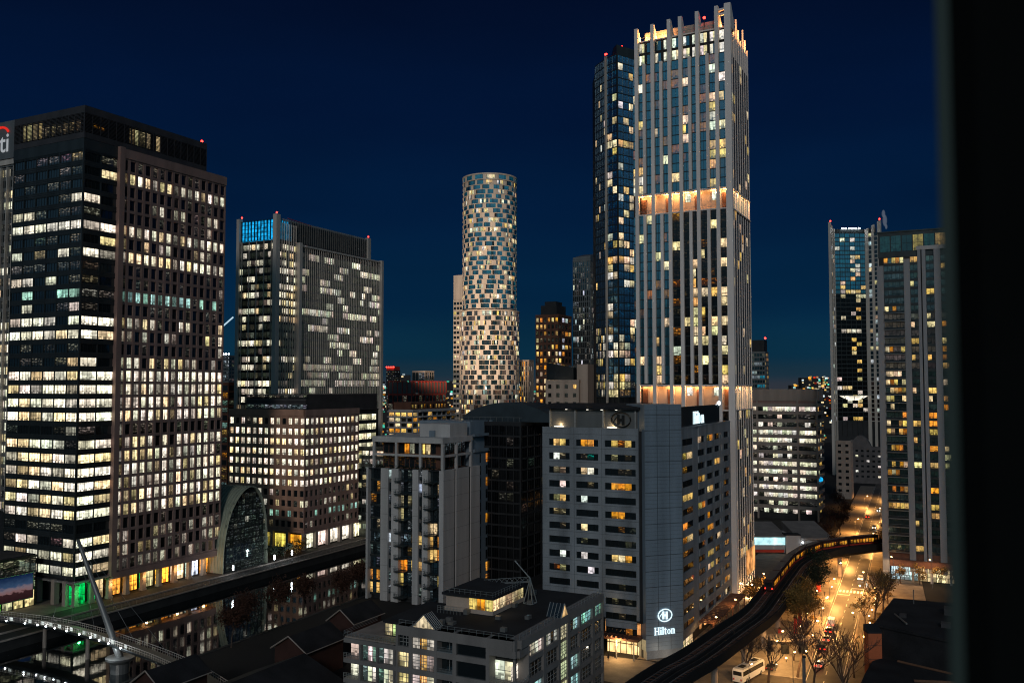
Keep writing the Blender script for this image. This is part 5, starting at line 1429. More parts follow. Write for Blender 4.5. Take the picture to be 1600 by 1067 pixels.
def dark_roofs():
    poly = [(72.0, 192), (80.5, 206.7), (97.0, 231.3), (118, 221), (128, 205), (112, 172), (84, 178)]
    b = Bld('brick_building', 'unlit building with a dark angular roof in the lower right corner', (80, 206.7))
    poly = [(83.2, 207.5), (112, 172), (132, 205), (120, 221), (98.0, 231.3)]
    b.mb('wall', 'blackroof').prism(poly, 0, 13.4)
    sh = [(p[0]+(100-p[0])*.02, p[1]+(205-p[1])*.02) for p in poly]
    b.mb('roof', 'blackroof').prism([(82.6, 207.5), (112, 171), (133, 205), (120, 222), (97.6, 232.2)], 13.4, 14.0)
    for (x, y, w, d, h) in ((104, 214, 3, 2, 1.6), (98, 203, 2, 2, 1.0), (110, 207, 6, 3, 2.2), (92, 212, 1.5, 1.5, .8), (115, 214, 1.6, 5, 1.4)):
        u = b.one('roof_plant', 'louvre'); u.prism(rect((x, y), 0, w, 0, d), 14, 14+h)
    w = b.mb('roof_upstand', 'dksteel'); w.tube([(100, 226, 14), (100, 226, 17.5)], .12); w.tube([(91, 216, 14), (89, 205, 14.6)], .2)
    q = b.one('roof_lamp', 'headlamp'); q.ball((103, 209, 15.2), .16)
    q = b.one('roof_lamp', 'headlamp'); q.ball((106, 196, 14.6), .12)
    b.finish()
    b = Bld('low_building', 'lower dark building with an angled edge, nearer than the brick pillar, bottom right', (70, 185))
    poly = [(58, 160), (66, 176), (74, 191), (79, 199.5), (82, 201.5), (84.5, 199), (110, 170), (96, 148)]
    b.mb('wall', 'blackroof').prism(poly, 0, 7.3); b.mb('roof', 'blackroof').prism([(p[0]*1.002, p[1]*1.002) for p in poly], 7.3, 7.9)
    led = b.mb('roof_edge', 'orangebrown'); led.tube([(84.4, 199.2, 8.0), (92, 190.4, 8.0)], .35, 5); led.tube([(82, 186, 8), (92, 184, 8.2)], .4, 5); led.tube([(80, 176, 8), (88, 178, 8.2)], .5, 5)
    b.finish()
    t = thing('brick_pillar', 'orange-red brick pillar with a dark pitched cap standing at the road edge, lower right', 'pillar', (79.6, 204.5, 0))
    m = MB(); m.prism(rect((79.6, 203.2), 0, 3.0, 0, 2.5, 90), 0, 12.9); m.build('shaft', M['orangepaint'], t, tuple(t.location))
    m = MB(); q = rect((79.5, 203.1), 0, 3.2, 0, 2.7, 90); m.prism(q, 12.92, [13.2, 13.2, 14.4, 14.4]); m.build('cap', M['core'], t, tuple(t.location))
    m = MB()
    for z in (7.2, 10.2): m.prism(rect((79.57, 203.17), 0, 3.06, 0, 2.56, 90), z, z+.12)
    m.build('band', M['darkbrick'], t, tuple(t.location))
M['blackroof'] = surf('black_roof', (.018, .018, .02), .9, .6, scale=.2)
M['orangebrown'] = surf('rust_edge', (.14, .07, .04), .8, .3)
dark_roofs()

def sheds():
    pts = [((-70.5, 183.4), 13, 8.7, 10.3, 3.2, 'dark gabled boathouse with a pale roof edge at the near end of the footbridge'), ((-47.1, 167.9), 30, 28, 9.2, 5.5, 'broad black roof in the bottom centre, left of the low office building'),
           ((-47.1, 208.2), 14.6, 10, 10.3, 3.2, 'gabled shed with a clear pale outline just behind the broad black roof'), ((-40.6, 233.2), 13, 8.4, 10.3, 3.2, 'gabled shed nearest the grey apartment block, its pale peak against the water')]
    for C, LU, LV, H, E, lab in pts:
        t = thing('gabled_shed', lab, 'shed', (*C, 0), 'dark gabled sheds on the near bank')
        L = Frame(UV(C, 0, LV), A+90)
        m = MB(); m.prism(rect(C, .4, LU-.4, .4, LV-.4), 0, H-E)
        for u in (.4, LU-.4): 
            m.face([(*UV(C, u, LV-.4), H-E), (*UV(C, u, .4), H-E), (*UV(C, u, LV/2), H-.1)])
        m.build('wall', M['dullbrick'], t, (*C, 0))
        m = MB()
        for v in (-.3, LV+.3):
            a = (*UV(C, -.3, v), H-E-.1); c = (*UV(C, LU+.3, v), H-E-.1); r0 = (*UV(C, -.3, LV/2), H); r1 = (*UV(C, LU+.3, LV/2), H)
            m.face([a, c, r1, r0] if v < 0 else [c, a, r0, r1])
        m.build('roof', M['blackroof'], t, (*C, 0))
        m = MB()
        for v in (-.3, LV+.3): m.tube([(*UV(C, -.35, v), H-E-.05), (*UV(C, -.35, LV/2), H+.06)], .17, 4)
        m.tube([(*UV(C, -.35, -.35), H-E-.1), (*UV(C, LU+.3, -.35), H-E-.1)], .14, 4)
        m.build('verge', M['conc'], t, (*C, 0))
sheds()
def roof_clutter():
    # plant on the hotel roof
    P2 = (42.8, 230.6)
    for i, (s, v, w, d, h) in enumerate(((48, 4, 4, 3, 1.6), (49, 10, 3, 4, 2.2), (6, 16, 3, 1.5, 1.2))):
        p = UV(P2, s, v); t = thing('roof_plant', ['grey air-handling box at the far end of the hotel roof', 'taller air-handling box beside it on the hotel roof', 'low vent box at the hotel roof edge'][i], 'roof plant', (*p, 56.8), 'plant boxes on the hotel roof')
        m = MB(); m.prism(rect(p, 0, w, 0, d), 56.76, 56.8+h); m.build('casing', M['dksteel'], t, (*p, 56.8))
        m = MB(); m.tube([(*UV(p, w/2, d/2), 56.8+h), (*UV(p, w/2, d/2), 57.2+h)], .6, 10); m.build('fan_cowl', M['core'], t, (*p, 56.8))
roof_clutter()
# ------------------------------------------------------------------ ground, dock, quays
M['road'] = surf('road_asphalt', (.055, .052, .05), .55, .35, scale=.2, bump=.3)
M['forecourt'] = surf('forecourt_tarmac', (.05, .037, .028), .8, .35, scale=.2)
M['traindark'] = surf('train_paint', (.05, .02, .02), .4, .2)
M['bridgelit'] = glow('bridge_lit_panel', (.85, .95, .9), .8, var=.3)
M['whitelamp2'] = glow('lit_jib', (.6, .85, 1), .8)
M['gasket'] = surf('window_gasket', (.06, .085, .075), .5, .1)
def steam():
    N = NT('steam'); a = N.n('ShaderNodeBsdfTransparent'); e = N.n('ShaderNodeEmission', inputs={'Color': (.10, .12, .16, 1), 'Strength': 1}); x = N.n('ShaderNodeMixShader')
    lw = N.n('ShaderNodeLayerWeight', inputs={'Blend': .35}); N.l(N.rng(lw.outputs['Facing'], 0, .8, .5, 0), x.inputs[0]); N.l(a.outputs[0], x.inputs[1]); N.l(e.outputs[0], x.inputs[2]); N.l(x.outputs[0], N.out.inputs[0]); N.m.cycles.emission_sampling = 'NONE'; return N.m
M['steam'] = steam()
Q0 = (-99.4, 319.9); QH = 26.0            # a point on the far quay edge and its heading
def QD(t, o):                              # t along the quay, o out over the water
    r = math.radians(QH); return (Q0[0]+t*math.sin(r)+o*math.cos(r), Q0[1]+t*math.cos(r)-o*math.sin(r))
DW = 57.0; T0, T1 = -150.0, 118.0
def sheet(name, polys, z, mat, lab=None):
    m = MB()
    for p in polys: m.face([(x, y, z) for x, y in p])
    return tag(m.build(name, M[mat]), kind='structure')
BIG = 7000
sheet('ground', [[QD(-BIG, -BIG), QD(-BIG, 0), QD(BIG, 0), QD(BIG, -BIG)], [QD(-BIG, DW), QD(-BIG, BIG), QD(BIG, BIG), QD(BIG, DW)],
                 [QD(-BIG, 0), QD(-BIG, DW), QD(T0, DW), QD(T0, 0)], [QD(T1, 0), QD(T1, DW), QD(BIG, DW), QD(BIG, 0)]], 0, 'ground')
sheet('water', [[QD(T0, -.2), QD(T0, DW+.2), QD(T1, DW+.2), QD(T1, -.2)]], -3.0, 'water')
m = MB()
Fq = Frame(QD(T0, 0), QH)
m.box(Fq, 0, T1-T0, -1.0, .12, -6, .10); m.box(Frame(QD(T1, DW), QH+180), 0, T1-T0, -1, .12, -6, .1)
m.box(Frame(QD(T1, 0), QH+90), 0, DW, -1, .1, -6, .1); m.box(Frame(QD(T0, DW), QH+270), 0, DW, -1, .1, -6, .1)
tag(m.build('quay_wall', M['quaywall']), kind='structure')
m = MB(); m.box(Fq, 0, T1-T0, .13, .55, -.25, .16); m.box(Fq, 60, T1-T0, -6.2, -5.8, .0, .45)
tag(m.build('quay_kerb', M['conc']), kind='structure')
sheet('quay_pavement', [[QD(-70, -1.05), QD(-70, -14), QD(T1, -14), QD(T1, -1.05)]], .012, 'quay')
sheet('plaza', [[QD(-95, -14.2), QD(-95, -45), QD(-42, -45), QD(-42, -14.2)]], .016, 'paving')
# quay railing and bollard lights
t = thing('quay_railing', 'thin dark railing running along the far quay edge under the office towers', 'railing', (*QD(0, -.6), 0))
m = MB()
for i in range(64): p = QD(-68+i*2.8, -.7); m.tube([(*p, .1), (*p, 1.15)], .04, 4)
m.build('railing_posts', M['dksteel'], t, tuple(t.location))['kind'] = 'stuff'
m = MB(); Fr = Frame(QD(-68, -.7), QH)
for z in (.5, .8, 1.12): m.box(Fr, 0, 177, -.025, .025, z, z+.05)
m.build('handrail', M['dksteel'], t, tuple(t.location))
def lantern(p, lab, tall=3.6, white=True, first=[None]):
    if first[0]: return dup(first[0], (*p, 0), label=lab)
    t = thing('quay_lamp', lab, 'lamp post', (0, 0, 0), 'white lamp posts along the quay')
    m = MB(); m.tube([(0, 0, 0), (0, 0, 3.0)], .08, 6); m.build('post', M['dksteel'], t)
    m = MB(); m.tube([(0, 0, 2.3), (0, 0, 4.0)], .28, 8); m.build('lantern', M['whitelamp'], t)
    first[0] = t; t.location = (*p, 0); return t
for tt, lab in ((4, 'white lamp post at the right corner of the first office tower'), (26, 'white lamp post in front of the arched glass hall'), (36, 'white lamp post between the glass hall and the orange shopfront'), (92, 'white lamp post at the far right end of the quay, by the grey apartment block')):
    lantern(QD(tt, -2.5 if tt != 92 else -1), lab)
for tt in (4, 26, 36): spot_light('quay_lamp_light', (*QD(tt, -2.5), 4.6), 500, (.8, .92, 1))
spot_light('green_shop_light', (*UV((-135.2, 279.6), .5, -2.5), 4.2), 700, (.05, 1, .2))

# ------------------------------------------------------------------ people
def person_mesh(pose, coat, trouser):
    m = bpy.data.meshes.new('person'); s = .22 if pose == 'walk' else .05
    V = {'pel': (0, 0, .95), 'wai': (0, 0, 1.12), 'che': (0, .02, 1.33), 'nek': (0, .02, 1.5), 'hea': (0, .03, 1.6), 'top': (0, .03, 1.72),
         'hl': (-.1, 0, .9), 'kl': (-.1, s*.9+.03, .5), 'al': (-.1, s*1.1, .09), 'tl': (-.11, s*1.1+.17, .04), 'hr': (.1, 0, .9), 'kr': (.1, -s*.3+.03, .5), 'ar': (.1, -s*1.3, .1), 'tr': (.11, -s*1.3+.17, .04),
         'sl': (-.19, .01, 1.42), 'el': (-.25, -s*.6, 1.16), 'wl': (-.25, -s*.4+.08, .92), 'fl': (-.25, -s*.3+.12, .82), 'sr': (.19, .01, 1.42), 'er': (.25, s*.6, 1.16), 'wr': (.25, s*.9+.08, .93), 'fr': (.25, s+.12, .83)}
    R = {'pel': .15, 'wai': .135, 'che': .16, 'nek': .06, 'hea': .095, 'top': .07, 'hl': .095, 'kl': .065, 'al': .045, 'tl': .04, 'sl': .07, 'el': .05, 'wl': .038, 'fl': .04}
    E = [('pel', 'wai'), ('wai', 'che'), ('che', 'nek'), ('nek', 'hea'), ('hea', 'top')]
    for x in 'lr': E += [('pel', 'h'+x), ('h'+x, 'k'+x), ('k'+x, 'a'+x), ('a'+x, 't'+x), ('che', 's'+x), ('s'+x, 'e'+x), ('e'+x, 'w'+x), ('w'+x, 'f'+x)]
    K = list(V); m.from_pydata([V[k] for k in K], [(K.index(a), K.index(c)) for a, c in E], [])
    o = bpy.data.objects.new('person', m); COL.objects.link(o)
    md = o.modifiers.new('skin', 'SKIN'); sv = m.skin_vertices[0].data
    for i, k in enumerate(K):
        r = R.get(k) or R[k[:-1]+'l']; sv[i].radius = (r, r)
    sv[0].use_root = True; sb = o.modifiers.new('sub', 'SUBSURF'); sb.levels = 1; sb.render_levels = 1
    me = bpy.data.meshes.new_from_object(o.evaluated_get(bpy.context.evaluated_depsgraph_get())); bpy.data.objects.remove(o)
    me.materials.clear()
    for q in ('trouser', coat, 'skin', 'tyre'): me.materials.append(M[q])
    for p in me.polygons:
        c = p.center; z = c.z
        p.material_index = 3 if z < .12 else (0 if z < .88 and abs(c.x) < .21 else (2 if (z > 1.5 and c.y > .06) or (abs(c.x) > .2 and z < .92) else (1 if z < 1.52 else 3)))
    return me
PM = {}
def person(p, rz, lab, pose='walk', coat='coat'):
    k = (pose, coat)
    if k not in PM: PM[k] = person_mesh(pose, coat, 'trouser')
    o = bpy.data.objects.new('person', PM[k]); COL.objects.link(o); o.location = (*p, .13); o.rotation_euler = (0, 0, rz); o.scale = (1.05,)*3
    return tag(o, lab, 'person', 'people on the pavements')

# ------------------------------------------------------------------ road, pavements, markings
RH = 24.0
def RD(t, o):                              # t along the left kerb of the road, o to its right
    r = math.radians(RH); return (76+t*math.sin(r)+o*math.cos(r), 230+t*math.cos(r)-o*math.sin(r))
sheet('road', [[RD(-90, 0), RD(-90, 8.6), RD(900, 8.6), RD(900, 0)]], .014, 'road')
m = MB()
for a, c in ((-20, 140), (150, 420)): m.prism([RD(a, -.02), RD(c, -.02), RD(c, -34 if a < 0 else -9), RD(a, -40 if a < 0 else -9)], -.05, .13)
m.prism([RD(-20, 8.62), RD(420, 8.62), RD(420, 16), RD(-20, 30)], -.05, .13)
m.prism([UV((46, 205), 0, 0), UV((46, 205), 9, -3), UV((46, 205), 70, -3), UV((46, 205), 70, 6), UV((46, 205), 0, 6)], -.05, .125)
tag(m.build('pavement', M['paving']), kind='structure')
m = MB()
for a, c in ((-20, 140), (150, 420)): m.prism([RD(a, -.02), RD(c, -.02), RD(c, -.35), RD(a, -.35)], .131, .15)
m.prism([RD(-20, 8.62), RD(-20, 8.95), RD(420, 8.95), RD(420, 8.62)], .131, .15)
tag(m.build('kerb', M['conc']), kind='structure')
m = MB()
def mark(t0, t1, o0, o1): m.face([(*RD(t0, o0), .022), (*RD(t0, o1), .022), (*RD(t1, o1), .022), (*RD(t1, o0), .022)])
for i in range(60): mark(-30+i*8, -27+i*8, 4.2, 4.36)
mark(-30, 420, .35, .45); mark(-30, 420, 8.1, 8.2)
for i in range(7): mark(78, 81.5, .8+i*1.1, 1.4+i*1.1)
mark(74, 74.5, .4, 4.1); mark(85, 85.5, 4.4, 8.2)
tag(m.build('road_markings', M['paint']), kind='structure')
sheet('forecourt', [[(24, 180), (44, 178), (82, 205), (76, 228), (50, 222), (27, 214)], ], .009, 'forecourt')
sheet('hotel_court', [[(16, 214), (30, 206), (38, 222), (34, 226), (20, 232)]], .018, 'paving')

# ------------------------------------------------------------------ viaduct and train
CL = [(8, 140), (18, 160), (26, 174.5), (33.5, 186.2), (40.4, 195.6), (53.7, 216.7), (63.8, 233), (75, 256.6), (85, 278), (95.5, 299.5), (108, 317), (121, 326.5), (140, 335), (170, 344), (200, 352), (240, 360)]
def catmull(P, n=8):
    out = []
    for i in range(1, len(P)-2):
        p0, p1, p2, p3 = [Vector((*q, 0)) for q in P[i-1:i+3]]
        for j in range(n):
            t = j/n; out.append(.5*((2*p1)+(-p0+p2)*t+(2*p0-5*p1+4*p2-p3)*t*t+(-p0+3*p1-3*p2+p3)*t**3))
    out.append(Vector((*P[-2], 0))); return out
PATH = catmull(CL)
def sweep(mb, prof, path=PATH, mi=0):
    rings = []
    for i, p in enumerate(path):
        d = (path[min(i+1, len(path)-1)]-path[max(i-1, 0)]).normalized(); r = Vector((d.y, -d.x, 0)); k = len(mb.v)
        for (o, z) in prof: q = p+r*o; mb.v.append((q.x, q.y, z))
        rings.append(k)
    n = len(prof)
    for a, c in zip(rings, rings[1:]):
        for j in range(n):
            j2 = (j+1) % n; mb.f.append((a+j, c+j, c+j2, a+j2)); mb.mi.append(mi)
    for k in (rings[0], rings[-1]): mb.f.append(tuple(k+j for j in range(n))); mb.mi.append(mi)
via = thing('railway_viaduct', 'curving dark elevated railway viaduct carrying two tracks past the hotel', 'viaduct', (*PATH[24].to_2d(), 0)); vo = tuple(via.location)
m = MB(); sweep(m, [(-4.2, 8.9), (-4.2, 9.6), (4.2, 9.6), (4.2, 8.9), (2.2, 7.6), (-2.2, 7.6)]); m.build('deck', M['viaduct'], via, vo)
for s in (-1, 1):
    m = MB(); sweep(m, [(s*4.0, 9.62), (s*4.0, 11.0), (s*4.32, 11.0), (s*4.32, 8.8), (s*4.22, 8.8)]); m.build('parapet', M['viaduct'], via, vo)
    m = MB(); sweep(m, [(s*.55, 9.62), (s*.55, 10.15), (s*.75, 10.15), (s*.75, 9.62)]); m.build('cable_trough', M['core'], via, vo)
for o in (-3.1, -1.65, 1.65, 3.1):
    m = MB(); sweep(m, [(o-.05, 9.62), (o-.05, 9.82), (o+.05, 9.82), (o+.05, 9.62)]); m.build('rail', M['railsteel'], via, vo)
m = MB()
for i, p in enumerate(PATH[:-1]):
    q = PATH[i+1]; L_ = (q-p).length; d = (q-p)/L_
    for j in range(int(L_/.9)):
        c = p+d*j*.9; F = Frame((c.x, c.y), math.degrees(math.atan2(d.x, d.y)))
        for o in (-2.4, 2.4): m.box(F, 0, .25, o-1.1, o+1.1, 9.605, 9.68)
sl = m.build('sleepers', M['darkbrick'], via, vo); sl['kind'] = 'stuff'
for i in (8, 15, 21, 27, 34, 41, 48, 55, 62, 70, 78):
    p = PATH[i]; m = MB(); m.tube([(p.x, p.y, 0), (p.x, p.y, 6.6), (p.x, p.y, 7.62)], [.75, .75, 1.7], 12); m.build('pier', M['conc'], via, vo)
# arc-length sampling for the train
def along(s, o=0):
    for i in range(len(PATH)-1):
        l = (PATH[i+1]-PATH[i]).length
        if s <= l:
            d = (PATH[i+1]-PATH[i])/l; p = PATH[i]+d*s; return (p.x+d.y*o, p.y-d.x*o), math.degrees(math.atan2(d.x, d.y))
        s -= l
    return (PATH[-1].x, PATH[-1].y), 70
def arc_of(y):
    s = 0
    for i in range(len(PATH)-1):
        if PATH[i+1].y > y: return s
        s += (PATH[i+1]-PATH[i]).length
s0 = arc_of(257)
tr = thing('train', 'red and dark light-rail train with lit windows on the viaduct curve', 'train', (*along(s0+40)[0], 9.8)); to = tuple(tr.location)
for k in range(7):
    a = s0+k*14.6; (p, h0), (q, _) = along(a, -2.35), along(a+14.0, -2.35)
    h = math.degrees(math.atan2(q[0]-p[0], q[1]-p[1])); F = Frame(p, h); l = math.dist(p, q)
    m = MB(); m.box(F, 0, l, -1.3, 1.3, 10.2, 12.9); m.box(F, .15, l-.15, -1.1, 1.1, 12.9, 13.25); m.box(F, 1, l-1, -1.0, 1.0, 9.85, 10.2)
    c = m.build('carriage', M['traindark'], tr, to)
    for sd in (1, -1):
        for i in range(9):
            x = .7+i*(l-1.2)/9; m = MB(); w = (l-1.2)/9-.35
            o = 1.31*sd; pts = [F.w(x, o, 11.1), F.w(x+w, o, 11.1), F.w(x+w, o, 12.35), F.w(x, o, 12.35)]
            m.face(pts, 0, jit((1, .45, .12), U_(.25, 1.1) if rnd.random() < .8 else .05), [(0, 0), (1, 0), (1, 1), (0, 1)], [(x*3+k, 0), (x*3+k+w, 0), (x*3+k+w, 1.2), (x*3+k, 1.2)])
            m.build('window', M['apt'], c)
            if i % 4 == 2: m = MB(); m.box(F, x+w+.03, x+w+.3, sd*1.31-.02, sd*1.31+.02, 10.3, 12.5); m.build('door', M['redpaint'], c)
    m = MB(); m.box(F, .05, l-.05, 1.28, 1.33, 10.3, 10.8); m.box(F, .05, l-.05, -1.33, -1.28, 10.3, 10.8); m.build('red_stripe', M['redpaint'], c)
    if k == 0:
        Fe = Frame(F.w(-.02, -1.3, 0)[:2], h+90)
        for x in (.35, 2.25): m = MB(); m.ball(F.w(-.06, -1.3+x, 10.75), .17); m.build('tail_light', M['tail'], c)
        m = MB(); m.box(F, -.05, .0, -1.0, 1.0, 11.3, 12.4); m.build('cab_window', M['carglass'], c)
for o in list(bpy.data.objects):
    if o.parent and o.parent.name.startswith('carriage') and o.type == 'MESH':
        o.data.transform(Matrix.Translation((-to[0], -to[1], -to[2])))

# ------------------------------------------------------------------ trees
def tree(p, lab, h=9, crown=3.4, leafmat='leaf', n=1500, group='street trees', cat='tree', lean=0, bare=False, z0=0.13, seed=None):
    R = random.Random(seed if seed is not None else hash((round(p[0]*7), round(p[1]*7))) % 9999)
    t = thing('bare_tree' if bare else 'tree', lab, cat, (*p, z0), group)
    tr = MB(); tips = []
    def grow(a, d, l, r, k):
        pts = [a]; rr = [r]; q = Vector(a); dd = Vector(d)
        n_ = 4
        for i in range(n_):
            dd = (dd+Vector((R.uniform(-.16, .16), R.uniform(-.16, .16), R.uniform(-.02, .12)))).normalized(); q = q+dd*l/n_
            pts.append(tuple(q)); rr.append(r*(1-.45*(i+1)/n_))
        tr.tube(pts, rr, 5 if k < 2 else 3, cap=False)
        tips.append((q.copy(), k))
        if k >= (4 if bare and h > 12 else 3): return
        for j in range(R.choice((3, 3, 4)) if k else R.choice((5, 6))):
            az = R.uniform(0, 6.28); sp = R.uniform(.35, .75)
            v = (dd*math.cos(sp)+Vector((math.cos(az), math.sin(az), R.uniform(0, .4)))*math.sin(sp)).normalized()
            st = Vector(pts[R.choice((2, 3, 4, 4))]) if k else Vector(pts[R.choice((3, 4, 4))])
            grow(tuple(st), v, l*R.uniform(.62, .9) if bare else l*R.uniform(.55, .8), max(.05 if bare else .018, rr[-1]*.78), k+1)
    grow((0, 0, 0), (lean, 0, 1), h*(.3 if bare else .42), h*(.024 if bare else .02), 0)
    tr.build('trunk', M['bark'], t)
    if not bare or n:
        n = int(n*1.7); m = MB(); nt = [q for q, k in tips if k >= 1]
        cl = [R.choice(nt)+Vector((R.gauss(0, .6), R.gauss(0, .6), R.gauss(0, .5))) for _ in range(max(10, n//40))]
        for i in range(n):
            c = R.choice(cl)+Vector((R.gauss(0, crown*.16), R.gauss(0, crown*.16), R.gauss(0, crown*.13)))
            a = Vector((R.gauss(0, 1), R.gauss(0, 1), R.gauss(0, .7))).normalized()*R.uniform(.13, .32); b_ = a.cross(Vector((R.gauss(0, 1), R.gauss(0, 1), R.gauss(0, 1)))).normalized()*R.uniform(.1, .22)
            m.face([tuple(c-a), tuple(c+b_), tuple(c+a), tuple(c-b_)])
        m.build('crown', M[leafmat], t)
    return t
for a in ((RD(13, -3.4), 'dark leafy tree nearest the viaduct, standing over the curved kiosk', 13, 5, 'leaf', 2200), (RD(27, -4.2), 'dark leafy tree touching the viaduct edge, behind the tree over the kiosk', 13, 5, 'leaf', 2200),
          (RD(58, -6), 'broad dark tree by the red totem on the left pavement', 13, 5, 'leafdark', 2200), (RD(44, -6.5), 'small leafy tree halfway along the left pavement', 10, 4, 'leaf', 1300),
          (RD(82, -7), 'leafy tree beside the viaduct where the train passes', 12, 5, 'leafdark', 1500)):
    tree(a[0], a[1], a[2], a[3], a[4], a[5])
for p, lab, h, n, lm in ((RD(42, 13), 'large bare tree with thin golden leaves on the right pavement', 15, 350, 'leaf'), (RD(54, 15), 'bare orange-lit tree behind the large one on the right pavement', 14, 400, 'leaf'), (RD(66, 16), 'bare golden tree nearest the balconied tower', 12, 500, 'leaf'), (RD(33, 11), 'small bare tree just above the brick pillar', 11, 260, 'leaf')):
    tree(p, lab, h, 3.5, lm, n, 'bare winter trees by the road', bare=True)
for p, lab, h in ((RD(-38, 9.5), 'tall bare tree in the bottom foreground with upright branches, left of the dark roof', 19), (RD(-19, -1.5), 'bare many-branched tree in front of the queueing cars', 16), (RD(-24, -12), 'bare tree beside the grey steel post at the bottom', 13), (RD(-27, -7), 'bare tree lowest in the photo, between the steel post and the dark roof', 14), (RD(4, -2.4), 'bare tree with amber twigs left of the silver car', 11), (RD(34, -2.6), 'bare amber-lit tree beside the white van', 9), (RD(-14, 10.5), 'bare tree against the brick pillar at the right kerb', 12), (RD(-30, 3), 'dark bare tree rising from the bottom edge between the cars and the steel post', 16), (RD(-6, -4), 'bare tree with its twigs across the stopped cars', 10)):
    tree(p, lab, h, 3, 'leaf', 0, 'bare winter trees by the road', bare=True)
for i in range(6):
    tree(RD(150+i*24, -7-(i % 2)*4), ['reddish tree closest to the striped offices on the far road', 'second reddish tree along the far road', 'reddish tree midway along the far road', 'dark red tree past the middle of the far road', 'dark red tree near the gabled building', 'last dark tree before the gabled building'][i], 9+2*(i % 3), 5, 'leafred', 700, 'trees lining the far road', bare=True)
for i in range(3):
    tree(RD(160+i*28, 12), ['golden tree by the left edge of the balconied tower, far road', 'second golden tree on the right of the far road', 'last golden tree on the right of the far road'][i], 9, 4, 'leaf', 500, 'trees lining the far road')
for i, (tt, o) in enumerate(((-52, 55), (-40, 57), (-28, 55), (-14, 58), (0, 54.5), (-63, 60))):
    tree(QD(tt, o), ['dark reddish tree on the near bank above the gabled roof peak', 'dark tree right of the red one on the near bank', 'near-bank tree in the middle of the water view', 'near-bank tree close to the small gabled shed', 'near-bank tree furthest right, below the grey apartment block', 'near-bank tree beside the footbridge landing'][i], 11, 6, 'leafred', 2200, 'dark trees on the near bank')
for i in range(4):
    tree(QD(30+i*5.5, -6), ['bushy green tree in front of the arched glass hall', 'green tree to the right of the glass hall', 'yellow-lit tree before the orange shopfront', 'small tree at the corner of the stone office block'][i], 6, 3, 'leafdark' if i < 2 else 'leaf', 500, 'quayside trees', z0=0)
for i, s in enumerate((6, 12, 18.5, 23)):
    F = Frame((131, 320), 117); tree(F.w(s, 4.5, 0)[:2], ['bare tree at the left end of the shopfronts, right edge tower', 'bare tree before the blue-lit shop, right edge tower', 'leafy tree before the golden shopfront, right edge tower', 'tree nearest the window frame, before the shopfronts'][i], 7, 3, 'leaf', 350, 'street trees by the shops', bare=i < 2)
F = Frame((42.8, 230.6), A)
for i in range(5):
    tree(F.w(58+i*5, 4.5, 0)[:2], ['first', 'second', 'third', 'fourth', 'fifth'][i]+' small orange-lit tree from the hotel, along the foot of the finned tower', 5.5, 2.6, 'leaf', 350, 'small trees at the foot of the finned tower', z0=0)

# clipped shrubs in the beds by the road
def shrub(p, lab, grp, r=1.3):
    R = random.Random(hash(p) % 997); t = thing('low_shrub', lab, 'shrub', (*p, .13), grp); m = MB()
    for i in range(260):
        a, e = R.uniform(0, 6.28), R.uniform(0, 1.5); q = Vector((math.cos(a)*math.cos(e), math.sin(a)*math.cos(e), math.sin(e)*.8))*r*R.uniform(.75, 1.1)
        u = Vector((R.gauss(0, 1), R.gauss(0, 1), R.gauss(0, 1))).normalized()*.16; w_ = u.cross(q).normalized()*.12; m.face([tuple(q-u), tuple(q+w_), tuple(q+u), tuple(q-w_)])
    m.build('foliage', M['leaf'], t)
    m = MB(); m.tube([(0, 0, 0), (0, 0, r*.7)], [.12, .05], 5); m.build('stem', M['bark'], t)
for i in range(9): shrub(RD(18+i*7.5, 12.5+(i % 3)*1.6), 'amber-lit shrub in the bed on the right pavement under the bare trees', 'shrubs on the right pavement', 1.2+.2*(i % 3))
for i in range(6): shrub(RD(20+i*9, -3.6-(i % 2)*1.5), 'amber-lit shrub on the left pavement between the viaduct and the road', 'shrubs on the left pavement', 1.0+.2*(i % 2))
# ------------------------------------------------------------------ street lamps
LP = {}
def street_lamp(p, lab, h=6.5, power=4000, rz=0, col=(1, .54, .18), kind='street lamps with orange light', white=False):
    k = (h, white)
    if k not in LP:
        t = thing('street_lamp', lab, 'street lamp', (0, 0, 0), kind)
        m = MB(); m.tube([(0, 0, 0), (0, 0, 1.0), (0, 0, h)], [.13, .09, .06], 7); m.tube([(0, 0, h), (.5, 0, h+.35), (1.3, 0, h+.4)], .045, 5); m.build('post', M['dksteel'], t)
        m = MB(); m.tube([(1.1, 0, h+.42), (1.9, 0, h+.42)], [.16, .12], 6); m.build('lamp_housing', M['dksteel'], t)
        m = MB(); m.ball((1.55, 0, h+.25), .3, 8, sq=.7); m.build('lamp_lens', M['whitelamp' if white else 'lamp'], t)
        LP[k] = t
    else: t = dup(LP[k], (*p, .1), rz, lab)
    t.location = (*p, .1); t.rotation_euler = (0, 0, rz); t['label'] = lab
    x_, y_ = p[0]+1.55*math.cos(rz), p[1]+1.55*math.sin(rz)
    flood((x_, y_, h-.2), (x_, y_, 0), power*2.1, col, 165)
    return t
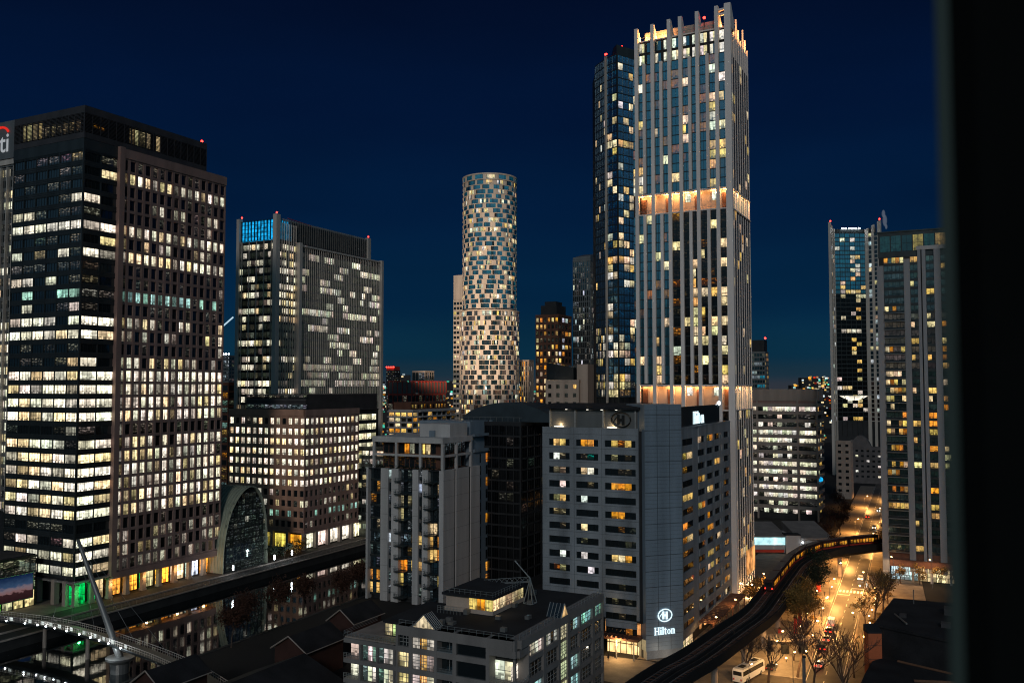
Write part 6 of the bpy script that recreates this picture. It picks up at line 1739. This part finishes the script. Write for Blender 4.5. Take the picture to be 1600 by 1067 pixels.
SL = [(RD(8, -1.0), 'orange street lamp on the left kerb beside the stopped cars', 0), (RD(36, -1.0), 'orange street lamp on the left kerb among the walkers', 0), (RD(64, -1.0), 'orange street lamp on the left kerb before the red totem', 0), (RD(92, -1), 'orange street lamp on the left kerb close to the viaduct', 0),
      (RD(22, 9.8), 'orange street lamp on the right kerb by the brick pillar', 3.1), (RD(58, 9.8), 'orange street lamp on the right kerb under the bare trees', 3.1), (RD(80, 9.8), 'orange street lamp on the right kerb facing the crossing', 3.1),
      (RD(130, -1), 'orange street lamp on the left kerb just past the viaduct', 0), (RD(165, 9.8), 'orange street lamp on the right kerb just past the viaduct', 3.1), (RD(205, -1), 'orange street lamp nearest the striped offices', 0), (RD(250, 9.8), 'orange street lamp far up the road on the right', 3.1), (RD(300, -1), 'orange street lamp far up the road on the left', 0), (RD(350, 9.8), 'farthest orange street lamp on the road', 3.1)]
for p, lab, rz in SL: street_lamp(p, lab, rz=rz, power=8500 if 'past' in lab or 'far up' in lab or 'striped' in lab or 'farthest' in lab else 7000 if 'far' not in lab and 'walkers' in lab or 'totem' in lab or 'close' in lab or 'crossing' in lab else 1900, col=(1, .46, .12))
F = Frame((42.8, 230.6), A)
street_lamp(RD(-6, -8), 'orange street lamp beside the curved kiosk', rz=0, power=2300)
street_lamp((63, 218), 'orange street lamp in the coach bay under the viaduct', rz=1.0, power=1500)
street_lamp((52, 200), 'orange street lamp by the viaduct pier at the bottom', rz=1.0, power=1300)
street_lamp(RD(-24, -2), 'orange street lamp at the bottom among the bare branches', rz=1.0, power=2200)
for s, lab in ((14, 'orange street lamp at the hotel terrace'), (36, 'orange street lamp midway along the hotel side'), (58, 'orange street lamp at the far end of the hotel side'), (76, 'orange street lamp at the foot of the finned tower')):
    street_lamp(F.w(s, 6.5, 0)[:2], lab, rz=2.0, power=420, col=(1, .5, .16))
G = Frame((131, 320), 117)
for s, lab in ((4, 'tall street lamp left of the shops at the right edge tower'), (16, 'tall street lamp before the golden shopfront at the right edge')):
    street_lamp(G.w(s, 8, 0)[:2], lab, rz=1.5, h=9, power=1100, col=(1, .6, .3), kind='tall street lamps by the shops')
spot_light('hotel_entrance_light', (*Frame(UV((32.8, 227.0), 0, 27.7), A+90).w(22, 3.0, 0)[:2], 4.2), 2600, (1, .62, .25), .3)
spot_light('tower_base_uplight', (*Frame((71.5, 289.6), A).w(20, 3, 0)[:2], 1.0), 2600, (1, .58, .25), .3)
spot_light('tower_base_uplight', (*Frame((71.5, 289.6), A).w(4, 3, 0)[:2], 1.0), 1500, (1, .58, .25), .3)
# added spotlights brighten the round tower in place of street glow
for q in ((-58, 525, 62), (24, 520, 112)): flood(q, (-17, 680, 135), 950000, (1, .74, .52), 56)

# ------------------------------------------------------------------ street things
bproto = [None]
def bollard(p, lab, grp):
    if bproto[0] is None:
        t = thing('bollard_light', lab, 'bollard light', (*p, .12), grp); bproto[0] = t
        m = MB(); m.tube([(0, 0, 0), (0, 0, .85)], .09, 6); m.build('post', M['core'], t)
        m = MB(); m.tube([(0, 0, .85), (0, 0, 1.1)], .2, 8); m.build('lens', M['lamp'], t)
        return
    t = dup(bproto[0], (*p, .12), label=lab); t['group'] = grp
Fh = Frame((42.8, 230.6), A)
for i in range(14): bollard(Fh.w(14+i*5.2, 8.5+U_(-1, 1), 0)[:2], 'small glowing bollard in the row along the foot of the hotel and finned tower', 'glowing bollards beside the hotel and finned tower')
for i in range(12): bollard(RD(-8+i*8, -1.6 if i % 2 else -5.5), 'small glowing bollard on the left pavement beside the road', 'glowing bollards on the left pavement')
for i in range(10): bollard(RD(20+i*8, 11+U_(-.5, 1.5)), 'small glowing bollard on the right pavement under the bare trees', 'glowing bollards on the right pavement')
def totem(p, lab, h, w, mat='redpaint'):
    t = thing('red_column', lab, 'column', (*p, .13), 'red columns on the left pavement')
    m = MB(); m.tube([(0, 0, 0), (0, 0, h*.12), (0, 0, h*.14), (0, 0, h)], [w*.6, w*.6, w*.5, w*.5], 12); m.build('shaft', M[mat], t)
    m = MB(); m.tube([(0, 0, h), (0, 0, h+.12), (0, 0, h+.5)], [w*.62, w*.6, w*.1], 12); m.build('cap', M['darkbrick'], t)
for p, lab, h, w in ((RD(76, -5.5), 'tall red totem beside the road, nearest the viaduct', 5, 1.5), (RD(28, -6.2), 'red column at the viaduct edge, behind the kiosk', 4.5, .9), (RD(18.5, -6.3), 'red column beside the viaduct, second from the kiosk', 4.5, .9), (RD(7, -9), 'red column nearest the kiosk roof', 4, .8)): totem(p, lab, h, w)
t = thing('kiosk', 'low kiosk with a curved pale roof and dark openings, between the viaduct and the road', 'kiosk', (*RD(2, -6.2), .1)); ko = tuple(t.location)
k0 = RD(2, -6.2); m = MB()
ring = [(k0[0]+6.5*math.cos(q*.3927), k0[1]+3.6*math.sin(q*.3927)) for q in range(16)]; m.prism(ring, 3.3, 3.6); m.build('roof', M['conc'], t, ko)
m = MB(); m.prism([(k0[0]+(x-k0[0])*.72, k0[1]+(y-k0[1])*.72) for x, y in ring], .1, 3.3); m.build('wall', M['paving'], t, ko)
for sx in (-2.6, 2.2): m = MB(); m.box(Frame((k0[0]+sx, k0[1]-2.72), 90), 0, 1.8, -.3, .25, .2, 2.5); m.build('opening', M['core'], t, ko)
t = thing('steel_post', 'thick grey steel post rising at the bottom of the photo beside the coach bay', 'post', (62.3, 194.5, 0)); 
m = MB(); m.tube([(62.3, 194.5, 0), (62.3, 194.5, 10.2)], [.36, .33], 10); m.build('shaft', M['dksteel'], t, (62.3, 194.5, 0))
m = MB(); m.box(Frame((62.0, 194.2), 90), 0, .65, -.6, .05, 10.2, 10.6); m.build('cap', M['core'], t, (62.3, 194.5, 0))
t = thing('bus_stop', 'small white-lit bus shelter on the right pavement by the bare trees', 'bus shelter', (*RD(88, 11), .13)); bo = tuple(t.location)
F = Frame(RD(86, 10.4), RH); m = MB(); m.box(F, 0, 4, -1.5, 0, 2.5, 2.62); [m.box(F, x, x+.08, -.1, 0, .1, 2.5) for x in (0, 3.9)]; m.build('shelter_frame', M['dksteel'], t, bo)
m = MB(); m.box(F, 0.1, 3.9, -1.45, -1.4, .4, 2.3); m.build('lit_panel', M['sign'], t, bo)

def car(name='car', paint='carpaint_d', brake=True, group='cars on the road', h=1.45, L=4.4, cat='car', van=False):
    t = thing(name, 'car', cat, (0, 0, 0), group); W = .9
    m = MB()
    if van: P = [(-L/2, .35), (-L/2, .9), (-L/2+.05, h), (L/2-1.6, h), (L/2-.75, 1.15), (L/2-.05, .95), (L/2, .35)]; cab = None
    else: P = [(-L/2, .35), (-L/2+.05, .85), (-L/2+.5, .95), (L/2-1.3, .95), (L/2-.1, .75), (L/2, .35)]
    def ext(mm, P, w0, w1=None):
        n = len(P); k = len(mm.v); mm.v += [(x, -w0, z) for x, z in P]+[(x, w0, z) for x, z in P]
        mm.f += [tuple(range(k, k+n)), tuple(range(k+2*n-1, k+n-1, -1))]; mm.mi += [0, 0]
        for i in range(n): j = (i+1) % n; mm.f.append((k+i, k+n+i, k+n+j, k+j)); mm.mi.append(0)
    ext(m, P, W)
    if not van:
        C = [(-L/2+.45, .93), (-L/2+.95, h), (L/2-2.1, h+.02), (L/2-1.25, .93)]
        k = len(m.v); m.v += [(x, -W*(.96 if z < 1 else .76), z) for x, z in C]+[(x, W*(.96 if z < 1 else .76), z) for x, z in C]
        for f in ((0, 1, 2, 3), (7, 6, 5, 4), (1, 5, 6, 2), (0, 4, 5, 1), (2, 6, 7, 3)): m.f.append(tuple(k+i for i in f)); m.mi.append(0)
    m.build('body', M[paint], t)
    m = MB()
    if van:
        m.face([(L/2-1.55, -.84, h-.06), (L/2-1.55, .84, h-.06), (L/2-.72, .84, 1.2), (L/2-.72, -.84, 1.2)]); m.v = [(x+.02, y, z+.03) for x, y, z in m.v]
        for s in (-1, 1): m.face([(L/2-2.5, s*.905, 1.25), (L/2-1.0, s*.905, 1.25), (L/2-1.6, s*.905, h-.1), (L/2-2.5, s*.905, h-.1)])
    else:
        z0, z1 = 1.0, h-.06
        m.face([(-L/2+.44, -.76, z0+.02), (-L/2+.44, .76, z0+.02), (-L/2+.88, .64, z1), (-L/2+.88, -.64, z1)])
        m.face([(L/2-1.24, -.76, z0), (L/2-1.24, .76, z0), (L/2-2.03, .64, z1), (L/2-2.03, -.64, z1)])
        for s in (-1, 1): m.face([(-L/2+.8, s*.87, z0), (L/2-1.5, s*.87, z0), (L/2-2.15, s*.715, z1), (-L/2+1.05, s*.715, z1)])
    m.build('windows', M['carglass'], t)
    for x in (-L/2+.8, L/2-.85):
        for s in (-1, 1):
            m = MB(); m.tube([(x, s*.72, .33), (x, s*.93, .33)], .33, 12); w = m.build('wheel', M['tyre'], t)
            m = MB(); m.tube([(x, s*.9, .33), (x, s*.945, .33)], .19, 8); m.build('rim', M['carpaint_s'], w)
    for s in (-1, 1):
        m = MB(); m.box(Frame((-L/2-.01, s*.62-.2), 0), 0, .4, -.06, .05, .62, .86); m.v = [(-L/2-.03+(x+L/2)*-.5, y, z) for x, y, z in m.v]; m.build('tail_light', M['tail'] if brake else M['redpaint'], t)
        m = MB(); m.box(Frame((L/2-.05, s*.62-.18), 0), 0, .36, -.05, .08, .56, .74); m.build('headlight', M['headlamp'], t)
    return t
rz_road = math.radians(90-RH)
protos = {}
def put_car(p, lab, paint='carpaint_d', rz=rz_road, brake=True, van=False):
    k = (paint, brake, van)
    if k not in protos:
        t = car('van' if van else 'car', paint, brake, 'vehicles on the road', 2.2 if van else 1.45, 5.2 if van else 4.4, 'van' if van else 'car', van); protos[k] = t; t.location = (*p, .02); t.rotation_euler = (0, 0, rz); t['label'] = lab
        return t
    return dup(protos[k], (*p, .02), rz, lab)
put_car(RD(33, 1.9), 'white van at the head of the queue with red tail lights', 'carpaint_w', van=True)
put_car(RD(25, 1.8), 'dark car stopped directly behind the white van', 'carpaint_d')
put_car(RD(16, 2.0), 'silver car third in the queue behind the white van', 'carpaint_s')
put_car(RD(7, 1.8), 'dark car fourth in the queue, seen through bare branches', 'carpaint_d')
put_car(RD(-8, 2.2), 'white car lowest on the road, near the bottom of the photo', 'carpaint_w')
put_car(RD(101, 6.4), 'pale car driving towards the camera just below the viaduct', 'carpaint_w', rz_road+math.pi, False)
put_car(RD(184, 2), 'white car just above the viaduct on the far road', 'carpaint_w')
put_car(RD(226, 6.4), 'pale car facing the camera on the far road', 'carpaint_s', rz_road+math.pi, False)
put_car(RD(262, 2), 'dark car farthest up the road', 'carpaint_d')
put_car(RD(290, 6.4), 'last pale car with headlights on, far up the road', 'carpaint_s', rz_road+math.pi, False)
put_car((62.5, 219.5), 'dark parked car just behind the white coach', 'carpaint_d', math.radians(58), False)
# coach
t = thing('coach', 'white coach parked under the viaduct at the bottom of the photo', 'coach', (55.5, 213.5, 0), rz=math.radians(50))
m = MB(); P = [(-5.9, .4), (-5.95, 2.9), (-5.6, 3.3), (5.3, 3.3), (5.8, 2.7), (5.95, 1.2), (5.9, .4)]; n = len(P)
m.v = [(x, -1.25, z) for x, z in P]+[(x, 1.25, z) for x, z in P]; m.f = [tuple(range(n)), tuple(range(2*n-1, n-1, -1))]+[(i, n+i, n+(i+1) % n, (i+1) % n) for i in range(n)]; m.mi = [0]*len(m.f); m.build('body', M['carpaint_w'], t)
for s in (-1, 1):
    m = MB(); m.face([(-5.6, s*1.262, 1.75), (5.2, s*1.262, 1.75), (5.0, s*1.262, 2.8), (-5.6, s*1.262, 2.8)]); m.build('side_windows', M['carglass'], t)
m = MB(); m.face([(5.93, -1.15, 1.5), (5.93, 1.15, 1.5), (5.8, 1.15, 2.75), (5.8, -1.15, 2.75)]); m.v = [(x+.03, y, z) for x, y, z in m.v]; m.build('windscreen', M['carglass'], t)
m = MB(); m.face([(-5.97, -1.05, 1.9), (-5.97, 1.05, 1.9), (-5.97, 1.05, 2.8), (-5.97, -1.05, 2.8)]); m.build('rear_window', M['carglass'], t)
for x in (-3.4, 3.2): m = MB(); m.prism([(x-.9, -.6), (x+.9, -.6), (x+.9, .6), (x-.9, .6)], 3.3, 3.48); m.build('roof_hatch', M['core'], t)
for x in (-3.6, -2.5, 3.9):
    for s in (-1, 1):
        m = MB(); m.tube([(x, s*1.0, .48), (x, s*1.28, .48)], .48, 12); w = m.build('wheel', M['tyre'], t); m = MB(); m.tube([(x, s*1.2, .48), (x, s*1.3, .48)], .26, 8); m.build('rim', M['carpaint_s'], w)
for s in (-1, 1): m = MB(); m.box(Frame((-6.0, s*.9-.15), 0), 0, .3, -.02, .06, .8, 1.2); m.build('tail_light', M['redpaint'], t)
# people
for p, rz, lab, pose, coat in ((RD(42, -2.2), .4, 'person in a dark coat walking nearest the kerb, behind the white van', 'walk', 'coat'), (RD(43.5, -4.6), .2, 'person in dark clothes walking beside the nearest walker', 'walk', 'coat'),
    (RD(53, -3.6), -.4, 'person in a red coat on the left pavement', 'walk', 'coatred'), (RD(54, -5.8), -.4, 'person in dark clothes walking left of the one in red', 'stand', 'coat'), (RD(68, -5.4), 2.6, 'person in dark coat furthest up the left pavement', 'walk', 'coat'), (RD(69, -3.0), 2.6, 'person in dark coat beside the furthest walker', 'walk', 'coat'),
    (RD(36, -8), 1.2, 'lone person in dark clothes standing on the plaza left of the road', 'stand', 'coat'), (RD(40, 7.6), 1.6, 'person crossing the road at its right side', 'walk', 'coat'), (RD(88, -3), 0, 'person in dark clothes on the pavement by the viaduct', 'walk', 'coat'),
    (Frame(UV((32.8, 227.0), 0, 27.7), A+90).w(20.5, 5.5, 0)[:2], .5, 'person standing in the golden light of the hotel entrance', 'stand', 'coat'), (QD(-48, -17), .6, 'person in dark clothes on the plaza near the footbridge', 'walk', 'coat'), (QD(-44, -15), 1.6, 'person in a red coat on the plaza near the green-lit shop', 'stand', 'coatred')):
    person(p, rz, lab, pose, coat)

# ------------------------------------------------------------------ footbridge
BP = [(-146, 256, 3.2), (-130.1, 249.2, 3.5), (-120.7, 244.4, 3.6), (-107.8, 235.6, 3.8), (-97.8, 227.6, 3.9), (-83.6, 216.0, 3.9), (-71.8, 205.2, 3.7), (-60, 192, 3.4)]
def catz(P, n=8):
    out = []
    P = [P[0]]+P+[P[-1]]
    for i in range(1, len(P)-2):
        p0, p1, p2, p3 = [Vector(q) for q in P[i-1:i+3]]
        for j in range(n): t = j/n; out.append(.5*((2*p1)+(-p0+p2)*t+(2*p0-5*p1+4*p2-p3)*t*t+(-p0+3*p1-3*p2+p3)*t**3))
    out.append(Vector(P[-1])); return out
BPATH = catz(BP)
br = thing('footbridge', 'curved footbridge over the dock with white lights and a leaning steel mast', 'footbridge', (-98, 228, 0)); bro = tuple(br.location)
def bsweep(mb, prof):
    rings = []
    for i, p in enumerate(BPATH):
        d = (BPATH[min(i+1, len(BPATH)-1)]-BPATH[max(i-1, 0)]); d.z = 0; d.normalize(); r = Vector((d.y, -d.x, 0)); k = len(mb.v)
        for (o, z) in prof: q = p+r*o; mb.v.append((q.x, q.y, p.z+z))
        rings.append(k)
    n = len(prof)
    for a, c in zip(rings, rings[1:]):
        for j in range(n): j2 = (j+1) % n; mb.f.append((a+j, c+j, c+j2, a+j2)); mb.mi.append(0)
m = MB(); bsweep(m, [(-1.6, -.9), (-2.1, -.1), (-2.1, 0), (2.1, 0), (2.1, -.1), (1.6, -.9)]); m.build('deck', M['darkmetal'], br, bro)
m = MB()
for o in (-2.0, 2.0): bsweep(m, [(o-.05, 1.15), (o-.05, 1.25), (o+.05, 1.25), (o+.05, 1.15)]); bsweep(m, [(o-.03, .6), (o-.03, .66), (o+.03, .66), (o+.03, .6)])
m.build('handrail', M['steel'], br, bro)
m = MB()
for i in range(0, len(BPATH)-1):
    for f in (0, .5):
        p = BPATH[i].lerp(BPATH[i+1], f); d = BPATH[i+1]-BPATH[i]; d.z = 0; d.normalize(); r = Vector((d.y, -d.x, 0))
        for o in (-2.0, 2.0): q = p+r*o; m.tube([(q.x, q.y, p.z-.1), (q.x, q.y, p.z+1.2)], .04, 4)
m.build('railing_posts', M['steel'], br, bro)['kind'] = 'stuff'
nl = 0
for i in range(1, len(BPATH)-6, 3):
    p = BPATH[i]; d = BPATH[i+1]-BPATH[i]; d.z = 0; d.normalize(); r = Vector((d.y, -d.x, 0))
    q = p+r*2.35
    if i < 36:
        m = MB(); m.ball((q.x, q.y, p.z+.1), .24, 6); l = m.build('bridge_light', M['whitelamp'], br, bro)
        m = MB(); q2 = p+r*1.7; m.box(Frame((q2.x, q2.y), math.degrees(math.atan2(d.x, d.y))), .6, 1.7, -.05, .05, p.z+.15, p.z+1.0); m.build('lit_panel', M['bridgelit'], br, bro)
        if i % 2: spot_light('bridge_light_lamp', (q.x, q.y, p.z+.7), 45, (.85, .95, 1), .1)
for tt in (10, 22, 40, 50):
    p = BPATH[tt] if tt < len(BPATH) else BPATH[-1]; m = MB(); m.tube([(p.x, p.y, -5), (p.x, p.y, p.z-.85)], .5, 10); m.build('pier', M['conc'], br, bro)
m = MB(); n = 10; e0, e1 = Vector((-97.6, 227.0, .2)), Vector((-113.6, 236.6, 28.6))
e1 = Vector((-112.9, 235.3, 28.2))
m.tube([tuple(e0.lerp(e1, i/n)) for i in range(n+1)], [.95-.045*i*1.1 for i in range(n+1)], 14); m.build('mast', M['dksteel'], br, bro, smooth=True)
m = MB(); m.tube([(-97.6, 226.8, -3.4), (-97.6, 226.8, -.6), (-97.6, 226.8, .3), (-97.6, 226.8, .8)], [2.2, 2.4, 3.4, 3.5], 20); m.build('collar', M['dksteel'], br, bro)
m = MB()
for i in (12, 18, 24, 30, 36, 44): p = BPATH[i]; m.tube([tuple(e1), (p.x, p.y, p.z)], .045, 4)
m.build('stay_cables', M['dksteel'], br, bro)
spot_light('mast_uplight', (-99.5, 222.5, 3.0), 900, (.85, .95, 1), .2)

# ------------------------------------------------------------------ far city
def skyline():
    m = MB(); R = random.Random(5)
    def blk(x, y, w, d, h):
        m.prism([(x, y), (x+w, y), (x+w, y+d), (x, y+d)], 0, h, 1)
        F = Frame((x, y), 90)
        for _ in range(int(2+w*h/70)):
            s, z = R.uniform(0, w), R.uniform(2, h); k = R.uniform(.9, 2.0); c = R.choice((WARM, YEL, ORA, COOL, WHITE, (1, .1, .05), (.2, 1, .7)))
            b_ = R.uniform(.2, 1.3)*(.7 if y < 1200 else 1)
            m.face([F.w(s, .3, z), F.w(s+k*1.4*y/900, .3, z), F.w(s+k*1.4*y/900, .3, z+k*y/900), F.w(s, .3, z+k*y/900)], 0, tuple(q*b_ for q in c), [(0, .7), (1, .7), (1, .8), (0, .8)], [(R.uniform(0, 90), 0)]*4)
    for i in range(420):
        y = R.uniform(760, 4200); px = R.uniform(-900, 900); x = px/1400*y
        h = R.choice((12, 18, 25, 30, 40, 55)) if y < 1500 else R.uniform(15, 66) if R.random() < .6 else R.uniform(66, 68+y*.012)
        blk(x, y, R.uniform(18, 50), R.uniform(12, 30), h*R.uniform(.7, 1.1))
    o = m.build('city_skyline', [M['win'], M['core']]); tag(o, 'mass of distant city blocks with small scattered lights along the horizon', 'city skyline', kind='stuff')
skyline()
# crane with lit jib far behind
t = thing('tower_crane', 'distant crane with a bright lit diagonal jib, right of the first office tower', 'crane', (-283, 880, 0)); co = tuple(t.location)
m = MB(); m.tube([(-286, 880, 0), (-286, 880, 118)], 1.0, 4); m.build('mast', M['core'], t, co)
m = MB(); m.tube([(-288, 880, 124), (-274.5, 880, 136)], .75, 4); m.build('lit_jib', M['whitelamp2'], t, co)
# dark flat-roofed houses between the buildings on the right bank, and a smoke plume
t = thing('steam_plume', 'thin grey wisp of steam rising behind the right edge tower', 'steam', (302, 720, 196))
m = MB(); m.ball((302, 720, 202), 1.9, 10, sq=2.6); m.ball((301, 720, 207.5), 1.5, 10, sq=2.2); m.ball((303, 720, 197), 1.1, 8, sq=2.0); m.build('plume', M['steam'], t, (302, 720, 196), smooth=True)

# ------------------------------------------------------------------ the viewer's own window frame (a metal jamb at the right)
t = thing('window_frame', 'dark blurred metal window frame upright along the right edge of the photo', 'window frame', (.55, 1.0, 66.5))
m = MB(); m.prism([(.485, .98), (.503, .955), (.66, .955), (.66, 1.06), (.531, 1.06)], 66.6, 69.6); m.build('jamb', M['jamb'], t, tuple(t.location))
m = MB(); m.prism([(.474, .985), (.4846, .975), (.5305, 1.06), (.521, 1.06)], 66.6, 69.6); m.build('gasket', M['gasket'], t, tuple(t.location))

# ------------------------------------------------------------------ sky, sun, camera
w = bpy.data.worlds.new('World'); scene.world = w; w.use_nodes = True; nt = w.node_tree; nt.nodes.clear()
def N_(k, **kw):
    x = nt.nodes.new(k)
    for a, v in kw.items(): setattr(x, a, v)
    return x
out = N_('ShaderNodeOutputWorld'); bg = N_('ShaderNodeBackground'); nt.links.new(bg.outputs[0], out.inputs[0])
tc = N_('ShaderNodeTexCoord'); sp = N_('ShaderNodeSeparateXYZ'); nt.links.new(tc.outputs['Generated'], sp.inputs[0])
def ramp(stops):
    r = N_('ShaderNodeValToRGB'); r.color_ramp.interpolation = 'EASE'; e = r.color_ramp.elements
    while len(e) < len(stops): e.new(.5)
    for q, (p, c) in zip(e, stops): q.position = p; q.color = (*c, 1)
    nt.links.new(sp.outputs[2], r.inputs[0]); return r
# the night side in front, the last blue of dusk behind the viewer
front = ramp([(0, (.028, .034, .046)), (.014, (.010, .030, .050)), (.035, (.003, .027, .056)), (.1, (.001, .0165, .049)), (.2, (.0007, .0104, .040)), (.3, (.0007, .007, .032)), (.42, (.0008, .0046, .0215)), (1, (.0003, .0015, .008))])
back = ramp([(0, (.02, .028, .03)), (.06, (.03, .05, .06)), (.16, (.11, .20, .25)), (.35, (.10, .22, .30)), (.6, (.03, .08, .14)), (1, (.002, .01, .03))])
mr = N_('ShaderNodeMapRange'); mr.interpolation_type = 'SMOOTHSTEP'; nt.links.new(sp.outputs[1], mr.inputs[0]); mr.inputs[1].default_value = .15; mr.inputs[2].default_value = -.55
mx = N_('ShaderNodeMix', data_type='RGBA'); nt.links.new(mr.outputs[0], mx.inputs[0]); nt.links.new(front.outputs[0], mx.inputs[6]); nt.links.new(back.outputs[0], mx.inputs[7])
nz = N_('ShaderNodeTexNoise'); nz.inputs['Scale'].default_value = 2.2; nz.inputs['Detail'].default_value = 3
mpz = N_('ShaderNodeMapping'); mpz.inputs['Scale'].default_value = (1, 1, 4); nt.links.new(tc.outputs['Generated'], mpz.inputs[0]); nt.links.new(mpz.outputs[0], nz.inputs[0])
mrz = N_('ShaderNodeMapRange'); nt.links.new(nz.outputs[0], mrz.inputs[0])
for i_, v_ in enumerate((.3, .7, .86, 1.16)): mrz.inputs[i_+1].default_value = v_
vmz = N_('ShaderNodeVectorMath', operation='SCALE'); nt.links.new(mx.outputs[2], vmz.inputs[0]); nt.links.new(mrz.outputs[0], vmz.inputs['Scale'])
nt.links.new(vmz.outputs[0], bg.inputs[0]); bg.inputs[1].default_value = 1.0
sd = bpy.data.lights.new('sun', 'SUN'); sd.energy = .54; sd.angle = math.radians(8); sd.color = (1, .95, .9)
so = bpy.data.objects.new('sun', sd); COL.objects.link(so); so.rotation_euler = Vector((.12, 1.0, -.42)).to_track_quat('-Z', 'Y').to_euler()
cd = bpy.data.cameras.new('camera'); cd.sensor_width = 36; cd.lens = 36*1400/1600; cd.clip_start = .05; cd.clip_end = 20000
cam = bpy.data.objects.new('camera', cd); COL.objects.link(cam); cam.location = EYE; cam.rotation_euler = (math.radians(90)+math.atan(70/1400), 0, 0)
cd.dof.use_dof = True; cd.dof.focus_distance = 260; cd.dof.aperture_fstop = 2.2
scene.camera = cam
scene.view_settings.view_transform = 'Standard'; scene.view_settings.look = 'None'; scene.view_settings.exposure = 0; scene.view_settings.gamma = 1
scene.render.engine = 'CYCLES'; scene.cycles.pixel_filter_type = 'BLACKMAN_HARRIS'; scene.cycles.filter_width = 1.1
c = scene.cycles; c.use_denoising = True; c.max_bounces = 5; c.diffuse_bounces = 2; c.glossy_bounces = 3; c.transparent_max_bounces = 4; c.sample_clamp_indirect = 4; c.caustics_reflective = False; c.caustics_refractive = False
try: c.denoiser = 'OPENIMAGEDENOISE'; c.denoising_input_passes = 'RGB_ALBEDO_NORMAL'
except Exception: pass
